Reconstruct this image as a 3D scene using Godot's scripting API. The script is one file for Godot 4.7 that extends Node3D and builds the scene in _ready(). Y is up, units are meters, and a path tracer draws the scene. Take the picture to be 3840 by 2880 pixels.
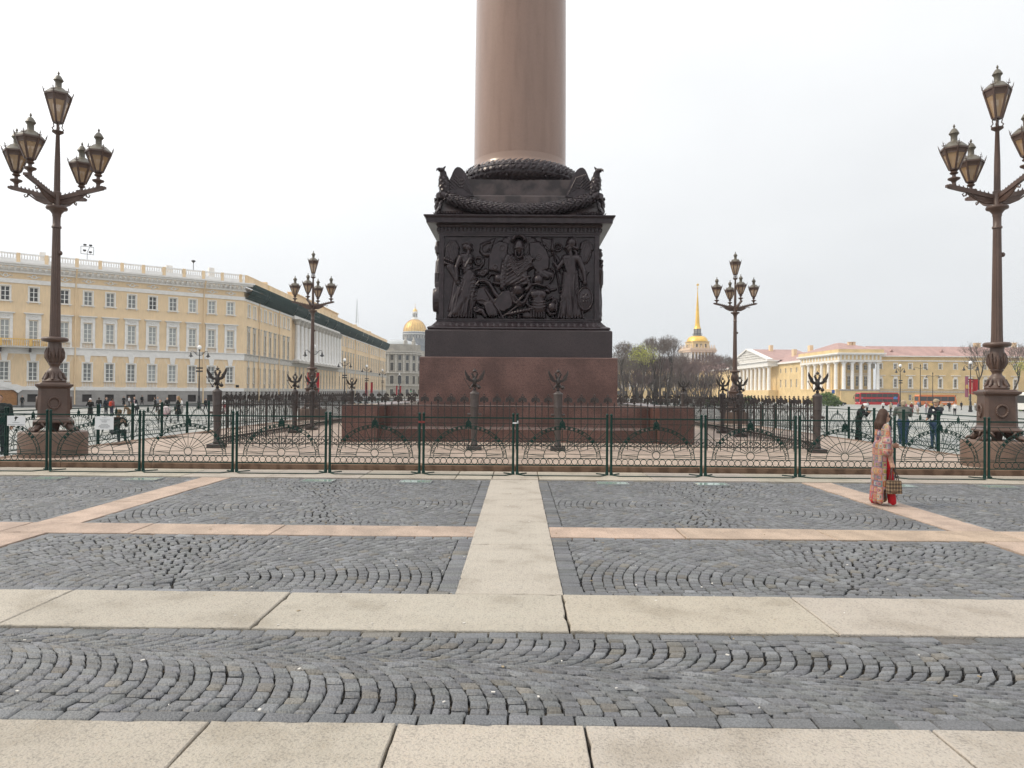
extends Node3D

# ---------------------------------------------------------------- mesh builder
class MB:
	var v := PackedVector3Array()
	var n := PackedVector3Array()
	var c := PackedColorArray()
	var uv := PackedVector2Array()
	var col := Color(1, 1, 1)
	var tint := false
	var has_uv := false

	func put(a: Vector3, na: Vector3) -> void:
		v.push_back(a)
		n.push_back(na)
		if tint:
			c.push_back(col)
		if has_uv:
			uv.push_back(Vector2.ZERO)

	# corners counter-clockwise seen from outside
	func tri(a: Vector3, b: Vector3, d: Vector3) -> void:
		var m := (b - a).cross(d - a)
		if m.length_squared() < 1e-16:
			return
		m = m.normalized()
		put(a, m); put(d, m); put(b, m)

	func trin(a: Vector3, b: Vector3, d: Vector3, na: Vector3, nb: Vector3, nd: Vector3) -> void:
		put(a, na); put(d, nd); put(b, nb)

	func quad(a: Vector3, b: Vector3, d: Vector3, e: Vector3) -> void:
		var m := (d - a).cross(e - b)
		if m.length_squared() < 1e-16:
			return
		m = m.normalized()
		put(a, m); put(d, m); put(b, m)
		put(a, m); put(e, m); put(d, m)

	func quadn(a: Vector3, b: Vector3, d: Vector3, e: Vector3, na: Vector3, nb: Vector3, nd: Vector3, ne: Vector3) -> void:
		put(a, na); put(d, nd); put(b, nb)
		put(a, na); put(e, ne); put(d, nd)

	func quad_uv(a: Vector3, b: Vector3, d: Vector3, e: Vector3) -> void:
		has_uv = true
		var m := (d - a).cross(e - b).normalized()
		for q in [[a, Vector2(0, 1)], [d, Vector2(1, 0)], [b, Vector2(1, 1)], [a, Vector2(0, 1)], [e, Vector2(0, 0)], [d, Vector2(1, 0)]]:
			v.push_back(q[0]); n.push_back(m); uv.push_back(q[1])

	func box(p: Vector3, s: Vector3, b := Basis.IDENTITY) -> void:
		var h := s * 0.5
		var q := []
		for i in 8:
			q.append(p + b * Vector3(h.x if i & 1 else -h.x, h.y if i & 2 else -h.y, h.z if i & 4 else -h.z))
		quad(q[4], q[5], q[7], q[6])
		quad(q[1], q[0], q[2], q[3])
		quad(q[5], q[1], q[3], q[7])
		quad(q[0], q[4], q[6], q[2])
		quad(q[6], q[7], q[3], q[2])
		quad(q[0], q[1], q[5], q[4])

	# box with its upper edges chamfered
	func slab(p: Vector3, s: Vector3, e: float) -> void:
		var x0 := p.x - s.x * 0.5
		var x1 := p.x + s.x * 0.5
		var z0 := p.z - s.z * 0.5
		var z1 := p.z + s.z * 0.5
		var y0 := p.y - s.y * 0.5
		var y1 := p.y + s.y * 0.5
		var ring := [[x0, z1, x0 + e, z1 - e], [x1, z1, x1 - e, z1 - e], [x1, z0, x1 - e, z0 + e], [x0, z0, x0 + e, z0 + e]]
		quad(Vector3(x0 + e, y1, z1 - e), Vector3(x1 - e, y1, z1 - e), Vector3(x1 - e, y1, z0 + e), Vector3(x0 + e, y1, z0 + e))
		for i in 4:
			var a = ring[i]
			var b = ring[(i + 1) % 4]
			quad(Vector3(a[0], y1 - e, a[1]), Vector3(b[0], y1 - e, b[1]), Vector3(b[2], y1, b[3]), Vector3(a[2], y1, a[3]))
			quad(Vector3(a[0], y0, a[1]), Vector3(b[0], y0, b[1]), Vector3(b[0], y1 - e, b[1]), Vector3(a[0], y1 - e, a[1]))

	func bar(a: Vector3, b: Vector3, w: float, h := -1.0) -> void:
		if h < 0:
			h = w
		var z := (b - a)
		var l := z.length()
		if l < 1e-6:
			return
		z /= l
		var up := Vector3.UP if absf(z.y) < 0.95 else Vector3.FORWARD
		var x := up.cross(z).normalized()
		var y := z.cross(x)
		box((a + b) * 0.5, Vector3(w, h, l), Basis(x, y, z))

	func lathe(prof: Array, segs: int, xf := Transform3D.IDENTITY, sx := 1.0, sz := 1.0) -> void:
		var k := prof.size()
		var sn := []
		for i in k - 1:
			var d: Vector2 = prof[i + 1] - prof[i]
			sn.append(Vector2(d.y, -d.x).normalized())
		for i in k - 1:
			var a: Vector2 = prof[i]
			var b: Vector2 = prof[i + 1]
			if a.distance_squared_to(b) < 1e-12:
				continue
			var n0: Vector2 = sn[i]
			var n1: Vector2 = sn[i]
			if i > 0 and n0.dot(sn[i - 1]) > 0.6:
				n0 = (n0 + sn[i - 1]).normalized()
			if i < k - 2 and n1.dot(sn[i + 1]) > 0.6:
				n1 = (n1 + sn[i + 1]).normalized()
			for s in segs:
				var t0 := TAU * s / segs
				var t1 := TAU * (s + 1) / segs
				var c0 := Vector3(sin(t0) * sx, 0, cos(t0) * sz)
				var c1 := Vector3(sin(t1) * sx, 0, cos(t1) * sz)
				var pa := xf * (c0 * a.x + Vector3(0, a.y, 0))
				var pb := xf * (c1 * a.x + Vector3(0, a.y, 0))
				var pd := xf * (c1 * b.x + Vector3(0, b.y, 0))
				var pe := xf * (c0 * b.x + Vector3(0, b.y, 0))
				var bs := xf.basis
				var na := (bs * (c0 * n0.x + Vector3(0, n0.y, 0))).normalized()
				var nb := (bs * (c1 * n0.x + Vector3(0, n0.y, 0))).normalized()
				var nd := (bs * (c1 * n1.x + Vector3(0, n1.y, 0))).normalized()
				var ne := (bs * (c0 * n1.x + Vector3(0, n1.y, 0))).normalized()
				if a.x < 1e-6:
					trin(pa, pd, pe, na, nd, ne)
				elif b.x < 1e-6:
					trin(pa, pb, pd, na, nb, nd)
				else:
					quadn(pa, pb, pd, pe, na, nb, nd, ne)

	func ell(p: Vector3, r: Vector3, segs := 10, rows := 6, b := Basis.IDENTITY) -> void:
		for i in rows:
			var p0 := -PI / 2 + PI * i / rows
			var p1 := -PI / 2 + PI * (i + 1) / rows
			for s in segs:
				var t0 := TAU * s / segs
				var t1 := TAU * (s + 1) / segs
				var u := [Vector3(sin(t0) * cos(p0), sin(p0), cos(t0) * cos(p0)), Vector3(sin(t1) * cos(p0), sin(p0), cos(t1) * cos(p0)), Vector3(sin(t1) * cos(p1), sin(p1), cos(t1) * cos(p1)), Vector3(sin(t0) * cos(p1), sin(p1), cos(t0) * cos(p1))]
				var q := []
				var m := []
				for w in u:
					q.append(p + b * (w * r))
					m.append((b * (w / r)).normalized())
				if i == 0:
					trin(q[0], q[2], q[3], m[0], m[2], m[3])
				elif i == rows - 1:
					trin(q[0], q[1], q[2], m[0], m[1], m[2])
				else:
					quadn(q[0], q[1], q[2], q[3], m[0], m[1], m[2], m[3])

	func tube(pts: Array, radii, segs := 6, closed := false) -> void:
		var k := pts.size()
		var rings := []
		var dirs := []
		var last := Vector3.ZERO
		for i in k:
			var t: Vector3
			if closed:
				t = pts[(i + 1) % k] - pts[(i + k - 1) % k]
			else:
				t = pts[mini(i + 1, k - 1)] - pts[maxi(i - 1, 0)]
			t = t.normalized()
			var x: Vector3
			if i == 0:
				x = (Vector3.UP if absf(t.y) < 0.9 else Vector3.RIGHT).cross(t).normalized()
			else:
				x = (last - t * last.dot(t)).normalized()
			last = x
			var y := t.cross(x)
			var r: float = radii[i] if radii is Array else radii
			var ring := []
			var dd := []
			for s in segs:
				var a := TAU * s / segs
				var d := x * cos(a) + y * sin(a)
				dd.append(d)
				ring.append(pts[i] + d * r)
			rings.append(ring)
			dirs.append(dd)
		for i in (k if closed else k - 1):
			var j := (i + 1) % k
			for s in segs:
				var w := (s + 1) % segs
				quadn(rings[i][s], rings[i][w], rings[j][w], rings[j][s], dirs[i][s], dirs[i][w], dirs[j][w], dirs[j][s])
		if not closed:
			for s in range(1, segs - 1):
				tri(rings[0][0], rings[0][s + 1], rings[0][s])
				tri(rings[k - 1][0], rings[k - 1][s], rings[k - 1][s + 1])

	func torus(rr: float, r: float, sa: int, sb: int, xf := Transform3D.IDENTITY) -> void:
		var pts := []
		for i in sa:
			pts.append(xf * Vector3(cos(TAU * i / sa) * rr, sin(TAU * i / sa) * rr, 0))
		tube(pts, r, sb, true)

	# outline in x, y extruded from z0 to z1
	func prism(poly: PackedVector2Array, z0: float, z1: float, xf := Transform3D.IDENTITY) -> void:
		var p := poly.duplicate()
		var ar := 0.0
		for i in p.size():
			ar += p[i].cross(p[(i + 1) % p.size()])
		if ar < 0:
			p.reverse()
		var idx := Geometry2D.triangulate_polygon(p)
		for i in range(0, idx.size(), 3):
			var a := p[idx[i]]
			var b := p[idx[i + 1]]
			var d := p[idx[i + 2]]
			if (b - a).cross(d - a) < 0:
				var t := b
				b = d
				d = t
			tri(xf * Vector3(a.x, a.y, z1), xf * Vector3(b.x, b.y, z1), xf * Vector3(d.x, d.y, z1))
			tri(xf * Vector3(a.x, a.y, z0), xf * Vector3(d.x, d.y, z0), xf * Vector3(b.x, b.y, z0))
		for i in p.size():
			var a := p[i]
			var b := p[(i + 1) % p.size()]
			if (b - a).length_squared() > 1e-12:
				quad(xf * Vector3(a.x, a.y, z0), xf * Vector3(b.x, b.y, z0), xf * Vector3(b.x, b.y, z1), xf * Vector3(a.x, a.y, z1))

	# four-sided frustum: half widths at the levels, square in plan
	func stack(prof: Array, xf := Transform3D.IDENTITY, ratio := 1.0) -> void:
		for i in prof.size() - 1:
			var a: Vector2 = prof[i]
			var b: Vector2 = prof[i + 1]
			for s in 4:
				var t0 := PI / 4 + s * PI / 2
				var t1 := t0 + PI / 2
				var e0 := Vector3(signf(sin(t0)), 0, signf(cos(t0)) * ratio)
				var e1 := Vector3(signf(sin(t1)), 0, signf(cos(t1)) * ratio)
				quad(xf * (e0 * a.x + Vector3(0, a.y, 0)), xf * (e1 * a.x + Vector3(0, a.y, 0)), xf * (e1 * b.x + Vector3(0, b.y, 0)), xf * (e0 * b.x + Vector3(0, b.y, 0)))

	func add(o: MB, t := Transform3D.IDENTITY) -> void:
		v.append_array(t * o.v)
		var b := Transform3D(t.basis.orthonormalized(), Vector3.ZERO)
		n.append_array(b * o.n)
		if tint:
			if o.c.size() == o.v.size():
				c.append_array(o.c)
			else:
				var f := PackedColorArray()
				f.resize(o.v.size())
				f.fill(col)
				c.append_array(f)

	func mesh() -> ArrayMesh:
		var m := ArrayMesh.new()
		if v.is_empty():
			return m
		var a := []
		a.resize(Mesh.ARRAY_MAX)
		a[Mesh.ARRAY_VERTEX] = v
		a[Mesh.ARRAY_NORMAL] = n
		if c.size() == v.size():
			a[Mesh.ARRAY_COLOR] = c
		if uv.size() == v.size() and has_uv:
			a[Mesh.ARRAY_TEX_UV] = uv
		m.add_surface_from_arrays(Mesh.PRIMITIVE_TRIANGLES, a)
		return m


# ---------------------------------------------------------------- scene helpers
var M := {}
var used := {}
var rng := RandomNumberGenerator.new()
var shapes := {}

func V(x: float, y: float, z: float) -> Vector3:
	return Vector3(x, y, z)

func T(x: float, y: float, z: float, turn := 0.0) -> Transform3D:
	return Transform3D(Basis(Vector3.UP, turn), Vector3(x, y, z))

func numbered(parent: Node, called: String) -> String:
	var key := str(parent.get_instance_id()) + called
	var k: int = used.get(key, 0)
	used[key] = k + 1
	return called if k == 0 else "%s_%03d" % [called, k]

func part(called: String, m, material: Material, parent: Node, at := Transform3D.IDENTITY, kind := "") -> MeshInstance3D:
	var o := MeshInstance3D.new()
	o.name = numbered(parent, called)
	o.mesh = m.mesh() if m is MB else m
	o.material_override = material
	o.transform = at
	if kind:
		o.set_meta("kind", kind)
	parent.add_child(o, true)
	return o

func tag(o: Node, label: String, category: String, group := "", kind := "") -> void:
	if label: o.set_meta("label", label)
	if category: o.set_meta("category", category)
	if group: o.set_meta("group", group)
	if kind: o.set_meta("kind", kind)

func thing(called: String, label: String, category: String, at := Transform3D.IDENTITY, group := "") -> Node3D:
	var o := Node3D.new()
	o.name = numbered(self, called)
	o.transform = at
	add_child(o, true)
	tag(o, label, category, group)
	return o

func structure(called: String, label := "", category := "") -> Node3D:
	var o := Node3D.new()
	o.name = numbered(self, called)
	add_child(o, true)
	tag(o, label, category, "", "structure")
	return o

func copy(o: Node3D, at: Transform3D, label: String) -> Node3D:
	var d: Node3D = o.duplicate()
	var base := str(o.name)
	if o.has_meta("base_name"):
		base = o.get_meta("base_name")
	d.name = numbered(self, base)
	add_child(d, true)
	d.transform = at
	d.set_meta("label", label)
	return d

func lin(r: float, g: float, b: float, a := 1.0) -> Color:
	var k := Color(r, g, b).linear_to_srgb()
	k.a = a
	return k

func mat(r: float, g: float, b: float, rough := 0.7, metal := 0.0) -> StandardMaterial3D:
	var m := StandardMaterial3D.new()
	m.albedo_color = lin(r, g, b)
	m.roughness = rough
	m.metallic = metal
	return m

func noise_tex(kind: int, freq: float, octaves: int, stops: Array, size := 512, sd := 1) -> NoiseTexture2D:
	var f := FastNoiseLite.new()
	f.seed = sd
	f.noise_type = kind
	f.frequency = freq
	f.fractal_octaves = octaves
	if octaves <= 1:
		f.fractal_type = FastNoiseLite.FRACTAL_NONE
	var g := Gradient.new()
	var offs := PackedFloat32Array()
	var cols := PackedColorArray()
	for s in stops:
		offs.push_back(s[0])
		cols.push_back(lin(s[1], s[2], s[3]))
	g.offsets = offs
	g.colors = cols
	var t := NoiseTexture2D.new()
	t.width = size
	t.height = size
	t.seamless = true
	t.noise = f
	t.color_ramp = g
	return t

func grey_tex(kind: int, freq: float, octaves: int, lo: float, hi: float, size := 512, sd := 1) -> NoiseTexture2D:
	return noise_tex(kind, freq, octaves, [[0.25, lo, lo, lo], [0.75, hi, hi, hi]], size, sd)

func tex(m: StandardMaterial3D, t: Texture2D, scale: float, world := true) -> StandardMaterial3D:
	m.albedo_texture = t
	m.uv1_triplanar = true
	m.uv1_world_triplanar = world
	m.uv1_scale = Vector3.ONE * scale
	return m

func fine(m: StandardMaterial3D, t: Texture2D, scale: float) -> StandardMaterial3D:
	m.detail_enabled = true
	m.detail_albedo = t
	m.detail_blend_mode = BaseMaterial3D.BLEND_MODE_MUL
	m.uv2_triplanar = true
	m.uv2_world_triplanar = true
	m.detail_uv_layer = BaseMaterial3D.DETAIL_UV_2
	m.uv2_scale = Vector3.ONE * scale
	return m

func bump(m: StandardMaterial3D, t: Texture2D, cm: float) -> StandardMaterial3D:
	m.heightmap_enabled = true
	m.heightmap_texture = t
	m.heightmap_scale = cm
	return m

func tinted(m: StandardMaterial3D) -> StandardMaterial3D:
	m.vertex_color_use_as_albedo = true
	return m

# height of the square: level round the monument, falling gently outwards
func ground_y(x: float, z: float) -> float:
	var dx := maxf(0.0, absf(x) - 13.4)
	var dz := maxf(0.0, -43.6 - z)
	if z > -16.0:
		dx = maxf(0.0, absf(x) - lerpf(13.4, 30.0, clampf((z + 16.0) / 8.0, 0, 1)))
	var d := minf(Vector2(dx, dz).length(), 260.0)
	return -0.6 * (1.0 - exp(-d / 18.0)) - 0.005 * d

func ordinal(i: int) -> String:
	return ["first", "second", "third", "fourth", "fifth", "sixth", "seventh", "eighth", "ninth", "tenth", "eleventh", "twelfth", "thirteenth", "fourteenth", "fifteenth", "sixteenth", "seventeenth", "eighteenth", "nineteenth", "twentieth"][i]

# ---------------------------------------------------------------- camera, sky, sun, materials
func make_sky() -> void:
	var cam := Camera3D.new()
	cam.name = "camera"
	cam.position = Vector3(0.06, 1.85, 0)
	cam.rotation_degrees = Vector3(0.55, 0.5, 0.45)
	cam.fov = 54.81
	cam.near = 0.1
	cam.far = 4000
	cam.current = true
	add_child(cam)
	var w := 1024
	var h := 512
	var im := Image.create(w, h, false, Image.FORMAT_RGBF)
	var cloud := FastNoiseLite.new()
	cloud.seed = 5
	cloud.frequency = 1.1
	cloud.fractal_octaves = 4
	var sun_dir := Vector3(-0.80, 0.62, -0.32).normalized()
	for y in h:
		var el := PI * (0.5 - (y + 0.5) / h)
		for x in w:
			var az := TAU * (x + 0.5) / w
			var d := Vector3(sin(az) * cos(el), sin(el), -cos(az) * cos(el))
			var s := maxf(0.0, d.y)
			var l := 0.735 + 0.24 * s + 0.42 * s * s
			var ang := acos(clampf(d.dot(sun_dir), -1, 1))
			l += 0.62 * exp(-pow(ang / 0.62, 2.0)) + 0.16 * exp(-pow(ang / 1.1, 2.0))
			var q := d / (0.25 + s)
			l *= 1.0 + 0.075 * cloud.get_noise_3d(q.x, q.y * 0.5, q.z) * smoothstep(0.0, 0.25, s)
			var blue := clampf(1.35 - l, 0, 1)
			var k := Color(l * (1.0 - 0.050 * blue), l * (1.0 - 0.008 * blue), l * (1.0 + 0.035 * blue))
			if d.y < 0:
				k = k.lerp(Color(0.3, 0.29, 0.27), clampf(-d.y * 8.0, 0, 1))
			im.set_pixel(x, y, k)
	var pano := PanoramaSkyMaterial.new()
	pano.panorama = ImageTexture.create_from_image(im)
	var sky := Sky.new()
	sky.sky_material = pano
	var env := Environment.new()
	env.background_mode = Environment.BG_SKY
	env.sky = sky
	env.tonemap_mode = Environment.TONE_MAPPER_LINEAR
	env.tonemap_exposure = 1.1
	env.sdfgi_enabled = true
	env.ssao_enabled = true
	env.ssil_enabled = true
	env.fog_enabled = true
	env.fog_density = 0.00026
	env.fog_light_color = Color(0.86, 0.89, 0.92)
	var we := WorldEnvironment.new()
	we.name = "world_environment"
	we.environment = env
	add_child(we)
	var sun := DirectionalLight3D.new()
	sun.name = "sun"
	sun.light_energy = 0.62
	sun.light_color = Color(1.0, 0.95, 0.86)
	sun.light_angular_distance = 10.0
	sun.shadow_enabled = true
	add_child(sun)
	sun.look_at_from_position(Vector3.ZERO, -Vector3(-0.80, 0.80, 0.10))

func make_materials() -> void:
	var S := FastNoiseLite.TYPE_SIMPLEX_SMOOTH
	var C := FastNoiseLite.TYPE_CELLULAR
	var W := FastNoiseLite.TYPE_VALUE
	var speck := noise_tex(W, 0.16, 2, [[0.2, 0.42, 0.42, 0.44], [0.42, 0.85, 0.84, 0.83], [0.6, 1, 1, 1], [0.8, 0.80, 0.72, 0.66]], 512, 3)
	var blot := grey_tex(S, 0.008, 4, 0.78, 1.0, 512, 7)
	var rough_h := grey_tex(S, 0.05, 4, 0.0, 1.0, 512, 9)
	M.speck = speck
	M.blot = blot
	M.cobble = bump(fine(tex(tinted(mat(1.0, 1.0, 1.0, 0.50)), grey_tex(W, 0.12, 3, 0.70, 1.0, 512, 4), 1.6), blot, 0.31), rough_h, 0.5)
	M.bed = fine(tex(mat(0.085, 0.068, 0.050, 0.95), noise_tex(S, 0.02, 4, [[0.40, 0.14, 0.14, 0.15], [0.58, 0.5, 0.48, 0.42], [0.75, 2.2, 1.9, 1.4]], 512, 21), 0.45), speck, 4.0)
	M.slab = bump(fine(tex(tinted(mat(1, 1, 1, 0.8)), noise_tex(W, 0.10, 3, [[0.2, 0.66, 0.66, 0.67], [0.42, 0.92, 0.915, 0.91], [0.6, 1, 1, 1], [0.82, 0.90, 0.86, 0.82]], 512, 81), 1.7), noise_tex(S, 0.010, 5, [[0.16, 0.80, 0.785, 0.765], [0.34, 0.93, 0.925, 0.92], [0.55, 0.99, 0.985, 0.98], [0.8, 1, 1, 1]], 512, 12), 0.19), rough_h, 0.3)
	M.pink = fine(tex(tinted(mat(1, 1, 1, 0.8)), speck, 2.0), blot, 0.43)
	M.kerb = fine(tex(mat(0.235, 0.150, 0.100, 0.8), noise_tex(S, 0.012, 4, [[0.25, 0.60, 0.57, 0.55], [0.5, 0.88, 0.86, 0.84], [0.7, 1, 1, 1]], 512, 31), 0.5), speck, 3.0)
	M.square = fine(tex(mat(0.40, 0.40, 0.375, 0.85), noise_tex(S, 0.012, 4, [[0.3, 0.72, 0.74, 0.78], [0.6, 1, 1, 1]], 512, 33), 0.035), grey_tex(C, 0.05, 1, 0.72, 1.0, 512, 35), 0.22)
	M.asphalt = tex(mat(0.16, 0.16, 0.16, 0.9), blot, 0.1)
	var red := noise_tex(W, 0.14, 2, [[0.2, 0.25, 0.2, 0.2], [0.4, 0.75, 0.7, 0.7], [0.58, 1, 1, 1], [0.8, 1.9, 1.7, 1.6]], 512, 41)
	M.granite = fine(tex(mat(0.170, 0.092, 0.076, 0.28), red, 1.4), noise_tex(S, 0.008, 5, [[0.3, 0.62, 0.60, 0.60], [0.7, 1, 1, 1]], 512, 43), 0.14)
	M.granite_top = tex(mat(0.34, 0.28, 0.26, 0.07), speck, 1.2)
	M.dark_granite = fine(tex(mat(0.046, 0.032, 0.035, 0.36), red, 1.2), blot, 0.17)
	M.trim_warm = mat(0.66, 0.52, 0.40, 0.85)
	M.shaft = fine(tex(mat(0.270, 0.176, 0.138, 0.26), noise_tex(W, 0.14, 2, [[0.2, 0.84, 0.82, 0.80], [0.5, 1, 1, 1], [0.8, 0.95, 0.92, 0.90]], 512, 83), 0.9), noise_tex(S, 0.010, 5, [[0.22, 0.89, 0.885, 0.88], [0.5, 0.97, 0.97, 0.97], [0.75, 1, 1, 1]], 512, 45), 0.11)
	M.shaft.uv2_scale = Vector3(0.5, 0.045, 0.5)
	M.bronze = fine(tex(mat(0.043, 0.031, 0.036, 0.32, 0.25), grey_tex(S, 0.02, 4, 0.6, 1.0, 512, 47), 0.5), noise_tex(S, 0.015, 4, [[0.3, 0.75, 0.72, 0.74], [0.55, 1, 0.95, 0.95], [0.75, 1.15, 1.0, 0.98]], 512, 49), 0.23)
	M.attic = fine(tex(mat(0.085, 0.064, 0.063, 0.32, 0.15), noise_tex(S, 0.012, 5, [[0.28, 0.35, 0.33, 0.35], [0.5, 0.8, 0.76, 0.76], [0.75, 1.2, 1.1, 1.08]], 512, 51), 0.22), speck, 2.5)
	M.copper = mat(0.27, 0.18, 0.14, 0.24)
	M.lamp = fine(tex(mat(0.128, 0.080, 0.063, 0.42), blot, 0.7), speck, 2.6)
	M.lamp_cap = tex(mat(0.125, 0.110, 0.084, 0.42), blot, 1.3)
	M.lamp_stone = fine(tex(mat(0.20, 0.130, 0.098, 0.6), speck, 1.3), blot, 0.4)
	var glass := mat(0.46, 0.31, 0.18, 0.08)
	glass.transparency = BaseMaterial3D.TRANSPARENCY_ALPHA
	glass.albedo_color.a = 0.70
	M.amber = glass
	M.bulb = mat(0.55, 0.5, 0.42, 0.4)
	M.iron = tex(mat(0.036, 0.029, 0.027, 0.5), blot, 1.2)
	M.cannon = fine(tex(mat(0.080, 0.064, 0.060, 0.45), blot, 0.9), speck, 2.2)
	M.green = mat(0.006, 0.034, 0.027, 0.5)
	M.green.metallic_specular = 0.35
	M.steel = mat(0.4, 0.42, 0.42, 0.35, 0.6)
	M.red_tape = mat(0.22, 0.03, 0.025, 0.5)
	M.white = tex(mat(0.84, 0.83, 0.81, 0.75), grey_tex(S, 0.01, 4, 0.9, 1.0, 512, 75), 0.21)
	M.ochre = fine(tex(mat(0.84, 0.645, 0.42, 0.9), grey_tex(S, 0.01, 4, 0.90, 1.0, 512, 61), 0.045), grey_tex(S, 0.02, 4, 0.88, 1.0, 512, 63), 0.35)
	M.ochre.uv2_scale = Vector3(0.55, 0.05, 0.55)
	M.ochre_far = tex(mat(0.74, 0.555, 0.295, 0.9), grey_tex(S, 0.012, 4, 0.86, 1.0, 512, 65), 0.04)
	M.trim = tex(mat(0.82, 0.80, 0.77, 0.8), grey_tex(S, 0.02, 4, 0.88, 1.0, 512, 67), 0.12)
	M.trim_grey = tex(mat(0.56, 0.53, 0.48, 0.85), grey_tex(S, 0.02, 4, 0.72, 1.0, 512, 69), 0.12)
	M.socle = tex(mat(0.36, 0.34, 0.32, 0.85), blot, 0.2)
	M.frame = mat(0.84, 0.84, 0.80, 0.6)
	M.pane_light = mat(0.36, 0.38, 0.38, 0.12)
	M.pane_mid = mat(0.20, 0.21, 0.21, 0.10)
	M.pane_dark = mat(0.055, 0.055, 0.055, 0.08)
	M.grille = mat(0.055, 0.045, 0.042, 0.7)
	M.net = tex(mat(0.014, 0.040, 0.035, 0.95), grey_tex(S, 0.03, 4, 0.55, 1.0, 512, 71), 0.09)
	M.gate = tex(mat(0.40, 0.19, 0.065, 0.6), grey_tex(S, 0.03, 3, 0.7, 1.0, 256, 73), 0.3)
	M.roof_pink = tex(mat(0.42, 0.265, 0.240, 0.7), blot, 0.06)
	M.roof_grey = tex(mat(0.30, 0.31, 0.32, 0.6), blot, 0.06)
	M.gold = tex(mat(0.92, 0.58, 0.12, 0.36, 0.55), blot, 0.05)
	M.gold_soft = tex(mat(0.80, 0.52, 0.17, 0.45, 0.35), blot, 0.05)
	M.stone_far = tex(mat(0.40, 0.37, 0.32, 0.9), blot, 0.09)
	M.stone_blue = tex(mat(0.24, 0.25, 0.27, 0.9), blot, 0.05)
	M.bark = tex(mat(0.075, 0.062, 0.054, 0.95), blot, 0.8)
	M.twig = mat(0.185, 0.155, 0.140, 0.95)
	M.twig_red = mat(0.175, 0.130, 0.124, 0.95)
	M.twig_grey = mat(0.215, 0.190, 0.165, 0.95)
	var lf := tinted(mat(1, 1, 1, 0.8))
	lf.backlight_enabled = true
	lf.backlight = lin(0.22, 0.26, 0.03)
	M.leaf = lf
	M.skin = mat(0.46, 0.28, 0.20, 0.55)
	M.cloth = tinted(mat(1, 1, 1, 0.85))
	M.black = mat(0.012, 0.012, 0.013, 0.5)
	M.globe = mat(0.80, 0.80, 0.80, 0.25)
	M.post = mat(0.016, 0.016, 0.017, 0.45)
	M.banner = mat(0.34, 0.012, 0.018, 0.8)
	M.banner_pale = mat(0.36, 0.12, 0.17, 0.8)
	M.sign = mat(0.74, 0.75, 0.76, 0.5)
	M.bus_red = mat(0.46, 0.010, 0.016, 0.35)
	M.bus_orange = mat(0.62, 0.17, 0.04, 0.35)
	M.coach = mat(0.72, 0.71, 0.68, 0.4)
	M.car_black = mat(0.015, 0.016, 0.018, 0.2)
	M.tyre = mat(0.02, 0.02, 0.02, 0.9)
	M.floor_glass = mat(0.26, 0.35, 0.31, 0.08)
	M.hair = mat(0.046, 0.020, 0.011, 0.7)

# ---------------------------------------------------------------- the ground
func make_ground() -> void:
	var xs := []
	var zs := []
	var k := 0.0
	for s in [-1, 1]:
		for i in 40:
			var q := (1.0 if i == 0 else 1.0) * (4.0 * i + 0.55 * i * i)
			if s == 1 or i > 0:
				xs.append(s * q)
	xs.append(-1700.0); xs.append(1700.0)
	xs.sort()
	var z := 60.0
	while z > -1500.0:
		zs.append(z)
		z -= 4.0 if z > -140 else (12.0 if z > -330 else 120.0)
	var mb := MB.new()
	for i in xs.size() - 1:
		for j in zs.size() - 1:
			var p := []
			for q in [[i, j], [i + 1, j], [i + 1, j + 1], [i, j + 1]]:
				p.append(Vector3(xs[q[0]], ground_y(xs[q[0]], zs[q[1]]) - 0.075, zs[q[1]]))
			mb.quad(p[0], p[1], p[2], p[3])
	tag(part("ground", mb, M.square, self), "wide pale grey paved square falling gently away around the monument", "", "", "structure")

# a cobble: outline in x, z; top at y = h
func cobble(mb: MB, poly: PackedVector2Array, h: float, gap: float, inset: float, tilt: Vector2) -> void:
	var k := poly.size()
	var mid := Vector2.ZERO
	for p in poly:
		mid += p
	mid /= k
	var o := []
	var t := []
	var no := []
	for p in poly:
		var d := (p - mid)
		var l := maxf(d.length(), 0.01)
		d /= l
		var a := p - d * minf(gap, l * 0.3)
		var b := a - d * minf(inset, l * 0.4)
		o.append(Vector3(a.x, h - 0.015 + tilt.dot(a - mid), a.y))
		t.append(Vector3(b.x, h + tilt.dot(b - mid), b.y))
		no.append(Vector3(d.x, 0.0, d.y))
	var up := Vector3(-tilt.x, 1, -tilt.y).normalized()
	var top := Vector3(mid.x, h + 0.003, mid.y)
	for i in k:
		var j := (i + 1) % k
		var n0: Vector3 = (up * 7.0 + no[i]).normalized()
		var n1: Vector3 = (up * 7.0 + no[j]).normalized()
		var e0: Vector3 = (up * 0.7 + no[i]).normalized()
		var e1: Vector3 = (up * 0.7 + no[j]).normalized()
		mb.trin(top, t[j], t[i], up, n1, n0)
		mb.quadn(t[i], t[j], o[j], o[i], n0, n1, e1, e0)
		mb.quad(o[i], o[j], o[j] - Vector3(0, 0.05, 0), o[i] - Vector3(0, 0.05, 0))

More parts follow.
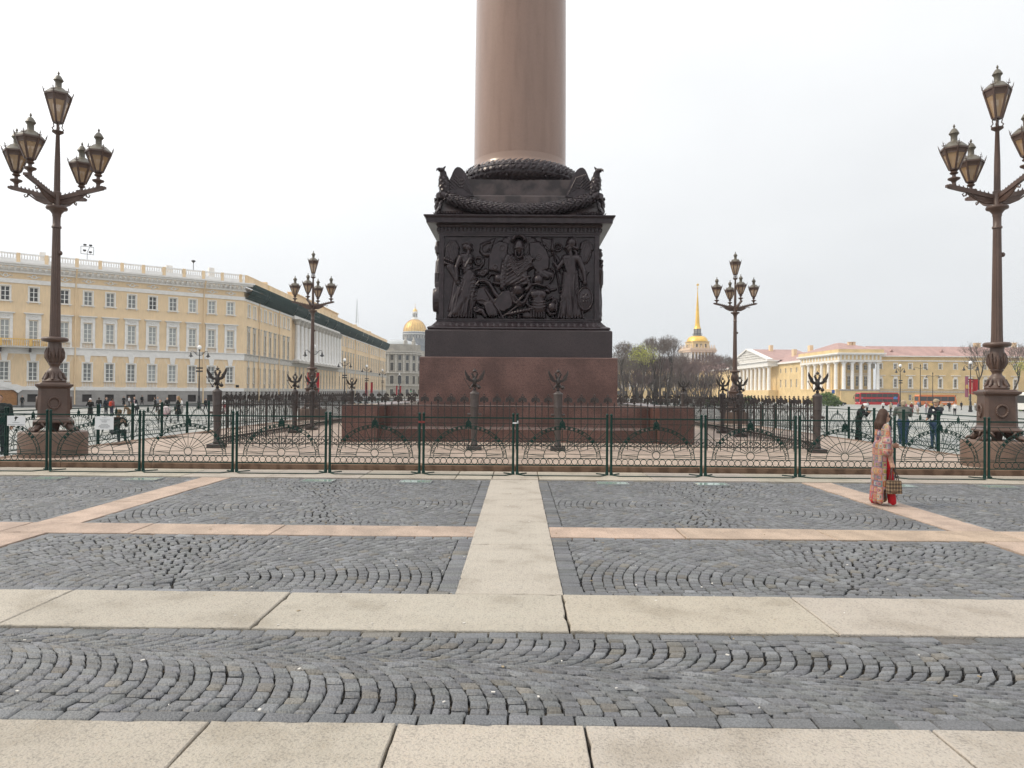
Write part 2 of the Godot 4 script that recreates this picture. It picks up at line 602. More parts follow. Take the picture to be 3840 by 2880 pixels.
# pieces of a cobbled field; keeps the 300 nearest as stones of their own
func lay_field(holder: Node3D, stones: Array, singles: int) -> void:
	stones.sort_custom(func(a, b): return a[1] < b[1])
	var rest := MB.new()
	rest.tint = true
	for i in stones.size():
		var s = stones[i]
		var mb := rest
		if i < singles:
			mb = MB.new()
			mb.tint = true
		var g := 0.140 + rng.randf() * 0.072
		if rng.randf() < 0.12:
			g *= 1.22
		mb.col = Color(g * 0.98, g * 1.01, g * (1.03 + rng.randf() * 0.07))
		if rng.randf() < 0.05:
			mb.col = Color(g * 1.08, g * 1.02, g * 0.92)
		var big: bool = s[2]
		cobble(mb, s[0], rng.randfn(-0.004, 0.003), 0.0055 + rng.randf() * (0.002 if big else 0.006), 0.005 + rng.randf() * 0.004, Vector2(rng.randfn(0, 0.014), rng.randfn(0, 0.018)))
		if i < singles:
			part("cobblestone", mb, M.cobble, holder)
	part("cobblestones", rest, M.cobble, holder, Transform3D.IDENTITY, "stuff")

func poly_area(p: PackedVector2Array) -> float:
	var a := 0.0
	for i in p.size():
		a += p[i].cross(p[(i + 1) % p.size()])
	return absf(a) * 0.5

func push_stone(stones: Array, quad: PackedVector2Array, clip: PackedVector2Array, big := false) -> void:
	var res := [quad]
	if clip.size():
		var inside := true
		for p in quad:
			if not Geometry2D.is_point_in_polygon(p, clip):
				inside = false
				break
		if not inside:
			res = Geometry2D.intersect_polygons(quad, clip)
	for r: PackedVector2Array in res:
		if r.size() < 3 or poly_area(r) < 0.0022:
			continue
		var q := r
		var m := Vector2.ZERO
		for p in q:
			m += p
		m /= q.size()
		if absf(m.x) > 0.72 * absf(m.y) + 1.7:
			continue
		var ar := 0.0
		for i in q.size():
			ar += q[i].cross(q[(i + 1) % q.size()])
		if ar < 0:
			q.reverse()
		stones.append([q, m.length(), big])

func rect(x0: float, x1: float, z0: float, z1: float) -> PackedVector2Array:
	return PackedVector2Array([Vector2(x0, z0), Vector2(x1, z0), Vector2(x1, z1), Vector2(x0, z1)])

func border_row(stones: Array, x0: float, x1: float, z0: float, z1: float, along_x: bool, step: float) -> void:
	var a := x0 if along_x else z0
	var e := x1 if along_x else z1
	while a < e - 0.05:
		var b := minf(a + step * rng.randf_range(0.75, 1.25), e)
		if e - b < 0.07:
			b = e
		var j := func() -> float: return rng.randf_range(-0.006, 0.006)
		if along_x:
			push_stone(stones, PackedVector2Array([Vector2(a, z0 + j.call()), Vector2(b, z0 + j.call()), Vector2(b, z1 + j.call()), Vector2(a, z1 + j.call())]), PackedVector2Array(), true)
		else:
			push_stone(stones, PackedVector2Array([Vector2(x0 + j.call(), a), Vector2(x1 + j.call(), a), Vector2(x1 + j.call(), b), Vector2(x0 + j.call(), b)]), PackedVector2Array(), true)
		a = b

# rings of stones round a middle, cut by the bay's edges
func ring_field(stones: Array, mid: Vector2, x0: float, x1: float, z0: float, z1: float) -> void:
	var clip := rect(x0, x1, z0, z1)
	var far := 0.0
	for p in clip:
		far = maxf(far, p.distance_to(mid))
	var r := 0.06
	while r < far:
		var w := rng.randf_range(0.098, 0.112)
		var rm := r + w * 0.5
		var a := rng.randf() * 0.3
		var stop := a + TAU
		while a < stop:
			var da := rng.randf_range(0.092, 0.135) / rm
			var p := mid + Vector2(cos(a + da * 0.5), sin(a + da * 0.5)) * rm
			if p.x > x0 - 0.12 and p.x < x1 + 0.12 and p.y > z0 - 0.12 and p.y < z1 + 0.12 and absf(p.x) < 0.72 * absf(p.y) + 1.8:
				var q := PackedVector2Array()
				var e := 0.0085 / rm
				for c in [[a + e, r], [a + da - e, r], [a + da - e, r + w], [a + e, r + w]]:
					var rr: float = c[1] + rng.randf_range(-0.007, 0.007)
					q.push_back(mid + Vector2(cos(c[0]), sin(c[0])) * rr)
				push_stone(stones, q, clip)
			a += da
		r += w

# stacked segmental arcs, bulging towards +x, axes running along the band
func arc_field(stones: Array, x0: float, x1: float, z0: float, z1: float) -> void:
	var clip := rect(x0, x1, z0, z1)
	for column in [[-2.55, 0.72], [-1.31, 0.52], [0.0, 0.79], [1.40, 0.61]]:
		var rad: float = column[1] * 1.20
		var half := asin(column[1] / rad)
		var u := x0 - 2.0
		while u < x1 + 1.0:
			var w := rng.randf_range(0.100, 0.116)
			var a := -half
			var first := true
			while a < half - 0.02:
				var da := rng.randf_range(0.088, 0.125) / rad
				if half - a - da < 0.05:
					da = half - a
				var q := PackedVector2Array()
				var e := 0.0085 / rad
				for c in [[a + e, 0.0], [a + e, w], [a + da - e, w], [a + da - e, 0.0]]:
					var x: float = u + c[1] + rad * cos(c[0]) + rng.randf_range(-0.006, 0.006)
					var zc: float = -4.50 + 0.095 * (u + 3.0) + column[0]
					q.push_back(Vector2(x, zc + rad * sin(c[0]) + rng.randf_range(-0.007, 0.007)))
				var m := (q[0] + q[2]) * 0.5
				if m.x > x0 - 0.12 and m.x < x1 + 0.12 and m.y > z0 - 0.12 and m.y < z1 + 0.12:
					push_stone(stones, q, clip)
				a += da
			u += w

# stone slab with worn, slightly chipped edges
func rough_slab(mb: MB, x0: float, x1: float, z0: float, z1: float, top: float) -> void:
	var edge := []
	for s in 4:
		var a: Vector2 = [Vector2(x0, z1), Vector2(x1, z1), Vector2(x1, z0), Vector2(x0, z0)][s]
		var b: Vector2 = [Vector2(x1, z1), Vector2(x1, z0), Vector2(x0, z0), Vector2(x0, z1)][s]
		var nrm: Vector2 = [Vector2(0, -1), Vector2(-1, 0), Vector2(0, 1), Vector2(1, 0)][s]
		var k := maxi(3, int(a.distance_to(b) / 0.09))
		for i in k:
			var d := rng.randf() * 0.004
			if rng.randf() < 0.06:
				d += rng.randf_range(0.006, 0.020)
			if i == 0:
				d = 0.002
			edge.append(a.lerp(b, (i + (rng.randf_range(-0.3, 0.3) if i else 0.0)) / k) + nrm * d)
	var mid := Vector2((x0 + x1) * 0.5, (z0 + z1) * 0.5)
	var n := edge.size()
	for i in n:
		var j := (i + 1) % n
		var a: Vector2 = edge[i]
		var b: Vector2 = edge[j]
		var ta := a + (mid - a).normalized() * 0.008
		var tb := b + (mid - b).normalized() * 0.008
		var up := Vector3.UP
		mb.trin(V(mid.x, top, mid.y), V(ta.x, top, ta.y), V(tb.x, top, tb.y), up, up, up)
		mb.quad(V(a.x, top - 0.007, a.y), V(b.x, top - 0.007, b.y), V(tb.x, top, tb.y), V(ta.x, top, ta.y))
		mb.quad(V(a.x, top - 0.12, a.y), V(b.x, top - 0.12, b.y), V(b.x, top - 0.007, b.y), V(a.x, top - 0.007, a.y))

func slab_row(holder: Node3D, called: String, material: Material, cuts: Array, z0: float, z1: float, top: float, base: Color, skew := 0.0) -> void:
	for i in cuts.size() - 1:
		var mb := MB.new()
		mb.tint = true
		var g := rng.randf_range(0.91, 1.06)
		mb.col = Color(base.r * g, base.g * g * rng.randf_range(0.985, 1.01), base.b * g * rng.randf_range(0.95, 1.03))
		var gp := 0.006
		rough_slab(mb, cuts[i] + gp, cuts[i + 1] - gp, z0 + gp, z1 - gp, top + rng.randf_range(-0.004, 0.002))
		part(called, mb, material, holder)

func slab_column(holder: Node3D, called: String, material: Material, x0: float, x1: float, cuts: Array, top: float, base: Color) -> void:
	for i in cuts.size() - 1:
		var mb := MB.new()
		mb.tint = true
		var g := rng.randf_range(0.96, 1.04)
		mb.col = Color(base.r * g, base.g * g, base.b * g)
		rough_slab(mb, x0 + 0.004, x1 - 0.004, minf(cuts[i], cuts[i + 1]) + 0.005, maxf(cuts[i], cuts[i + 1]) - 0.005, top + rng.randf_range(-0.003, 0.002))
		part(called, mb, material, holder)

func make_paving() -> void:
	var bed := MB.new()
	bed.quad(V(-16, -0.052, -2.6), V(16, -0.052, -2.6), V(16, -0.052, -15.9), V(-16, -0.052, -15.9))
	tag(part("sand_bed", bed, M.bed, self), "dark sand bed showing in the joints between the cobblestones", "", "", "structure")
	var light := Color(0.430, 0.393, 0.342)
	var rose := Color(0.50, 0.388, 0.315)
	var row := structure("stone_walkway", "near band of long pale granite slabs at the bottom of the view")
	slab_row(row, "paving_slab", M.slab, [-6.6, -4.3, -2.85, -1.64, -0.60, 0.44, 2.35, 4.2, 6.5], -4.13, -2.7, 0.004, light)
	row = structure("stone_walkway", "pale granite slab band crossing between two cobbled fields")
	slab_row(row, "paving_slab", M.slab, [-9.0, -6.2, -3.97, -1.99, 0.47, 2.53, 4.9, 7.0, 9.4], -6.73, -5.70, 0.012, light)
	row = structure("stone_walkway", "straight pale granite path leading to the monument")
	slab_column(row, "paving_slab", M.slab, -0.505, 0.488, [-6.735, -8.9, -10.5, -12.6, -15.42], 0.010, light)
	row = structure("stone_walkway", "pale granite strip lying along the foot of the terrace kerb")
	slab_row(row, "paving_slab", M.slab, [-15.5, -13.1, -11.2, -9.1, -7.0, -5.2, -3.25, -1.25, -0.48, 0.5, 2.9, 5.1, 7.3, 9.4, 11.6, 13.8, 15.5], -16.88, -15.425, 0.02, Color(0.42, 0.380, 0.325))
	row = structure("pink_stone_strip", "pink granite strip crossing the cobbles left of the path")
	slab_row(row, "paving_slab", M.pink, [-13.0, -10.2, -8.2, -6.56, -4.9, -3.1, -0.48], -10.11, -9.40, 0.006, rose)
	row = structure("pink_stone_strip", "pink granite strip crossing the cobbles right of the path")
	slab_row(row, "paving_slab", M.pink, [0.48, 2.2, 4.1, 6.52, 8.4, 10.6, 13.0], -10.11, -9.40, 0.006, rose)
	for s in [-1, 1]:
		row = structure("pink_stone_strip", "pink granite strip running back to the kerb %s" % ("under the walking woman" if s > 0 else "on the far left"))
		var a: float = -6.535 if s < 0 else 5.935
		slab_column(row, "paving_slab", M.pink, a, a + 0.61, [-6.735, -9.395], 0.005, rose)
		slab_column(row, "paving_slab", M.pink, a, a + 0.61, [-10.115, -12.0, -13.9, -15.42], 0.005, rose)
	# cobbled fields
	var f := structure("cobblestone_paving", "near cobblestone band laid in sideways arcs between two slab bands")
	var st := []
	border_row(st, -5.6, 5.6, -5.70, -5.58, true, 0.24)
	border_row(st, -5.0, 5.0, -4.255, -4.135, true, 0.24)
	arc_field(st, -5.6, 5.6, -5.58, -4.255)
	lay_field(f, st, 300)
	for s in [-1, 1]:
		var side := "left" if s < 0 else "right"
		for bay in [[0.48, 5.91, -9.39, -6.74, 3.25, -7.10, "cobbled field nearer the viewer, stones in rings, %s of the path"], [0.48, 5.91, -15.40, -10.12, 3.1, -12.1, "cobbled field before the barriers, stones in rings, %s of the path"], [6.54, 12.6, -15.40, -10.12, 9.4, -12.2, "outer cobbled field beyond the pink strip, far %s"], [6.54, 9.0, -9.39, -6.74, 9.4, -7.1, "small outer cobbled corner beyond the pink strip, near %s"]]:
			f = structure("cobblestone_paving", bay[6] % side)
			st = []
			var x0: float = bay[0] if s > 0 else -bay[1]
			var x1: float = bay[1] if s > 0 else -bay[0]
			var z0: float = bay[2]
			var z1: float = bay[3]
			border_row(st, x0, x1, z0, z0 + 0.12, true, 0.25)
			border_row(st, x0, x1, z1 - 0.12, z1, true, 0.25)
			var w_in := 0.20 if bay[0] < 1 else 0.12
			border_row(st, x0, x0 + (w_in if s > 0 else 0.12), z0 + 0.12, z1 - 0.12, false, 0.13 if s > 0 and bay[0] < 1 else 0.22)
			border_row(st, x1 - (w_in if s < 0 else 0.12), x1, z0 + 0.12, z1 - 0.12, false, 0.13 if s < 0 and bay[0] < 1 else 0.22)
			ring_field(st, Vector2(s * bay[4], bay[5]), x0 + (w_in if s > 0 else 0.12), x1 - (w_in if s < 0 else 0.12), z0 + 0.12, z1 - 0.12)
			lay_field(f, st, 300 if bay[2] > -10 and bay[0] < 1 else 0)
	var lit := MB.new()
	lit.tint = true
	for i in 150:
		var d := rng.randf_range(4.2, 15.2)
		lit.col = Color(0.6, 0.58, 0.54) if rng.randf() < 0.6 else Color(0.30, 0.24, 0.16)
		var sz := rng.randf_range(0.006, 0.016)
		lit.box(V(rng.randf_range(-0.72, 0.72) * d, 0.012, -d), V(sz * 1.8, 0.005, sz), Basis(Vector3.UP, rng.randf() * 6.0))
	tag(part("litter", lit, M.cloth, self), "tiny pale scraps and petals scattered over the paving", "litter", "", "stuff")
	# sunk floodlight glasses along the kerb
	var spots := [-9.45, -7.5, -3.96, -1.99, 1.96, 3.95, 7.66, 9.67]
	var proto: Node3D
	for i in spots.size():
		var lab := "flat greenish glass floodlight cover sunk in cobbles by the kerb, %s from left" % ordinal(i)
		if i == 0:
			proto = thing("floodlight_cover", lab, "ground light", T(spots[i], 0, -14.92), "glass floodlight covers sunk along the kerb")
			var fr := MB.new()
			for e in [[V(0, 0.008, 0.20), V(0.62, 0.03, 0.02)], [V(0, 0.008, -0.20), V(0.62, 0.03, 0.02)], [V(-0.31, 0.008, 0), V(0.02, 0.03, 0.42)], [V(0.31, 0.008, 0), V(0.02, 0.03, 0.42)]]:
				fr.box(e[0], e[1])
			part("rim", fr, M.steel, proto)
			var g := MB.new()
			g.box(V(0, 0.004, 0), V(0.596, 0.028, 0.376))
			part("glass_panel", g, M.floor_glass, proto)
		else:
			copy(proto, T(spots[i], 0, -14.92), lab)

func make_terrace() -> void:
	var t := structure("terrace", "low rose granite terrace round the monument, edged by a kerb")
	var core := MB.new()
	core.box(V(0, 0.02, -30.05), V(24.6, 0.18, 26.0))
	part("terrace_core", core, M.bed, t)
	var nx := 15
	var nz := 17
	for j in nz:
		for i in nx:
			var w := 24.4 / nx
			var d := 26.0 / nz
			var x := -12.2 + w * (i + 0.5) + (0.3 * w if j % 2 else 0.0) * (1.0 if i < nx - 1 else 0.0)
			var z := -17.2 - d * (j + 0.5)
			if absf(x) < 4.9 and absf(z + 29.9) < 4.9:
				continue
			var mb := MB.new()
			mb.tint = true
			var g := rng.randf_range(0.92, 1.06)
			mb.col = Color(0.465 * g, 0.372 * g, 0.310 * g)
			mb.slab(V(x, 0.125 + rng.randf_range(-0.002, 0.002), z), V(w - 0.016, 0.06, d - 0.016), 0.006)
			part("paving_slab", mb, M.pink, t)
	var k := -12.5
	for i in 12:
		var mb := MB.new()
		var w := 25.0 / 12
		mb.slab(V(k + w * (i + 0.5), 0.07, -17.07), V(w - 0.014, 0.185, 0.34), 0.028)
		part("kerb_stone", mb, M.kerb, t)
	for s in [-1, 1]:
		for i in 13:
			var mb := MB.new()
			mb.slab(V(s * 12.37, 0.07, -17.25 - (i + 0.5) * 2.0), V(0.32, 0.185, 1.986), 0.028)
			part("kerb_stone", mb, M.kerb, t)
	for i in 12:
		var mb := MB.new()
		var w := 25.0 / 12
		mb.slab(V(k + w * (i + 0.5), 0.07, -43.2), V(w - 0.014, 0.185, 0.34), 0.028)
		part("kerb_stone", mb, M.kerb, t)

# ---------------------------------------------------------------- bas-relief: heights laid on a grid, one mesh per figure or trophy
class Relief:
	const NX := 400
	const NY := 220
	const W := 5.49
	const H := 3.02
	var h := PackedFloat32Array()
	var own := PackedInt32Array()
	var who := 0

	func _init() -> void:
		h.resize((NX + 1) * (NY + 1))
		own.resize((NX + 1) * (NY + 1))

	# drawing units: 1400 across, 770 down
	func span(x0: float, x1: float, y0: float, y1: float) -> Array:
		return [clampi(int(x0 / 1400 * NX), 0, NX), clampi(int(x1 / 1400 * NX) + 1, 0, NX), clampi(int(y0 / 770 * NY), 0, NY), clampi(int(y1 / 770 * NY) + 1, 0, NY)]

	func put(i: int, j: int, k: float, carve := false) -> void:
		var q := j * (NX + 1) + i
		if carve:
			h[q] = maxf(0.0, h[q] - k)
		elif k > h[q]:
			h[q] = k
			own[q] = who

	func ell(cx: float, cy: float, rx: float, ry: float, rot: float, base: float, high: float, flat := 0.5) -> void:
		var r := maxf(rx, ry)
		var s := span(cx - r, cx + r, cy - r, cy + r)
		var c := cos(rot)
		var n := sin(rot)
		for j in range(s[2], s[3] + 1):
			for i in range(s[0], s[1] + 1):
				var x := 1400.0 * i / NX - cx
				var y := 770.0 * j / NY - cy
				var u := (x * c + y * n) / rx
				var v := (-x * n + y * c) / ry
				var d := u * u + v * v
				if d < 1.0:
					put(i, j, base + high * pow(1.0 - d, flat))

	func cap(x0: float, y0: float, r0: float, x1: float, y1: float, r1: float, base: float, high: float, high1 := -1.0) -> void:
		if high1 < 0:
			high1 = high
		var r := maxf(r0, r1)
		var s := span(minf(x0, x1) - r, maxf(x0, x1) + r, minf(y0, y1) - r, maxf(y0, y1) + r)
		var a := Vector2(x0, y0)
		var ab := Vector2(x1, y1) - a
		var l := maxf(ab.length_squared(), 0.01)
		for j in range(s[2], s[3] + 1):
			for i in range(s[0], s[1] + 1):
				var p := Vector2(1400.0 * i / NX, 770.0 * j / NY)
				var t := clampf((p - a).dot(ab) / l, 0, 1)
				var d := p.distance_to(a + ab * t) / lerpf(r0, r1, t)
				if d < 1.0:
					put(i, j, base + lerpf(high, high1, t) * sqrt(1.0 - d * d))

	func path(pts: Array, r0: float, r1: float, base: float, high: float) -> void:
		for k in pts.size() - 1:
			var t0 := float(k) / (pts.size() - 1)
			var t1 := float(k + 1) / (pts.size() - 1)
			cap(pts[k][0], pts[k][1], lerpf(r0, r1, t0), pts[k + 1][0], pts[k + 1][1], lerpf(r0, r1, t1), base, high)

	# plate with rounded rim; folds: ripples along a direction
	func poly(pts: Array, base: float, high: float, rim: float, ripple := 0.0, wave := 30.0, dir := 0.0, bend := 0.0) -> void:
		var pg := PackedVector2Array()
		var x0 := 1e9
		var x1 := -1e9
		var y0 := 1e9
		var y1 := -1e9
		for p in pts:
			pg.push_back(Vector2(p[0], p[1]))
			x0 = minf(x0, p[0]); x1 = maxf(x1, p[0]); y0 = minf(y0, p[1]); y1 = maxf(y1, p[1])
		var s := span(x0, x1, y0, y1)
		var c := cos(dir)
		var n := sin(dir)
		var k := pg.size()
		for j in range(s[2], s[3] + 1):
			for i in range(s[0], s[1] + 1):
				var p := Vector2(1400.0 * i / NX, 770.0 * j / NY)
				if not Geometry2D.is_point_in_polygon(p, pg):
					continue
				var d := 1e9
				for q in k:
					var e := Geometry2D.get_closest_point_to_segment(p, pg[q], pg[(q + 1) % k])
					d = minf(d, e.distance_squared_to(p))
				d = sqrt(d)
				var m := minf(1.0, d / rim)
				var z := base + high * sqrt(1.0 - (1.0 - m) * (1.0 - m))
				if ripple > 0:
					var u := (p.x - x0) * c + (p.y - y0) * n
					var v := -(p.x - x0) * n + (p.y - y0) * c
					u += bend * sin(v / 90.0)
					z += ripple * m * (absf(sin(u * PI / wave)) - 0.5) * (0.7 + 0.5 * sin(u * 0.041 + v * 0.011))
				put(i, j, z)

	func ring(cx: float, cy: float, r: float, w: float, base: float, high: float, sy := 1.0, a0 := 0.0, a1 := TAU) -> void:
		var pts := []
		var k := 20
		for i in k + 1:
			var a := lerpf(a0, a1, float(i) / k)
			pts.append([cx + cos(a) * r, cy + sin(a) * r * sy])
		path(pts, w, w, base, high)

	func meshes(count: int) -> Array:
		# a light blur keeps the casting soft
		var g := h.duplicate()
		for j in range(1, NY):
			for i in range(1, NX):
				var q := j * (NX + 1) + i
				g[q] = 1.25 * 0.64 * h[q] + 1.25 * 0.09 * (h[q - 1] + h[q + 1] + h[q - NX - 1] + h[q + NX + 1])
		var out := []
		for k in count:
			out.append(MB.new())
		var sx := W / NX
		var sy := H / NY
		var pos := PackedVector3Array()
		var nor := PackedVector3Array()
		for j in NY + 1:
			for i in NX + 1:
				var q := j * (NX + 1) + i
				pos.push_back(Vector3(-W / 2 + i * sx, H - j * sy, g[q]))
				var gx := (g[j * (NX + 1) + mini(i + 1, NX)] - g[j * (NX + 1) + maxi(i - 1, 0)]) / (2 * sx)
				var gy := (g[mini(j + 1, NY) * (NX + 1) + i] - g[maxi(j - 1, 0) * (NX + 1) + i]) / (2 * sy)
				nor.push_back(Vector3(-gx, gy, 1).normalized())
		for j in NY:
			for i in NX:
				var a := (j + 1) * (NX + 1) + i
				var b := a + 1
				var d := b - NX - 1
				var e := d - 1
				var w := maxi(maxi(own[a], own[b]), maxi(own[d], own[e]))
				out[w].quadn(pos[a], pos[b], pos[d], pos[e], nor[a], nor[b], nor[d], nor[e])
		return out


func carve_relief() -> Array:
	var r := Relief.new()
	var names := ["background_plate"]
	var next := func(called: String) -> void:
		names.append(called)
		r.who = names.size() - 1
	# drawing coordinates: zoomed picture minus (408, 815)
	next.call("flags")
	for i in 9:
		var a := -2.25 + i * 0.17
		if i == 4: continue
		r.cap(700 + cos(a) * 120, 300 + sin(a) * 170, 20, 700 + cos(a) * 260, 300 + sin(a) * 300, 30, 0.02, 0.05)
	for i in 14:
		var a := -2.6 + i * 0.16
		r.cap(700 + cos(a) * 150, 330 + sin(a) * 150, 7, 700 + cos(a) * 360, 330 + sin(a) * 330, 7, 0.03, 0.05)
	r.poly([[330, 70], [480, 10], [440, 120], [360, 170]], 0.0, 0.04, 20, 0.02, 22, 0.6)
	r.poly([[900, 10], [1010, 20], [1000, 150], [930, 110]], 0.0, 0.04, 20, 0.02, 22, 2.2)
	next.call("shield")
	r.poly([[455, 80], [520, 45], [600, 70], [590, 170], [560, 345], [412, 318], [418, 200]], 0.04, 0.07, 12)
	r.ring(540, 112, 22, 6, 0.10, 0.025)
	r.ring(478, 288, 20, 6, 0.10, 0.025)
	next.call("shield")
	r.poly([[790, 60], [880, 50], [950, 120], [982, 200], [978, 300], [870, 345], [820, 270], [792, 160]], 0.04, 0.07, 12)
	r.ring(880, 196, 26, 6, 0.10, 0.025)
	r.ring(885, 196, 12, 5, 0.10, 0.025)
	next.call("horn")
	r.path([[430, 60], [390, 62], [350, 90], [345, 140], [375, 175], [420, 170]], 8, 22, 0.03, 0.07)
	r.ring(322, 232, 34, 12, 0.03, 0.07)
	r.path([[270, 320], [330, 300], [365, 260], [372, 215]], 16, 9, 0.02, 0.06)
	r.ring(1060, 100, 34, 9, 0.02, 0.05)
	r.ring(1060, 100, 12, 8, 0.02, 0.05)
	r.path([[1000, 130], [1040, 180], [1080, 250], [1100, 330]], 14, 20, 0.01, 0.05)
	next.call("wing")
	r.poly([[8, 190], [20, 100], [50, 55], [90, 45], [120, 70], [140, 130], [135, 190], [100, 240], [50, 250]], 0.02, 0.05, 24, 0.02, 20, -0.25)
	r.path([[20, 200], [26, 110], [60, 60], [100, 55], [132, 110]], 12, 12, 0.05, 0.03)
	next.call("wing")
	r.poly([[1270, 110], [1280, 60], [1320, 38], [1362, 60], [1380, 110], [1370, 180], [1340, 240], [1290, 260], [1250, 200]], 0.02, 0.05, 24, 0.02, 20, 0.3)
	r.path([[1275, 110], [1284, 62], [1322, 42], [1364, 70], [1378, 120]], 12, 12, 0.05, 0.03)
	# winged woman with a horn of flowers
	next.call("winged_figure")
	r.poly([[185, 330], [290, 335], [316, 430], [310, 560], [300, 640], [250, 765], [60, 765], [52, 700], [70, 620], [120, 480], [150, 400]], 0.06, 0.13, 50, 0.075, 34, 0.28, 14)
	r.poly([[90, 400], [150, 380], [130, 520], [100, 620], [60, 720], [40, 700], [70, 560]], 0.05, 0.09, 20, 0.04, 18, 0.15, 6)
	r.cap(232, 352, 48, 205, 560, 62, 0.10, 0.13)
	r.cap(205, 560, 50, 110, 715, 40, 0.10, 0.12)
	for i in 9:
		r.path([[170 + i * 17, 370 + i * 3], [165 + i * 15, 500], [110 + i * 20, 640], [70 + i * 24, 760]], 7, 9, 0.15, 0.045)
	for i in 6:
		r.path([[150 + i * 4, 385 + i * 30], [215, 420 + i * 34], [300, 400 + i * 40]], 6, 6, 0.18, 0.03)
	r.cap(215, 330, 44, 205, 225, 52, 0.08, 0.15)
	r.cap(180, 200, 40, 235, 200, 40, 0.09, 0.13)
	r.ell(196, 245, 26, 26, 0, 0.15, 0.09)
	r.ell(242, 245, 25, 25, 0, 0.15, 0.09)
	for i in 5:
		r.path([[150 + i * 12, 300 + i * 4], [205 + i * 8, 318], [262, 300 - i * 6]], 5, 5, 0.20, 0.03)
	r.cap(226, 190, 22, 232, 150, 20, 0.10, 0.13)
	r.ell(228, 112, 34, 42, -0.25, 0.09, 0.17)
	r.ell(240, 120, 22, 30, -0.1, 0.14, 0.13)
	r.cap(258, 118, 6, 264, 130, 8, 0.20, 0.05)
	r.ell(204, 104, 34, 34, 0, 0.10, 0.13)
	for i in 8:
		r.ell(176 + i * 11, 84 - 12 * sin(i * 0.45), 10, 12, 0, 0.15, 0.08)
	r.cap(158, 205, 30, 118, 300, 24, 0.10, 0.14)
	r.cap(118, 300, 22, 130, 420, 15, 0.12, 0.13)
	r.cap(250, 220, 26, 200, 300, 16, 0.11, 0.14)
	for i in 4:
		r.cap(128 + i * 6, 420, 5, 122 + i * 9, 452, 4, 0.16, 0.07)
	r.path([[60, 290], [90, 350], [120, 420], [150, 470]], 34, 10, 0.11, 0.10)
	for i in 16:
		r.ell(12 + (i * 37) % 92, 215 + (i * 53) % 75, 17, 17, 0, 0.10, 0.11)
	r.cap(92, 690, 18, 60, 752, 22, 0.08, 0.10)
	for i in 7:
		r.path([[80 + i * 34, 700], [66 + i * 38, 765]], 8, 12, 0.08, 0.07)
	# armoured warrior woman with shield
	next.call("winged_figure")
	r.poly([[1110, 320], [1240, 310], [1262, 420], [1255, 560], [1300, 740], [1310, 765], [1060, 765], [1072, 660], [1085, 540], [1095, 420]], 0.06, 0.13, 50, 0.075, 36, 0.02, 12)
	r.cap(1190, 330, 56, 1150, 560, 60, 0.10, 0.12)
	r.cap(1160, 560, 50, 1170, 730, 44, 0.10, 0.11)
	for i in 10:
		r.path([[1120 + i * 13, 340], [1105 + i * 16, 480], [1092 + i * 20, 620], [1066 + i * 26, 764]], 7, 10, 0.15, 0.05)
	for i in 5:
		r.path([[1240, 330 + i * 36], [1180, 430 + i * 40], [1080, 470 + i * 50]], 7, 6, 0.17, 0.03)
	r.cap(1185, 330, 48, 1180, 225, 56, 0.09, 0.14)
	r.cap(1130, 205, 36, 1245, 205, 36, 0.09, 0.13)
	for i in 7:
		r.path([[1110 + i * 16, 205], [1128 + i * 14, 280], [1150 + i * 12, 350]], 8, 7, 0.17, 0.05)
	r.cap(1180, 190, 24, 1172, 150, 22, 0.10, 0.13)
	r.ell(1165, 118, 32, 42, 0.15, 0.10, 0.16)
	r.ell(1184, 66, 48, 56, 0.2, 0.10, 0.20)
	r.path([[1130, 112], [1160, 96], [1200, 104], [1240, 120]], 14, 14, 0.18, 0.08)
	r.path([[1188, 4], [1205, 14], [1232, 60], [1238, 110]], 8, 14, 0.14, 0.12)
	r.path([[1206, 110], [1226, 150], [1232, 190]], 20, 16, 0.08, 0.10)
	r.cap(1252, 215, 32, 1300, 330, 26, 0.10, 0.14)
	r.cap(1300, 330, 22, 1310, 430, 15, 0.12, 0.13)
	for i in 4:
		r.cap(1298 + i * 9, 428, 6, 1290 + i * 14, 462, 5, 0.16, 0.08)
	r.cap(1120, 220, 28, 1060, 300, 22, 0.08, 0.11)
	r.cap(1060, 300, 20, 1022, 250, 13, 0.08, 0.11)
	for i in 6:
		r.path([[1250, 260 + i * 20], [1285 + i * 10, 330 + i * 30], [1340 - i * 5, 330 + i * 10]], 6, 8, 0.10, 0.05)
	next.call("spear")
	r.cap(1003, 20, 6, 1082, 520, 6, 0.10, 0.06)
	r.poly([[1000, 70], [990, 130], [1012, 140], [1022, 80]], 0.10, 0.06, 6)
	next.call("shield")
	r.ell(1312, 584, 78, 124, 0.08, 0.12, 0.14, 0.30)
	r.ring(1312, 584, 66, 8, 0.22, 0.06, 1.6)
	r.ell(1312, 580, 26, 34, 0, 0.24, 0.05)
	for i in 6:
		r.ell(1312 + cos(i * 1.05) * 26, 580 + sin(i * 1.05) * 36, 9, 9, 0, 0.24, 0.05)
	# trophy of armour in the middle
	next.call("armour_trophy")
	r.poly([[590, 190], [640, 165], [700, 210], [760, 165], [812, 200], [836, 290], [780, 330], [800, 430], [740, 480], [620, 470], [540, 480], [560, 330], [560, 240]], 0.08, 0.14, 36, 0.05, 30, 0.9, 10)
	r.path([[600, 200], [560, 290], [545, 400], [545, 480]], 34, 26, 0.12, 0.12)
	for i in 14:
		r.ell(556 + (i % 2) * 22 - i * 1.2, 230 + i * 18, 16, 14, 0, 0.18, 0.07)
	for i in 6:
		r.path([[605 + i * 6, 200 + i * 22], [690, 250 + i * 26], [780 - i * 8, 215 + i * 20]], 9, 9, 0.20, 0.05)
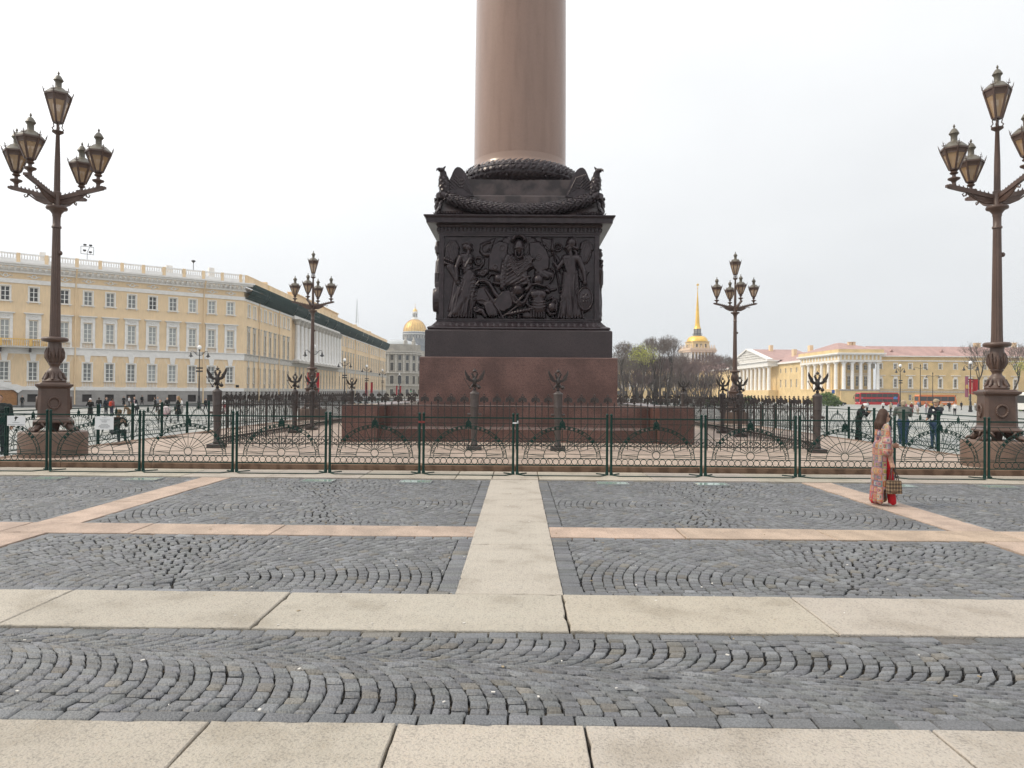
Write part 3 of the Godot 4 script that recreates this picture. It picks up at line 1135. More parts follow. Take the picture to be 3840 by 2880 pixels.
	for i in 5:
		r.path([[740 + i * 18, 190], [755 + i * 14, 260], [740 + i * 8, 320]], 10, 8, 0.18, 0.06)
	for i in 12:
		r.ell(770 + (i * 29) % 60, 215 + (i * 41) % 80, 17, 15, 0, 0.17, 0.09)
	r.ell(697, 105, 50, 74, 0, 0.12, 0.22)
	r.path([[640, 40], [660, 10], [697, 0], [734, 10], [752, 40]], 22, 22, 0.12, 0.20)
	r.path([[655, 128], [697, 116], [739, 128]], 9, 9, 0.30, 0.05)
	r.ell(697, 165, 34, 36, 0, 0.10, 0.16)
	r.path([[664, 140], [668, 195], [697, 212], [726, 195], [730, 140]], 9, 9, 0.26, 0.05)
	next.call("lion_head")
	r.path([[705, 400], [740, 380], [770, 395], [790, 430], [800, 470], [770, 500]], 18, 22, 0.12, 0.12)
	for i in 14:
		r.ell(725 + (i * 23) % 80, 380 + (i * 31) % 90, 15, 15, 0, 0.17, 0.08)
	r.ell(690, 510, 58, 56, 0, 0.12, 0.20)
	r.ell(690, 500, 42, 36, 0, 0.24, 0.10)
	r.path([[635, 540], [655, 600], [690, 640], [735, 635], [760, 600]], 24, 24, 0.10, 0.14)
	r.cap(655, 560, 14, 700, 610, 12, 0.20, 0.10)
	r.cap(740, 560, 14, 690, 615, 12, 0.20, 0.10)
	for i in 5:
		r.ell(660 + i * 18, 622 + 6 * sin(i * 2.0), 11, 15, 0, 0.22, 0.07)
	next.call("helmet")
	r.ell(505, 400, 40, 52, 0, 0.08, 0.18)
	r.path([[466, 440], [505, 452], [546, 440]], 12, 12, 0.14, 0.10)
	next.call("helmet")
	r.ell(878, 410, 48, 58, 0.1, 0.10, 0.19)
	r.path([[820, 455], [870, 452], [930, 470]], 12, 12, 0.16, 0.10)
	r.path([[820, 480], [800, 530], [850, 500]], 22, 12, 0.08, 0.10)
	next.call("cuirass")
	r.poly([[800, 520], [860, 490], [930, 495], [955, 540], [940, 600], [965, 660], [940, 720], [850, 730], [810, 660], [820, 600]], 0.08, 0.17, 46)
	r.ell(850, 548, 44, 36, 0, 0.20, 0.07)
	r.ell(915, 548, 40, 36, 0, 0.20, 0.07)
	for i in 6:
		r.cap(812 + i * 24, 690, 12, 816 + i * 24, 756, 12, 0.12, 0.09)
	for i in 3:
		r.path([[820, 610 + i * 26], [880, 625 + i * 26], [945, 608 + i * 26]], 9, 9, 0.22, 0.04)
	r.path([[790, 540], [770, 580], [782, 640], [812, 660]], 20, 14, 0.10, 0.10)
	next.call("helmet")
	r.ell(1005, 660, 42, 50, 0.2, 0.10, 0.18)
	r.path([[965, 690], [990, 730], [1040, 720]], 16, 12, 0.12, 0.10)
	r.path([[1010, 610], [1040, 590], [1052, 630], [1046, 700]], 12, 12, 0.10, 0.10)
	next.call("shield")
	r.poly([[464, 600], [545, 515], [612, 500], [650, 560], [645, 660], [560, 715], [500, 690]], 0.07, 0.12, 14)
	next.call("shield")
	r.ell(365, 555, 75, 95, 0.2, 0.05, 0.09, 0.25)
	r.ring(365, 555, 62, 6, 0.11, 0.03, 1.25)
	next.call("serpent")
	r.path([[300, 460], [330, 425], [375, 420], [420, 440], [455, 490], [480, 540], [500, 560]], 12, 26, 0.10, 0.12)
	r.cap(300, 460, 16, 330, 462, 12, 0.12, 0.10)
	r.path([[390, 500], [430, 560], [470, 620]], 14, 24, 0.08, 0.10)
	next.call("quiver")
	r.poly([[370, 620], [440, 590], [500, 680], [520, 740], [420, 765], [390, 700]], 0.06, 0.14, 30)
	for i in 5:
		r.path([[380 + i * 14, 640 + i * 8], [420 + i * 18, 740]], 7, 8, 0.17, 0.03)
	r.path([[310, 600], [360, 590], [400, 610]], 10, 12, 0.08, 0.08)
	next.call("ram_head")
	r.ell(345, 700, 36, 30, 0.6, 0.08, 0.16)
	r.cap(360, 700, 26, 392, 752, 14, 0.10, 0.13)
	r.ring(310, 690, 22, 12, 0.10, 0.12)
	r.ring(310, 690, 8, 7, 0.10, 0.10)
	next.call("sword")
	r.cap(545, 760, 10, 690, 650, 12, 0.12, 0.08)
	r.cap(480, 640, 12, 560, 770, 14, 0.10, 0.10)
	r.cap(600, 730, 14, 850, 672, 12, 0.16, 0.09)
	for i in 7:
		r.cap(640 + i * 26, 726 - i * 6, 16, 646 + i * 26, 716 - i * 6, 16, 0.16, 0.10)
	next.call("axe")
	r.poly([[750, 690], [790, 700], [850, 740], [820, 770], [735, 768], [725, 740]], 0.08, 0.10, 22)
	r.cap(690, 690, 12, 700, 768, 14, 0.10, 0.12)
	next.call("weapons_heap")
	r.path([[1000, 300], [1030, 330], [1010, 400], [990, 430]], 10, 8, 0.05, 0.09)
	r.cap(905, 345, 30, 960, 380, 24, 0.05, 0.09)
	r.cap(880, 330, 40, 1000, 360, 30, 0.03, 0.07)
	r.cap(330, 350, 30, 390, 330, 30, 0.03, 0.10)
	r.ring(362, 345, 26, 9, 0.08, 0.06)
	r.ring(455, 390, 36, 10, 0.05, 0.09, 1.0, -3.0, 0.5)
	r.ell(960, 510, 34, 20, 0.3, 0.05, 0.12)
	r.path([[960, 470], [1000, 500], [1040, 490]], 14, 10, 0.04, 0.09)
	r.path([[968, 590], [1010, 570], [1030, 610]], 10, 14, 0.05, 0.10)
	for i in 12:
		r.ell(440 + (i * 83) % 640, 742 + (i * 17) % 26, 26, 18, i * 0.7, 0.03, 0.10)
	for i in 10:
		r.ell(560 + (i * 61) % 420, 470 + (i * 47) % 60, 20, 24, i * 0.9, 0.03, 0.09)
	return [names, r.meshes(names.size())]


# ---------------------------------------------------------------- the monument
func leaf_mesh(l: float, w: float, t: float) -> MB:
	var m := MB.new()
	var a := V(0, 0, 0)
	var b := V(l * 0.45, t * 0.5, w * 0.5)
	var d := V(l, t * 1.3, 0)
	var e := V(l * 0.45, t * 0.5, -w * 0.5)
	var p := V(l * 0.5, t, 0)
	m.tri(a, b, p); m.tri(b, d, p); m.tri(d, e, p); m.tri(e, a, p)
	return m

func put_leaf(mb: MB, leaf: MB, at: Vector3, along: Vector3, out: Vector3) -> void:
	var x := along.normalized()
	var y := (out - x * out.dot(x)).normalized()
	mb.add(leaf, Transform3D(Basis(x, y, x.cross(y)), at))

func ring_prof(pts: Array) -> Array:
	var o := []
	for p in pts:
		o.append(Vector2(p[0], p[1]))
	return o

func feathered_wing(mb: MB, outline: PackedVector2Array, thick: float, xf: Transform3D, feathers: Array) -> void:
	mb.prism(outline, -thick * 0.5, thick * 0.5, xf)
	for f in feathers:
		mb.tube([xf * V(f[0], f[1], thick * 0.5), xf * V(f[2], f[3], thick * 0.5)], [f[4], f[4] * 0.6], 5)

func make_monument() -> void:
	var cz := -29.9
	var t := thing("memorial_column", "huge granite column on a dark pedestal with bronze war relief, in the middle", "monument", T(0.05, 0, cz))
	# stepped granite base
	var b := 5.75
	var y0 := 0.15
	var hi := 1.36
	for s in [[-1, 1], [1, 1], [-1, -1], [1, -1]]:
		var m := MB.new()
		m.slab(V(s[0] * (4.6 + b) * 0.5, (y0 + hi) * 0.5, s[1] * (3.82 + b) * 0.5), V(b - 4.6, hi - y0, b - 3.82), 0.02)
		part("corner_block", m, M.granite, t)
	for s in [-1, 1]:
		var m := MB.new()
		m.slab(V(s * (4.6 + b) * 0.5, (y0 + hi - 0.02) * 0.5, 0), V(b - 4.6 - 0.3, hi - y0 - 0.02, 7.62), 0.02)
		part("side_block", m, M.granite, t)
	var st := MB.new()
	st.slab(V(0, 0.37, 0), V(9.19, 0.44, 2 * b - 0.7), 0.015)
	part("granite_step", st, M.granite, t)
	st = MB.new()
	st.slab(V(0, 0.965, 0), V(9.19, 0.75, 2 * 4.03), 0.015)
	part("granite_step", st, M.granite, t)
	var m := MB.new()
	m.slab(V(0, (1.345 + 3.06) * 0.5, 0), V(7.06, 3.06 - 1.345, 7.06), 0.03)
	part("granite_block", m, M.granite, t)
	m = MB.new()
	m.slab(V(0, (3.062 + 4.05) * 0.5, 0), V(6.72, 4.05 - 3.062, 6.72), 0.05)
	part("dark_plinth", m, M.dark_granite, t)
	m = MB.new()
	m.stack(ring_prof([[3.26, 4.05], [3.30, 4.10], [3.28, 4.15], [3.16, 4.20], [3.06, 4.30], [2.99, 4.38], [2.985, 4.42], [3.02, 4.43], [3.02, 4.48], [2.90, 4.48]]))
	part("base_moulding", m, M.bronze, t)
	m = MB.new()
	for s in 4:
		var xf := Transform3D(Basis(Vector3.UP, s * PI / 2), Vector3.ZERO)
		for i in 27:
			m.add(acanthus(0.10, 0.2), xf * Transform3D(Basis(Vector3.RIGHT, -0.62), V(-2.92 + i * 0.225, 4.16, 3.16)))
	part("leaf_moulding", m, M.bronze, t, Transform3D.IDENTITY, "stuff")
	# die with relief panels
	m = MB.new()
	m.box(V(0, 6.0, 0), V(5.66, 3.1, 5.66))
	part("die_core", m, M.bronze, t)
	for s in 4:
		var xf := Transform3D(Basis(Vector3.UP, s * PI / 2), Vector3.ZERO)
		for q in [-1, 1]:
			var pl := MB.new()
			pl.add(boxed(V(q * 2.833, 5.99, 2.875), V(0.16, 3.04, 0.10)), xf)
			part("panel_frame", pl, M.bronze, t)
		var tp := MB.new()
		tp.add(boxed(V(0, 7.53, 2.875), V(5.8, 0.06, 0.11)), xf)
		tp.add(boxed(V(0, 4.475, 2.874), V(5.5, 0.03, 0.10)), xf)
		part("panel_frame", tp, M.bronze, t)
	var rel := carve_relief()
	var names: Array = rel[0]
	var ms: Array = rel[1]
	for k in ms.size():
		ms[k] = ms[k].mesh()
	for s in [0, 1, 3]:
		var p := Node3D.new()
		p.name = numbered(t, "bas_relief")
		t.add_child(p, true)
		p.transform = Transform3D(Basis(Vector3.UP, s * PI / 2), Vector3.ZERO) * T(0, 4.485, 2.835)
		for k in names.size():
			part(names[k], ms[k], M.bronze, p)
	# cornice
	m = MB.new()
	m.stack(ring_prof([[2.93, 7.56], [2.95, 7.58], [2.95, 7.63], [2.97, 7.64], [2.975, 7.80], [3.01, 7.84], [3.03, 7.885], [3.33, 7.90], [3.35, 7.905], [3.36, 8.07], [3.39, 8.09], [3.44, 8.13], [3.44, 8.17], [2.9, 8.18]]))
	part("cornice", m, M.bronze, t)
	m = MB.new()
	for s in 4:
		var xf := Transform3D(Basis(Vector3.UP, s * PI / 2), Vector3.ZERO)
		for i in 42:
			m.add(egg(), xf * T(-2.90 + i * 0.1415, 7.735, 2.985))
	part("egg_moulding", m, M.bronze, t, Transform3D.IDENTITY, "stuff")
	# attic
	m = MB.new()
	m.stack(ring_prof([[3.06, 8.17], [3.03, 8.25], [2.90, 8.42], [2.83, 8.66], [2.80, 9.00], [2.78, 9.03], [2.27, 9.04], [2.23, 9.06], [2.21, 9.78], [0.5, 9.79]]))
	part("attic_block", m, M.attic, t)
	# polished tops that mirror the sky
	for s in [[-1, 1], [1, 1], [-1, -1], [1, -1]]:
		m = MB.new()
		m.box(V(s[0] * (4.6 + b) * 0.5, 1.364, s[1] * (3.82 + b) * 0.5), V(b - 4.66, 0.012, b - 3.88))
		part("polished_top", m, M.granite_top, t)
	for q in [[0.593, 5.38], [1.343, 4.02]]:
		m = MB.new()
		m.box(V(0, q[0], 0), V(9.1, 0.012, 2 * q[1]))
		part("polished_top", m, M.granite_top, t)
	# wreath under the shaft
	m = MB.new()
	m.torus(1.98, 0.42, 64, 14, Transform3D(Basis(Vector3.RIGHT, PI / 2), V(0, 10.14, 0)))
	var wr := part("wreath", m, M.bronze, t)
	var leaf := leaf_mesh(0.30, 0.19, 0.060)
	var lv := MB.new()
	var bud := MB.new()
	bud.ell(V(0, 0, 0), V(0.046, 0.046, 0.046), 6, 4)
	for i in 60:
		for j in 9:
			var a := TAU * (i + 0.5 * (j % 2)) / 60
			var ph := -1.5 + j * 0.50
			var rad := V(sin(a), 0, cos(a))
			var o := rad * cos(ph) + V(0, sin(ph), 0)
			var al := V(cos(a), 0, -sin(a)) + (rad * -sin(ph) + V(0, cos(ph), 0)) * 0.55
			put_leaf(lv, leaf, rad * 1.98 + V(0, 10.14, 0) + o * 0.415, al, o)
			if (i + j) % 3 == 0:
				lv.add(bud, Transform3D(Basis.IDENTITY, rad * 1.98 + V(0, 10.14, 0) + o * 0.45))
	part("laurel_leaves", lv, M.bronze, wr, Transform3D.IDENTITY, "stuff")
	# garlands hung along each face, with ribbon drops at the corners
	for s in 4:
		var xf := Transform3D(Basis(Vector3.UP, s * PI / 2), Vector3.ZERO)
		var pts := []
		var rad := []
		for i in 29:
			var u := -1.0 + 2.0 * i / 28
			var x := u * 2.86
			var y := 8.42 + 0.60 * pow(absf(u), 2.4)
			var z := 3.02 - 0.10 * clampf((y - 8.42) / 0.7, 0, 1)
			pts.append(xf * V(x, y, z))
			rad.append(0.19 - 0.06 * pow(absf(u), 3.0))
		m = MB.new()
		m.tube(pts, rad, 10)
		var gl := part("garland", m, M.bronze, t)
		lv = MB.new()
		var lf := leaf_mesh(0.25, 0.15, 0.055)
		for i in range(1, 28):
			var tg: Vector3 = (pts[i + 1] - pts[i - 1]).normalized()
			if i > 14:
				tg = -tg
			var out0 := xf.basis * V(0, 0, 1)
			var up0 := tg.cross(out0).normalized()
			for q in 2:
				for j in 7:
					var a := -1.7 + j * 0.55 + 0.27 * q
					var o := (out0 * cos(a) + up0 * sin(a)).normalized()
					put_leaf(lv, lf, pts[i] + tg * (0.10 * q) + o * (rad[i] * 0.96), tg + up0 * sin(a) * 0.2, o)
					if (i + j) % 2 == q:
						lv.add(bud, Transform3D(Basis.IDENTITY, pts[i] + o * (rad[i] + 0.03)))
		part("oak_leaves", lv, M.bronze, gl, Transform3D.IDENTITY, "stuff")
		# corner leaf skirts
		lv = MB.new()
		for q in [-1, 1]:
			for i in 9:
				put_leaf(lv, leaf_mesh(0.24, 0.13, 0.05), xf * V(q * (2.84 + 0.025 * i), 8.90 - i * 0.075, 2.84 + 0.02 * i), xf.basis * V(0.2 * q * sin(i * 1.7), -1, 0.25), xf.basis * V(q * 0.5, 0, 1))
			for i in 10:
				put_leaf(lv, leaf_mesh(0.2, 0.12, 0.06), xf * V(q * (3.02 - i * 0.1), 8.2, 2.98 + 0.06), xf.basis * V(-q * 0.3, 1, 0.3), xf.basis * V(0, 0.3, 1))
			for i in 7:
				put_leaf(lv, leaf_mesh(0.2, 0.10, 0.06), xf * V(q * (2.65 - i * 0.09), 8.62 - i * 0.055 + 0.04 * sin(i * 2.0), 2.76 + i * 0.02), xf.basis * V(-q, -0.4 + 0.5 * sin(i * 1.3), 0.2), xf.basis * V(0, 0.3, 1))
		part("ribbon_leaves", lv, M.bronze, t, Transform3D.IDENTITY, "stuff")
	# eagles on the four corners, one wing along either face
	for s in 4:
		var xf := Transform3D(Basis(Vector3.UP, s * PI / 2 - PI / 2), V(0, 0, 0))
		var e := Node3D.new()
		e.name = numbered(t, "eagle")
		t.add_child(e, true)
		e.transform = xf * T(2.66, 9.06, 2.66)
		corner_eagle(e)
	# shaft
	m = MB.new()
	m.lathe(ring_prof([[2.05, 10.42], [2.06, 10.50], [1.99, 10.56], [1.90, 10.66], [1.865, 10.80], [1.85, 11.0]]), 72)
	part("shaft_foot", m, M.copper, t)
	m = MB.new()
	var prof := []
	for i in 26:
		var q := i / 25.0
		prof.append(Vector2(1.848 - 0.26 * pow(q, 1.5), 11.0 + q * 24.6))
	m.lathe(prof, 96)
	part("shaft", m, M.shaft, t)
	m = MB.new()
	m.lathe(ring_prof([[1.59, 35.6], [1.75, 35.7], [1.75, 35.9], [1.62, 36.0], [1.7, 36.8], [2.2, 37.4], [2.25, 37.6], [0, 37.6]]), 32)
	m.slab(V(0, 37.9, 0), V(4.6, 0.5, 4.6), 0.05)
	part("capital", m, M.bronze, t)

func boxed(p: Vector3, s: Vector3) -> MB:
	var m := MB.new()
	m.box(p, s)
	return m

func acanthus(w: float, h: float) -> MB:
	var m := MB.new()
	m.trin(V(-w, 0, 0), V(0, 0, 0.035), V(0, h, 0.02), V(-0.5, 0, 1).normalized(), V(0, 0, 1), V(0, 0, 1))
	m.trin(V(0, 0, 0.035), V(w, 0, 0), V(0, h, 0.02), V(0, 0, 1), V(0.5, 0, 1).normalized(), V(0, 0, 1))
	return m

func egg() -> MB:
	if not shapes.has("egg"):
		var m := MB.new()
		m.ell(V(0, 0, 0), V(0.045, 0.075, 0.05), 6, 4)
		shapes.egg = m
	return shapes.egg

func corner_eagle(e: Node3D) -> void:
	var body := MB.new()
	var o := Basis(Vector3.UP, PI / 4)
	body.tube([V(0.02, -0.06, 0.02), V(0.05, 0.14, 0.05), V(0.10, 0.36, 0.10), V(0.14, 0.56, 0.14), V(0.15, 0.70, 0.15), V(0.16, 0.80, 0.16), V(0.18, 0.88, 0.18)], [0.15, 0.22, 0.235, 0.185, 0.135, 0.12, 0.06], 10)
	for i in 40:
		var a := i * 2.4
		var y := 0.05 + 0.62 * i / 40
		put_leaf(body, leaf_mesh(0.15, 0.12, 0.02), V(0.06 + y * 0.13, y + 0.06, 0.06 + y * 0.13) + V(cos(a), 0, sin(a)) * (0.205 - 0.16 * absf(y - 0.25)), V(cos(a) * 0.3, -1, sin(a) * 0.3), V(cos(a), 0, sin(a)))
	part("body", body, M.bronze, e)
	var head := MB.new()
	head.ell(V(0.20, 0.86, 0.20), V(0.115, 0.10, 0.115), 10, 7)
	head.tube([V(0.25, 0.87, 0.25), V(0.31, 0.88, 0.31), V(0.355, 0.85, 0.355), V(0.375, 0.78, 0.375)], [0.075, 0.055, 0.038, 0.008], 6)
	head.tube([V(0.25, 0.83, 0.25), V(0.30, 0.81, 0.30), V(0.33, 0.79, 0.33)], [0.04, 0.025, 0.006], 5)
	for i in 5:
		head.bar(V(0.17, 0.86 + 0.02 * i, 0.17), V(0.12 - 0.01 * i, 0.92 + 0.03 * i, 0.12 - 0.01 * i), 0.035)
	part("head", head, M.bronze, e)
	var w := PackedVector2Array()
	for q in [[0.02, 0.40], [0.13, 0.47], [0.20, 0.60], [0.26, 0.76], [0.33, 0.89], [0.42, 0.96], [0.52, 0.95], [0.62, 0.88], [0.72, 0.75], [0.82, 0.56], [0.91, 0.32], [0.98, 0.10], [1.04, -0.10], [0.84, -0.14], [0.60, -0.14], [0.40, -0.14], [0.20, -0.14], [0.0, -0.12]]:
		w.push_back(Vector2(-q[0], q[1]))
	var feathers := []
	for i in 8:
		var q := i / 7.0
		feathers.append([-(0.30 + 0.34 * q), 0.70 - 0.10 * q, -(0.62 + 0.34 * q) + 0.18 * (1 - q) * 0, 0.06 - 0.10 * q + 0.12 * (1 - q), 0.030])
	for j in 3:
		for i in 6:
			feathers.append([-(0.14 + 0.09 * i), 0.20 + 0.12 * j + 0.05 * i * (1 if i < 4 else 0), -(0.24 + 0.09 * i), 0.12 + 0.12 * j + 0.03 * i, 0.042])
	for s in 2:
		var mb := MB.new()
		var xf := Transform3D(Basis.IDENTITY, V(0.06, 0.03, 0.16))
		if s == 1:
			xf = Transform3D(Basis(Vector3.UP, PI / 2) * Basis.from_scale(V(-1, 1, 1)), V(0.16, 0.03, 0.06))
		feathered_wing(mb, w, 0.07, xf, feathers)
		part("wing", mb, M.bronze, e)
	var claws := MB.new()
	for s in [-1, 1]:
		for i in 3:
			claws.tube([V(0.02 + 0.1 * s * (1), 0.0, 0.02 - 0.1 * s), V(0.09 + 0.09 * s + 0.03 * i, -0.05, 0.09 - 0.09 * s + 0.02 * i), V(0.11 + 0.09 * s + 0.03 * i, -0.13, 0.11 - 0.09 * s + 0.03 * i)], [0.04, 0.03, 0.01], 5)
	part("claws", claws, M.bronze, e)

# ---------------------------------------------------------------- inner fence with cannon posts and eagles
func scaled_poly(pts: Array, k: float, mirror := 1.0) -> PackedVector2Array:
	var w := PackedVector2Array()
	for p in pts:
		w.push_back(Vector2(p[0] * k * mirror, p[1] * k))
	return w

# double-headed eagle, unit size about 0.66 across; parts are put under the given parent or joined
func eagle_pieces() -> Dictionary:
	if shapes.has("eagle"):
		return shapes.eagle
	var d := {}
	# drawing units of 0.001 m, the middle at x = 0, the foot at y = 0
	var wing := [[25, 270], [70, 325], [118, 335], [150, 385], [138, 418], [162, 428], [222, 500], [284, 606], [294, 520], [268, 425], [212, 362], [182, 290], [112, 258], [50, 262]]
	for s in [-1, 1]:
		var m := MB.new()
		var f := []
		for i in 7:
			var q := i / 6.0
			f.append([s * (0.10 + 0.10 * q), 0.28 + 0.09 * q, s * (0.15 + 0.135 * q), 0.345 + 0.19 * q, 0.011])
			f.append([s * (0.06 + 0.03 * i), 0.27 + 0.008 * i, s * (0.085 + 0.028 * i), 0.315 + 0.03 * i, 0.012])
		feathered_wing(m, scaled_poly(wing, 0.001, s), 0.034, Transform3D(Basis(Vector3.UP, -s * 0.22), Vector3.ZERO), f)
		d["wing_r" if s > 0 else "wing_l"] = m
	var b := MB.new()
	b.lathe(ring_prof([[0.0, 0.10], [0.035, 0.13], [0.055, 0.19], [0.072, 0.26], [0.066, 0.33], [0.045, 0.39], [0.0, 0.42]]), 10, Transform3D.IDENTITY, 1.0, 0.75)
	b.prism(scaled_poly([[-50, 200], [-80, 130], [-60, 85], [-20, 110], [0, 70], [20, 110], [60, 85], [80, 130], [50, 200]], 0.001), -0.02, 0.015)
	for s in [-1, 1]:
		b.tube([V(s * 0.035, 0.19, 0.03), V(s * 0.075, 0.15, 0.045), V(s * 0.105, 0.11, 0.05)], [0.030, 0.022, 0.016], 6)
	d.body = b
	var h := MB.new()
	for s in [-1, 1]:
		h.tube([V(s * 0.015, 0.36, 0), V(s * 0.045, 0.42, 0), V(s * 0.062, 0.47, 0.0), V(s * 0.078, 0.487, 0)], [0.040, 0.032, 0.033, 0.026], 7)
		h.tube([V(s * 0.08, 0.488, 0), V(s * 0.105, 0.482, 0), V(s * 0.112, 0.462, 0)], [0.020, 0.012, 0.003], 5)
		h.lathe(ring_prof([[0.020, 0.0], [0.030, 0.022], [0.012, 0.034], [0.0, 0.046]]), 6, T(s * 0.065, 0.505, 0))
	d.heads = h
	var c := MB.new()
	c.lathe(ring_prof([[0.026, 0.0], [0.030, 0.018], [0.058, 0.030], [0.056, 0.056], [0.030, 0.074], [0.010, 0.080], [0.010, 0.094], [0.016, 0.102], [0.0, 0.122]]), 8, T(0, 0.535, 0))
	c.bar(V(-0.035, 0.52, 0), V(-0.02, 0.545, 0), 0.012)
	c.bar(V(0.035, 0.52, 0), V(0.02, 0.545, 0), 0.012)
	d.crown = c
	var o := MB.new()
	o.ell(V(0.128, 0.105, 0.03), V(0.055, 0.055, 0.055), 10, 7)
	o.torus(0.056, 0.007, 12, 4, Transform3D(Basis(Vector3.RIGHT, PI / 2), V(0.128, 0.105, 0.03)))
	o.bar(V(0.128, 0.155, 0.03), V(0.128, 0.20, 0.03), 0.012)
	o.bar(V(0.108, 0.182, 0.03), V(0.148, 0.182, 0.03), 0.010)
	d.orb = o
	var s := MB.new()
	s.tube([V(-0.105, 0.05, 0.05), V(-0.18, 0.16, 0.05), V(-0.285, 0.335, 0.05)], [0.014, 0.010, 0.008], 6)
	s.ell(V(-0.118, 0.075, 0.05), V(0.032, 0.032, 0.032), 6, 5)
	s.ell(V(-0.287, 0.34, 0.05), V(0.014, 0.03, 0.014), 6, 4)
	d.sceptre = s
	var f := MB.new()
	f.ell(V(0, 0.045, 0), V(0.048, 0.048, 0.048), 10, 7)
	f.lathe(ring_prof([[0.022, 0.08], [0.03, 0.11], [0.022, 0.14]]), 8)
	d.foot = f
	shapes.eagle = d
	return d

func small_eagle() -> MB:
	if shapes.has("small_eagle"):
		return shapes.small_eagle
	var m := MB.new()
	var wing := [[8, 118], [30, 150], [75, 160], [108, 142], [126, 100], [128, 58], [118, 20], [104, 36], [90, 14], [76, 40], [58, 22], [44, 62], [20, 80]]
	for s in [-1, 1]:
		m.prism(scaled_poly(wing, 0.001, s), -0.010, 0.012, Transform3D(Basis(Vector3.UP, -s * 0.25), Vector3.ZERO))
	m.ell(V(0, 0.09, 0), V(0.036, 0.070, 0.030), 7, 5)
	m.prism(scaled_poly([[-20, 50], [-40, -6], [0, -18], [40, -6], [20, 50]], 0.001), -0.012, 0.012)
	for s in [-1, 1]:
		m.tube([V(s * 0.01, 0.14, 0), V(s * 0.026, 0.185, 0), V(s * 0.046, 0.196, 0), V(s * 0.062, 0.184, 0)], [0.022, 0.018, 0.014, 0.004], 5)
	m.lathe(ring_prof([[0.012, 0.0], [0.028, 0.016], [0.026, 0.034], [0.008, 0.044], [0.0, 0.06]]), 6, T(0, 0.212, 0))
	shapes.small_eagle = m
	return m

func make_cannon_post() -> Node3D:
	var t := thing("fence_post", "x", "fence post", Transform3D.IDENTITY, "cannon posts of the eagle fence")
	var m := MB.new()
	m.slab(V(0, 0.06, 0), V(0.42, 0.12, 0.42), 0.012)
	part("base_block", m, M.cannon, t)
	m = MB.new()
	m.lathe(ring_prof([[0.0, 0.12], [0.098, 0.12], [0.106, 0.14], [0.106, 0.17], [0.088, 0.21], [0.085, 0.30], [0.098, 0.80], [0.099, 0.86], [0.110, 0.865], [0.110, 0.90], [0.116, 1.22], [0.126, 1.225], [0.126, 1.26], [0.122, 1.28], [0.130, 1.60], [0.138, 1.605], [0.138, 1.63], [0.125, 1.65], [0.07, 1.68], [0.05, 1.71], [0.0, 1.72]]), 20)
	part("cannon_barrel", m, M.cannon, t)
	m = MB.new()
	var xf := Transform3D(Basis(Vector3.FORWARD, PI / 2), V(0, 1.02, 0))
	m.lathe(ring_prof([[0.0, -0.20], [0.038, -0.20], [0.042, -0.12], [0.042, 0.12], [0.038, 0.20], [0.0, 0.20]]), 10, xf)
	part("trunnion", m, M.cannon, t)
	var e := Node3D.new()
	e.name = numbered(t, "eagle")
	e.transform = T(0, 1.70, 0)
	t.add_child(e, true)
	var d := eagle_pieces()
	for k in [["wing", "wing_l"], ["wing", "wing_r"], ["body", "body"], ["heads", "heads"], ["crown", "crown"], ["orb", "orb"], ["sceptre", "sceptre"], ["foot", "foot"]]:
		part(k[0], d[k[1]], M.iron, e)
	return t

func scroll_shape() -> MB:
	var m := MB.new()
	var pts := []
	for i in 15:
		var a := -2.4 + i * 0.46
		var r := 0.078 * (1.0 - i / 19.0)
		pts.append(V(cos(a) * r, sin(a) * r, 0))
	m.tube(pts, 0.0145, 4)
	return m

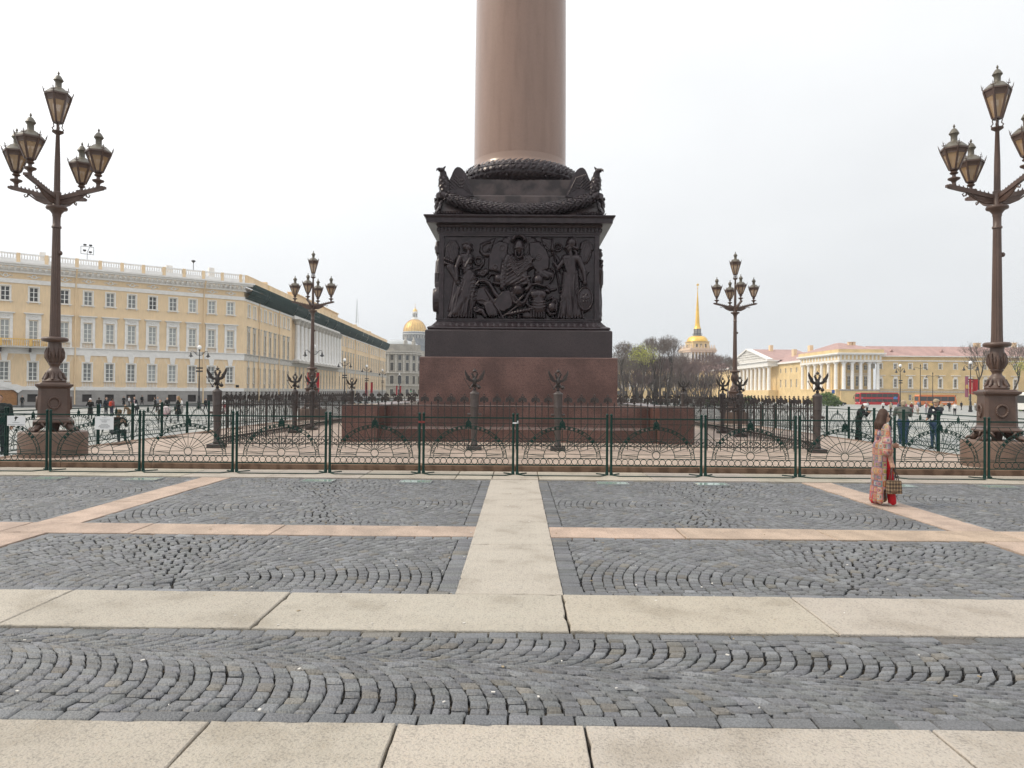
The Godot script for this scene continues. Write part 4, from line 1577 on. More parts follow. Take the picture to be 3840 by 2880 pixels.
func make_fence() -> void:
	var bar := MB.new()
	bar.tube([V(0, 0.02, 0), V(0, 0.10, 0), V(0, 1.30, 0)], [0.004, 0.0150, 0.0150], 6)
	bar.lathe(ring_prof([[0.015, 1.15], [0.028, 1.18], [0.015, 1.21]]), 6)
	bar.lathe(ring_prof([[0.012, 1.25], [0.020, 1.26], [0.012, 1.28], [0.026, 1.32], [0.018, 1.36], [0.0, 1.41]]), 6)
	var bar_m := bar.mesh()
	var tall := MB.new()
	tall.tube([V(0, 0.02, 0), V(0, 0.10, 0), V(0, 1.42, 0)], [0.004, 0.0150, 0.0150], 6)
	tall.lathe(ring_prof([[0.015, 1.15], [0.028, 1.18], [0.015, 1.21]]), 6)
	tall.lathe(ring_prof([[0.012, 1.28], [0.024, 1.30], [0.012, 1.32]]), 6)
	var tall_m := tall.mesh()
	var eag_m := small_eagle().mesh()
	var scr_m := scroll_shape().mesh()
	var proto: Node3D
	var post: Node3D
	var a := 8.62
	var cz := -29.9
	var g := 1.20
	var sides := [["front", 0.0, Vector3(0, 0, 1)], ["right", PI / 2, Vector3(1, 0, 0)], ["back", PI, Vector3(0, 0, -1)], ["left", -PI / 2, Vector3(-1, 0, 0)]]
	for s in 4:
		var nm: String = sides[s][0]
		var base := Transform3D(Basis(Vector3.UP, sides[s][1]), V(0, 0.15, cz))
		for x in [[-a, "at the left end of its row"], [-g, "left of the gate"], [g, "right of the gate"]]:
			var lab := "cannon-barrel post with two-headed eagle, %s side of fence, %s" % [nm, x[1]]
			if x[0] == -a:
				lab = "cannon-barrel post crowned by a two-headed eagle, %s corner of the iron fence" % ["front left", "front right", "back right", "back left"][s]
			# every eagle faces the same way, towards the front
			var at := Transform3D(Basis.IDENTITY, base * V(x[0], 0, a))
			if post == null:
				post = make_cannon_post()
				post.transform = at
				post.set_meta("label", lab)
			else:
				copy(post, at, lab)
		for seg in [[-a, -g, "left of the gate"], [-g, g, "gate"], [g, a, "right of the gate"]]:
			var w: float = seg[1] - seg[0]
			var t := thing("gate" if seg[2] == "gate" else "iron_fence", ("low black iron gate with spear bars and small eagles in the %s fence" % nm) if seg[2] == "gate" else "black iron fence run with spear bars and small eagles, %s side, %s" % [nm, seg[2]], "gate" if seg[2] == "gate" else "fence", base * T((seg[0] + seg[1]) * 0.5, 0, a), "iron fence runs round the column")
			for r in [[1.255, 0.016, 0.030], [0.135, 0.018, 0.030], [0.345, 0.014, 0.018]]:
				var m := MB.new()
				m.box(V(0, r[0], 0), V(w - 0.24, r[2], r[1]))
				part("rail", m, M.iron, t)
			var k := int(round((w - 0.2) / 0.188))
			if k % 2 == 0:
				k += 1
			for i in k:
				var x := -w * 0.5 + (i + 0.5) * w / k
				if absf(x) > w * 0.5 - 0.11:
					continue
				if i % 2 == 0:
					part("fence_bar", bar_m, M.iron, t, T(x, 0, 0))
				else:
					part("eagle_bar", tall_m, M.iron, t, T(x, 0, 0))
					part("small_eagle", eag_m, M.iron, t, T(x, 1.36, 0))
				if absf(x + w / k * 0.5) < w * 0.5 - 0.12:
					part("scroll", scr_m, M.iron, t, T(x + w / k * 0.5, 0.24, 0))

# ---------------------------------------------------------------- large five-armed lamps
func lantern_pieces(height: float) -> Dictionary:
	var key := "lantern%d" % int(height * 100)
	if shapes.has(key):
		return shapes[key]
	var d := {}
	var rb := 0.115
	var rt := 0.335
	var frame := MB.new()
	var panes := []
	for i in 6:
		var a0 := TAU * i / 6
		var a1 := TAU * (i + 1) / 6
		var b0 := V(sin(a0) * rb, 0.03, cos(a0) * rb)
		var b1 := V(sin(a1) * rb, 0.03, cos(a1) * rb)
		var t0 := V(sin(a0) * rt, height, cos(a0) * rt)
		var t1 := V(sin(a1) * rt, height, cos(a1) * rt)
		frame.bar(b0, t0, 0.046)
		frame.bar(b0, b1, 0.03)
		frame.bar(t0 + V(0, 0.01, 0), t1 + V(0, 0.01, 0), 0.05, 0.04)
		# dark cove under the roof
		var c0 := b0.lerp(t0, 0.80)
		var c1 := b1.lerp(t1, 0.80)
		frame.quad(c0, c1, t1, t0)
		frame.bar(c0, c1, 0.02)
		var p := MB.new()
		p.quad(b0 * 0.985, b1 * 0.985, c1 * 0.985 + V(0, 0.012, 0), c0 * 0.985 + V(0, 0.012, 0))
		panes.append(p)
	frame.lathe(ring_prof([[0.0, 0.0], [0.08, 0.0], [0.13, 0.015], [0.125, 0.05], [0.0, 0.05]]), 6)
	d.frame = frame
	d.panes = panes
	var roof := MB.new()
	roof.lathe(ring_prof([[0.31, height + 0.01], [0.365, height + 0.015], [0.36, height + 0.03], [0.28, height + 0.10], [0.20, height + 0.165], [0.13, height + 0.195], [0.09, height + 0.20]]), 6)
	d.roof = roof
	var top := MB.new()
	top.lathe(ring_prof([[0.10, height + 0.195], [0.085, height + 0.22], [0.085, height + 0.33], [0.12, height + 0.375], [0.135, height + 0.385], [0.13, height + 0.40], [0.09, height + 0.46], [0.06, height + 0.50], [0.02, height + 0.52], [0.018, height + 0.535], [0.034, height + 0.565], [0.012, height + 0.61], [0.0, height + 0.625]]), 10)
	d.chimney = top
	var orn := MB.new()
	for i in 6:
		var a := TAU * i / 6
		var o := V(sin(a), 0, cos(a))
		var s := V(cos(a), 0, -sin(a))
		var p := o * 0.352 + V(0, height + 0.02, 0)
		orn.tube([p, p + o * 0.03 + V(0, 0.075, 0), p + o * 0.05 + V(0, 0.15, 0)], [0.016, 0.012, 0.004], 4)
		for q in [-1, 1]:
			orn.tube([p + o * 0.02 + V(0, 0.05, 0), p + o * 0.015 + s * q * 0.05 + V(0, 0.045, 0), p + o * 0.01 + s * q * 0.065 + V(0, 0.09, 0)], [0.011, 0.010, 0.004], 4)
			orn.tube([p + o * 0.03 + V(0, 0.10, 0), p + o * 0.03 + s * q * 0.03 + V(0, 0.10, 0)], [0.008, 0.004], 4)
	d.crest = orn
	var bulb := MB.new()
	bulb.lathe(ring_prof([[0.05, 0.05], [0.055, 0.14], [0.03, 0.17], [0.045, 0.24], [0.02, 0.32], [0.0, 0.33]]), 8)
	d.bulb = bulb
	for k in d:
		if k == "panes":
			for i in 6:
				panes[i] = panes[i].mesh()
		else:
			d[k] = d[k].mesh()
	shapes[key] = d
	return d

func add_lantern(t: Node3D, height: float, at: Transform3D) -> void:
	var d := lantern_pieces(height)
	var l := Node3D.new()
	l.name = numbered(t, "lantern")
	l.transform = at
	t.add_child(l, true)
	part("frame", d.frame, M.lamp, l)
	part("roof", d.roof, M.lamp_cap, l)
	part("chimney", d.chimney, M.lamp_cap, l)
	part("crest", d.crest, M.lamp, l)
	part("bulb", d.bulb, M.bulb, l)
	for i in 6:
		part("pane", d.panes[i], M.amber, l)

func make_lamp() -> Node3D:
	var t := thing("lamp_post", "x", "lamp post", Transform3D.IDENTITY, "ornate five-lantern lamps at the terrace corners")
	var m := MB.new()
	m.lathe(ring_prof([[0.0, 0.15], [0.88, 0.15], [0.88, 0.72], [0.865, 0.755], [0.84, 0.765], [0.0, 0.77]]), 40)
	part("stone_drum", m, M.lamp_stone, t)
	# lion paws
	for s in 4:
		var a := PI / 4 + s * PI / 2
		var o := V(sin(a), 0, cos(a))
		var w := V(cos(a), 0, -sin(a))
		m = MB.new()
		m.tube([o * 0.34 + V(0, 1.05, 0), o * 0.44 + V(0, 0.98, 0), o * 0.53 + V(0, 0.90, 0), o * 0.62 + V(0, 0.84, 0), o * 0.70 + V(0, 0.815, 0)], [0.15, 0.135, 0.10, 0.085, 0.06], 10)
		for q in 4:
			m.tube([o * 0.62 + w * (q - 1.5) * 0.05 + V(0, 0.84, 0), o * 0.73 + w * (q - 1.5) * 0.06 + V(0, 0.83, 0), o * 0.79 + w * (q - 1.5) * 0.065 + V(0, 0.79, 0)], [0.032, 0.036, 0.022], 6)
		m.tube([o * 0.40 + w * 0.1 + V(0, 1.02, 0), o * 0.55 + w * 0.14 + V(0, 0.96, 0), o * 0.5 + w * 0.2 + V(0, 0.88, 0)], [0.06, 0.04, 0.02], 6)
		m.tube([o * 0.40 - w * 0.1 + V(0, 1.02, 0), o * 0.55 - w * 0.14 + V(0, 0.96, 0), o * 0.5 - w * 0.2 + V(0, 0.88, 0)], [0.06, 0.04, 0.02], 6)
		part("lion_paw", m, M.lamp, t)
	m = MB.new()
	m.lathe(ring_prof([[0.0, 0.76], [0.12, 0.76], [0.16, 0.9], [0.2, 1.0]]), 10)
	part("centre_stem", m, M.lamp, t)
	# square pedestal with cut corners
	m = MB.new()
	var oct := func(r: float, c: float) -> Array: return [V(r - c, 0, r), V(r, 0, r - c), V(r, 0, -r + c), V(r - c, 0, -r), V(-r + c, 0, -r), V(-r, 0, -r + c), V(-r, 0, r - c), V(-r + c, 0, r)]
	var prof := [[0.50, 0.98, 0.08], [0.51, 1.02, 0.08], [0.47, 1.05, 0.08], [0.43, 1.08, 0.07], [0.405, 1.12, 0.075], [0.390, 1.82, 0.075], [0.41, 1.84, 0.07], [0.455, 1.88, 0.05], [0.47, 1.885, 0.05], [0.47, 1.93, 0.05], [0.40, 1.94, 0.05], [0.38, 1.97, 0.06], [0.2, 1.98, 0.06]]
	for i in prof.size() - 1:
		var p0: Array = oct.call(prof[i][0], prof[i][2])
		var p1: Array = oct.call(prof[i + 1][0], prof[i + 1][2])
		for k in 8:
			var j := (k + 1) % 8
			var u0 := V(0, prof[i][1], 0)
			var u1 := V(0, prof[i + 1][1], 0)
			m.quad(p0[k] + u0, p0[j] + u0, p1[j] + u1, p1[k] + u1)
	part("pedestal", m, M.lamp, t)
	for s in 4:
		var xf := Transform3D(Basis(Vector3.UP, s * PI / 2), Vector3.ZERO) * T(0, 1.47, 0.405)
		m = MB.new()
		m.torus(0.135, 0.034, 22, 8, xf)
		for i in 20:
			var a := TAU * i / 20
			m.ell(xf * V(cos(a) * 0.135, sin(a) * 0.135, 0.018), V(0.03, 0.03, 0.03), 5, 4)
		m.tube([xf * V(-0.05, -0.16, 0.01), xf * V(0, -0.15, 0.02), xf * V(0.05, -0.16, 0.01)], 0.018, 5)
		part("laurel_wreath", m, M.lamp, t)
	# leafed vase
	m = MB.new()
	m.lathe(ring_prof([[0.30, 1.97], [0.31, 2.02], [0.27, 2.06], [0.21, 2.10], [0.205, 2.16], [0.20, 2.24], [0.17, 2.29], [0.125, 2.33], [0.118, 2.37], [0.15, 2.42], [0.165, 2.43], [0.165, 2.45], [0.14, 2.46], [0.19, 2.53], [0.212, 2.62], [0.212, 2.70], [0.195, 2.80], [0.175, 2.90], [0.168, 2.97], [0.22, 2.98], [0.32, 3.0], [0.345, 3.03], [0.345, 3.07], [0.31, 3.10], [0.15, 3.11]]), 20)
	part("vase", m, M.lamp, t)
	m = MB.new()
	for i in 8:
		var a := TAU * (i + 0.5) / 8
		var o := V(sin(a), 0, cos(a))
		m.tube([o * 0.15 + V(0, 2.47, 0), o * 0.215 + V(0, 2.60, 0), o * 0.222 + V(0, 2.72, 0), o * 0.205 + V(0, 2.84, 0)], [0.03, 0.05, 0.045, 0.012], 6)
		m.tube([o * 0.20 + V(0, 2.22, 0), o * 0.235 + V(0, 2.12, 0), o * 0.30 + V(0, 2.045, 0)], [0.03, 0.05, 0.03], 6)
		var e := V(sin(a + 0.39), 0, cos(a + 0.39))
		m.tube([e * 0.205 + V(0, 2.58, 0), e * 0.222 + V(0, 2.66, 0), e * 0.2 + V(0, 2.76, 0)], [0.012, 0.035, 0.012], 6)
	part("vase_leaves", m, M.lamp, t)
	# fluted shaft
	m = MB.new()
	var fl := []
	for i in 36:
		fl.append(1.0 if i % 3 else 0.90)
	for lev in [[3.10, 0.150, 3.30, 0.142], [3.30, 0.142, 5.84, 0.103]]:
		for i in 36:
			var a0 := TAU * i / 36
			var a1 := TAU * (i + 1) / 36
			var f0: float = fl[i]
			var f1: float = fl[(i + 1) % 36]
			m.quad(V(sin(a0) * lev[1] * f0, lev[0], cos(a0) * lev[1] * f0), V(sin(a1) * lev[1] * f1, lev[0], cos(a1) * lev[1] * f1), V(sin(a1) * lev[3] * f1, lev[2], cos(a1) * lev[3] * f1), V(sin(a0) * lev[3] * f0, lev[2], cos(a0) * lev[3] * f0))
	part("fluted_shaft", m, M.lamp, t)
	m = MB.new()
	m.lathe(ring_prof([[0.10, 5.82], [0.128, 5.83], [0.128, 5.87], [0.104, 5.89], [0.104, 6.10], [0.12, 6.14], [0.115, 6.17], [0.15, 6.22], [0.20, 6.27], [0.27, 6.29], [0.285, 6.32], [0.27, 6.36], [0.15, 6.37], [0.12, 6.40], [0.115, 6.72], [0.085, 6.74], [0.078, 7.4], [0.052, 8.16], [0.075, 8.18], [0.15, 8.22], [0.155, 8.25], [0.06, 8.26], [0.03, 8.27], [0.03, 8.42]]), 16)
	part("upper_pole", m, M.lamp, t)
	m = MB.new()
	m.ell(V(0.14, 5.20, 0.03), V(0.06, 0.06, 0.06), 8, 6)
	part("junction_knob", m, M.lamp, t)
	m = MB.new()
	for i in 4:
		var a := PI / 4 + i * PI / 2
		var o := V(sin(a), 0, cos(a))
		m.tube([o * 0.10 + V(0, 8.25, 0), o * 0.15 + V(0, 8.31, 0), o * 0.10 + V(0, 8.36, 0), o * 0.12 + V(0, 8.42, 0), o * 0.11 + V(0, 8.46, 0)], [0.02, 0.018, 0.016, 0.016, 0.014], 5)
	part("scroll_bracket", m, M.lamp, t)
	add_lantern(t, 0.70, T(0, 8.44, 0, PI / 6 * 0.4))
	for s in 4:
		var xf := Transform3D(Basis(Vector3.UP, s * PI / 2), Vector3.ZERO)
		m = MB.new()
		m.add(boxed_bar(V(0, 6.58, 0.08), V(0, 6.84, 1.16), 0.075, 0.100), xf)
		for i in 9:
			var q := 0.2 + i * 0.1
			var c := V(0, 6.58 + 0.24 * (q - 0.08) + 0.055, q)
			m.tube([xf * c, xf * (c + V(0, 0.055, 0.01))], [0.026, 0.004], 4)
		m.prism(PackedVector2Array([Vector2(0.09, 6.42), Vector2(0.24, 6.42), Vector2(0.40, 6.48), Vector2(0.52, 6.56), Vector2(0.64, 6.66), Vector2(0.60, 6.70), Vector2(0.09, 6.58)]), -0.016, 0.016, xf * Transform3D(Basis(V(0, 0, 1), V(0, 1, 0), V(-1, 0, 0)), Vector3.ZERO))
		m.tube([xf * V(0, 6.44, 0.12), xf * V(0, 6.44, 0.30), xf * V(0, 6.52, 0.50), xf * V(0, 6.66, 0.70)], [0.03, 0.026, 0.022, 0.02], 6)
		for q in [[0.20, 6.53, 0.055], [0.32, 6.55, 0.05], [0.43, 6.58, 0.04], [0.53, 6.62, 0.03]]:
			m.torus(q[2], 0.014, 12, 5, xf * Transform3D(Basis(Vector3.UP, PI / 2), V(0, q[1], q[0])))
			m.ell(xf * V(0, q[1], q[0]), V(0.018, 0.018, 0.018), 5, 4)
		m.tube([xf * V(0, 6.70, 0.72), xf * V(0, 6.62, 0.74), xf * V(0, 6.60, 0.80), xf * V(0, 6.65, 0.83), xf * V(0, 6.67, 0.79)], [0.022, 0.02, 0.017, 0.014, 0.01], 5)
		m.box(xf * V(0, 6.84, 1.17), V(0.09, 0.06, 0.09))
		part("arm", m, M.lamp, t)
		m = MB.new()
		m.lathe(ring_prof([[0.06, 6.86], [0.05, 6.92], [0.07, 6.96], [0.15, 7.0], [0.155, 7.03], [0.05, 7.06], [0.045, 7.11], [0.10, 7.14], [0.105, 7.16], [0.07, 7.19], [0.10, 7.21]]), 12, xf * T(0, 0, 1.03) * Transform3D(Basis.from_scale(V(0.88, 1, 0.88)), Vector3.ZERO))
		part("lantern_foot", m, M.lamp, t)
		add_lantern(t, 0.50, xf * T(0, 7.21, 1.03, PI / 6 * (0.6 if s % 2 else 0.3)))
	return t

func boxed_bar(a: Vector3, b: Vector3, w: float, h: float) -> MB:
	var m := MB.new()
	m.bar(a, b, w, h)
	return m

# the pedestals with their paws and wreaths are set at angles of their own
func turn_pedestal(l: Node3D, a: float) -> void:
	for c in l.get_children():
		for k in ["lion_paw", "pedestal", "laurel_wreath"]:
			if str(c.name).begins_with(k):
				c.rotation.y = a

func slim(t: Node3D, k: float) -> void:
	for c in t.get_children():
		var nm := str(c.name)
		if nm.begins_with("arm"):
			continue
		if nm.begins_with("lantern_foot"):
			continue
		c.scale = V(k, 1, k)

func make_lamps() -> void:
	var l := make_lamp()
	slim(l, 0.86)
	l.transform = T(-11.50, 0, -18.35)
	l.set_meta("label", "brown bronze five-lantern lamp post on a round stone drum, nearest on the left")
	turn_pedestal(l, 0.56)
	turn_pedestal(copy(l, T(11.48, 0, -17.78), "brown bronze five-lantern lamp post on a round stone drum, nearest on the right edge"), -0.26)
	turn_pedestal(copy(l, T(-11.67, 0, -42.0), "brown bronze five-lantern lamp post farther back, left of the column"), 0.25)
	turn_pedestal(copy(l, T(12.15, 0, -41.5), "brown bronze five-lantern lamp post farther back, right of the column before the trees"), -0.2)

# ---------------------------------------------------------------- green sunburst barriers
func make_barrier() -> Node3D:
	var t := thing("barrier", "x", "barrier", Transform3D.IDENTITY, "green sunburst barrier sections round the terrace")
	var hw := 0.985
	for s in [-1, 1]:
		var m := MB.new()
		m.tube([V(s * hw, 0.0, 0), V(s * hw, 1.285, 0)], 0.027, 10)
		m.lathe(ring_prof([[0.030, 1.0], [0.030, 1.06]]), 10, T(s * hw, 0.06, 0))
		m.ell(V(s * hw, 1.315, 0), V(0.031, 0.036, 0.031), 10, 7)
		m.lathe(ring_prof([[0.034, 0.0], [0.034, 0.06], [0.026, 0.09]]), 10, T(s * hw, 0, 0))
		part("post", m, M.green, t)
	var r := MB.new()
	r.bar(V(-hw, 1.238, 0), V(hw, 1.238, 0), 0.028, 0.030)
	part("top_rail", r, M.green, t)
	r = MB.new()
	r.bar(V(-hw, 1.118, 0), V(hw, 1.118, 0), 0.010)
	part("thin_rail", r, M.green, t)
	for y in [0.364, 0.21]:
		r = MB.new()
		r.bar(V(-hw, y, 0), V(hw, y, 0), 0.014 if y > 0.3 else 0.02, 0.016 if y > 0.3 else 0.024)
		part("ring_rail", r, M.green, t)
	r = MB.new()
	for i in 13:
		r.torus(0.0655, 0.0068, 18, 4, T(-0.822 + i * 0.137, 0.287, 0))
	part("ring_row", r, M.green, t, Transform3D.IDENTITY, "stuff")
	r = MB.new()
	r.torus(0.083, 0.0080, 20, 4, T(0, 0.447, 0))
	part("sun_ring", r, M.green, t)
	var arc := func(rx: float, ry: float, w: float) -> MB:
		var m := MB.new()
		var pts := []
		for i in 25:
			var a := PI * i / 24
			pts.append(V(cos(a) * rx, 0.364 + sin(a) * ry, 0))
		m.tube(pts, w, 5)
		return m
	part("inner_arch", arc.call(0.41, 0.40, 0.0078), M.green, t)
	part("outer_arch", arc.call(0.84, 0.70, 0.0085), M.green, t)
	part("outer_arch", arc.call(0.765, 0.635, 0.0076), M.green, t)
	r = MB.new()
	for i in 24:
		var a := PI * (i + 0.5) / 24
		var p := V(cos(a) * 0.80, 0.364 + sin(a) * 0.667, 0)
		if i in [0, 23]:
			r.bar(V(cos(a) * 0.765, p.y + 0.03, 0), V(cos(a) * 0.84, p.y + 0.03, 0), 0.009)
			r.torus(0.033, 0.005, 10, 4, Transform3D(Basis.IDENTITY, p + V(0, 0.08, 0)))
		elif i in [4, 5, 18, 19]:
			r.ell(p, V(0.045, 0.03, 0.014), 6, 4, Basis(Vector3.BACK, a + PI / 2))
		else:
			r.torus(0.026, 0.005, 8, 4, Transform3D(Basis.IDENTITY, p))
			if i > 6 and i < 17:
				r.ell(p, V(0.02, 0.02, 0.01), 6, 4)
	part("arch_scrolls", r, M.green, t)
	for i in 11:
		var a := PI * (i + 1.0) / 12
		if i % 5 == 0:
			a = 0.13 if i == 0 else (PI - 0.13 if i == 10 else a)
		var d := V(cos(a), sin(a), 0)
		r = MB.new()
		var c := V(0, 0.447, 0)
		var far := V(cos(a) * 0.765, 0.364 + sin(a) * 0.635, 0)
		r.tube([c + d * 0.083, far], 0.0064, 5)
		part("ray", r, M.green, t)
	for i in 8:
		var a := PI * (i + 0.5 + (4 if i > 3 else 0)) / 12 + (0.0 if i < 4 else 0.0)
		r = MB.new()
		var p := V(cos(a) * 0.41, 0.364 + sin(a) * 0.40, 0)
		r.tube([p, V(cos(a) * 0.765, 0.364 + sin(a) * 0.635, 0)], 0.0058, 5)
		part("ray", r, M.green, t)
	for s in [-1, 1]:
		for q in [[0.80, 0.58, 0.985, 0.72], [0.72, 0.72, 0.985, 0.98], [0.60, 0.87, 0.80, 1.118], [0.45, 0.97, 0.55, 1.118], [0.76, 0.66, 0.985, 0.85]]:
			r = MB.new()
			r.tube([V(s * q[0], q[1], 0), V(s * q[2], q[3], 0)], 0.0064, 5)
			part("corner_ray", r, M.green, t)
		r = MB.new()
		r.tube([V(s * 0.41, 0.405, 0), V(s * 0.985, 0.405, 0)], 0.0055, 5)
		part("low_wire", r, M.green, t)
	r = MB.new()
	r.torus(0.062, 0.016, 18, 6, Transform3D(Basis.from_scale(V(0.8, 1.15, 1)), V(0, 1.10, 0)))
	r.ell(V(0, 1.10, 0), V(0.035, 0.055, 0.012), 10, 5)
	r.ell(V(0, 1.195, 0), V(0.018, 0.03, 0.012), 6, 4)
	part("medallion", r, M.green, t)
	r = MB.new()
	for s in [-1, 1]:
		r.bar(V(s * hw, 0.012, 0), V(s * 0.82, 0.012, 0.26), 0.034, 0.018)
		r.bar(V(s * hw, 0.012, 0), V(s * 0.78, 0.012, -0.24), 0.034, 0.018)
		r.bar(V(s * hw, 0.16, 0), V(s * 0.955, 0.03, 0.0), 0.02)
	r.bar(V(-0.83, 0.012, 0.26), V(0.83, 0.012, 0.26), 0.034, 0.018)
	part("foot_frame", r, M.green, t)
	return t

func make_barriers() -> void:
	var proto := make_barrier()
	var first := true
	var put := func(at: Transform3D, lab: String) -> void:
		if proto.get_meta("label") == "x":
			proto.transform = at
			proto.set_meta("label", lab)
		else:
			copy(proto, at, lab)
	for k in range(-6, 6):
		put.call(T((k + 0.5) * 2.06, 0.02, -16.27, rng.randf_range(-0.012, 0.012)), "green metal sunburst barrier section in the front row, %s from left" % ordinal(k + 6))
	for s in [-1, 1]:
		var side := "left" if s < 0 else "right"
		for i in 13:
			var z := -16.75 - (i + 0.5) * 2.06
			put.call(T(s * 13.0, ground_y(13, z), z, s * PI / 2), "green metal sunburst barrier section along the %s side, %s back from the front row" % [side, ordinal(i)])
	for k in range(-6, 6):
		put.call(T((k + 0.5) * 2.06, 0.0, -43.75, PI), "green metal sunburst barrier section in the far row behind the monument, %s from left" % ordinal(k + 6))
	# red tape and a steel clasp where sections meet, hung notices
	var m := MB.new()
	m.lathe(ring_prof([[0.030, 0.0], [0.031, 0.01], [0.031, 0.035], [0.030, 0.045]]), 10, T(-0.045, 0, 0))
	m.lathe(ring_prof([[0.030, 0.0], [0.031, 0.01], [0.031, 0.035], [0.030, 0.045]]), 10, T(0.045, 0, 0))
	m.box(V(0, 0.022, 0.026), V(0.09, 0.03, 0.006))
	tag(part("tape_band", m, M.red_tape, self, T(-2.06, 1.135, -16.27)), "red tape wound round two barrier posts left of the stone path", "tape")
	m = MB.new()
	m.box(V(0.05, 0.02, 0.034), V(0.024, 0.06, 0.008))
	m.box(V(0, 0.0, 0.03), V(0.12, 0.03, 0.006))
	tag(part("lock_tag", m, M.sign, self, T(0.0, 1.15, -16.27)), "small white lock tag on the barrier posts before the path", "tag")
	for q in [[-11.0, 1.11, 0.40, 0.22, 0], [-9.05, 1.08, 0.41, 0.29, 1]]:
		var b := thing("notice_board", "white notice with a small emblem hung on the leftmost barrier" if q[4] == 0 else "white notice with lines of small print on the barrier right of the lamp", "notice", T(q[0], q[1], -16.235))
		var pn := MB.new()
		pn.box(Vector3.ZERO, V(q[2], q[3], 0.008))
		part("panel", pn, M.sign, b)
		var pr := MB.new()
		var lines := [[0.112, 0.0, 0.09], [0.068, 0.0, 0.20], [0.042, 0.0, 0.13], [0.020, 0.0, 0.10], [-0.032, 0.0, 0.15], [-0.060, 0.0, 0.22], [-0.084, 0.0, 0.26], [-0.108, 0.0, 0.18]] if q[4] == 1 else [[-0.038, 0.0, 0.16], [-0.085, 0.0, 0.36]]
		for ln in lines:
			var x: float = -ln[2] * 0.5
			while x < ln[2] * 0.5:
				var w := rng.randf_range(0.008, 0.024)
				pr.box(V(x + w * 0.5, ln[0], 0.005), V(w, 0.007, 0.002))
				x += w + 0.006
		if q[4] == 0:
			pr.prism(PackedVector2Array([Vector2(-0.01, 0.10), Vector2(0.05, 0.075), Vector2(0.02, 0.06), Vector2(0.0, 0.03), Vector2(-0.02, -0.01), Vector2(-0.035, -0.01), Vector2(-0.02, 0.035), Vector2(-0.045, 0.06)]), 0.0042, 0.006)
		part("print", pr, M.black, b)
		for s in [-1, 1]:
			var tie := MB.new()
			tie.tube([V(s * q[2] * 0.42, q[3] * 0.45, 0.005), V(s * q[2] * 0.42, q[3] * 0.5 + 0.06, -0.02)], 0.004, 4)
			part("tie", tie, M.black, b)

# ---------------------------------------------------------------- buildings
# wall made of bands and piers: rows are [y0, y1, [[x0, x1], ...]]
func wall_bands(mb: MB, x0: float, x1: float, y0: float, y1: float, rows: Array, thick: float, xf: Transform3D) -> void:
	var y := y0
	for r in rows:
		if r[0] > y:
			mb.add(boxed(V((x0 + x1) * 0.5, (y + r[0]) * 0.5, -thick * 0.5), V(x1 - x0, r[0] - y, thick)), xf)
		var x := x0
		for o in r[2]:
			if o[0] > x:
				mb.add(boxed(V((x + o[0]) * 0.5, (r[0] + r[1]) * 0.5, -thick * 0.5), V(o[0] - x, r[1] - r[0], thick)), xf)
			x = o[1]
		if x1 > x:
			mb.add(boxed(V((x + x1) * 0.5, (r[0] + r[1]) * 0.5, -thick * 0.5), V(x1 - x, r[1] - r[0], thick)), xf)
		y = r[1]
	if y1 > y:
		mb.add(boxed(V((x0 + x1) * 0.5, (y + y1) * 0.5, -thick * 0.5), V(x1 - x0, y1 - y, thick)), xf)

# casement: outer frame, one mullion, transoms at the given shares of the height
func window_meshes(w: float, h: float, cuts: Array) -> Array:
	var key := "win%.2f_%.2f_%d" % [w, h, cuts.size()]
	if shapes.has(key):
		return shapes[key]
	var m := MB.new()
	for s in [-1, 1]:
		m.box(V(s * (w * 0.5 - 0.06), h * 0.5, 0), V(0.12, h, 0.10))
	m.box(V(0, 0.05, 0), V(w - 0.24, 0.10, 0.096))
	m.box(V(0, h - 0.06, 0), V(w - 0.24, 0.12, 0.096))
	m.box(V(0, h * 0.5, 0.004), V(0.11, h - 0.22, 0.09))
	for c in cuts:
		for s in [-1, 1]:
			m.box(V(s * (w * 0.25 - 0.03), h * c, 0.002), V(w * 0.5 - 0.18, 0.075, 0.08))
	var p := MB.new()
	p.box(V(0, h * 0.5, -0.045), V(w - 0.1, h - 0.1, 0.02))
	shapes[key] = [m.mesh(), p.mesh()]
	return shapes[key]

func window(t: Node3D, at: Transform3D, w: float, h: float, cuts: Array, pane: Material) -> void:
	var ms := window_meshes(w, h, cuts)
	var f := part("window", ms[0], M.frame, t, at)
	part("pane", ms[1], pane, f)

func balusters(mb: MB, x0: float, x1: float, y0: float, y1: float, z: float, step: float, r: float, xf: Transform3D) -> void:
	var k := maxi(1, int((x1 - x0) / step))
	var h := y1 - y0
	for i in k:
		var x := x0 + (i + 0.5) * (x1 - x0) / k
		mb.lathe(ring_prof([[r * 0.7, y0], [r * 1.15, y0 + h * 0.3], [r * 0.55, y0 + h * 0.7], [r * 0.8, y1]]), 6, xf * T(x, 0, z))

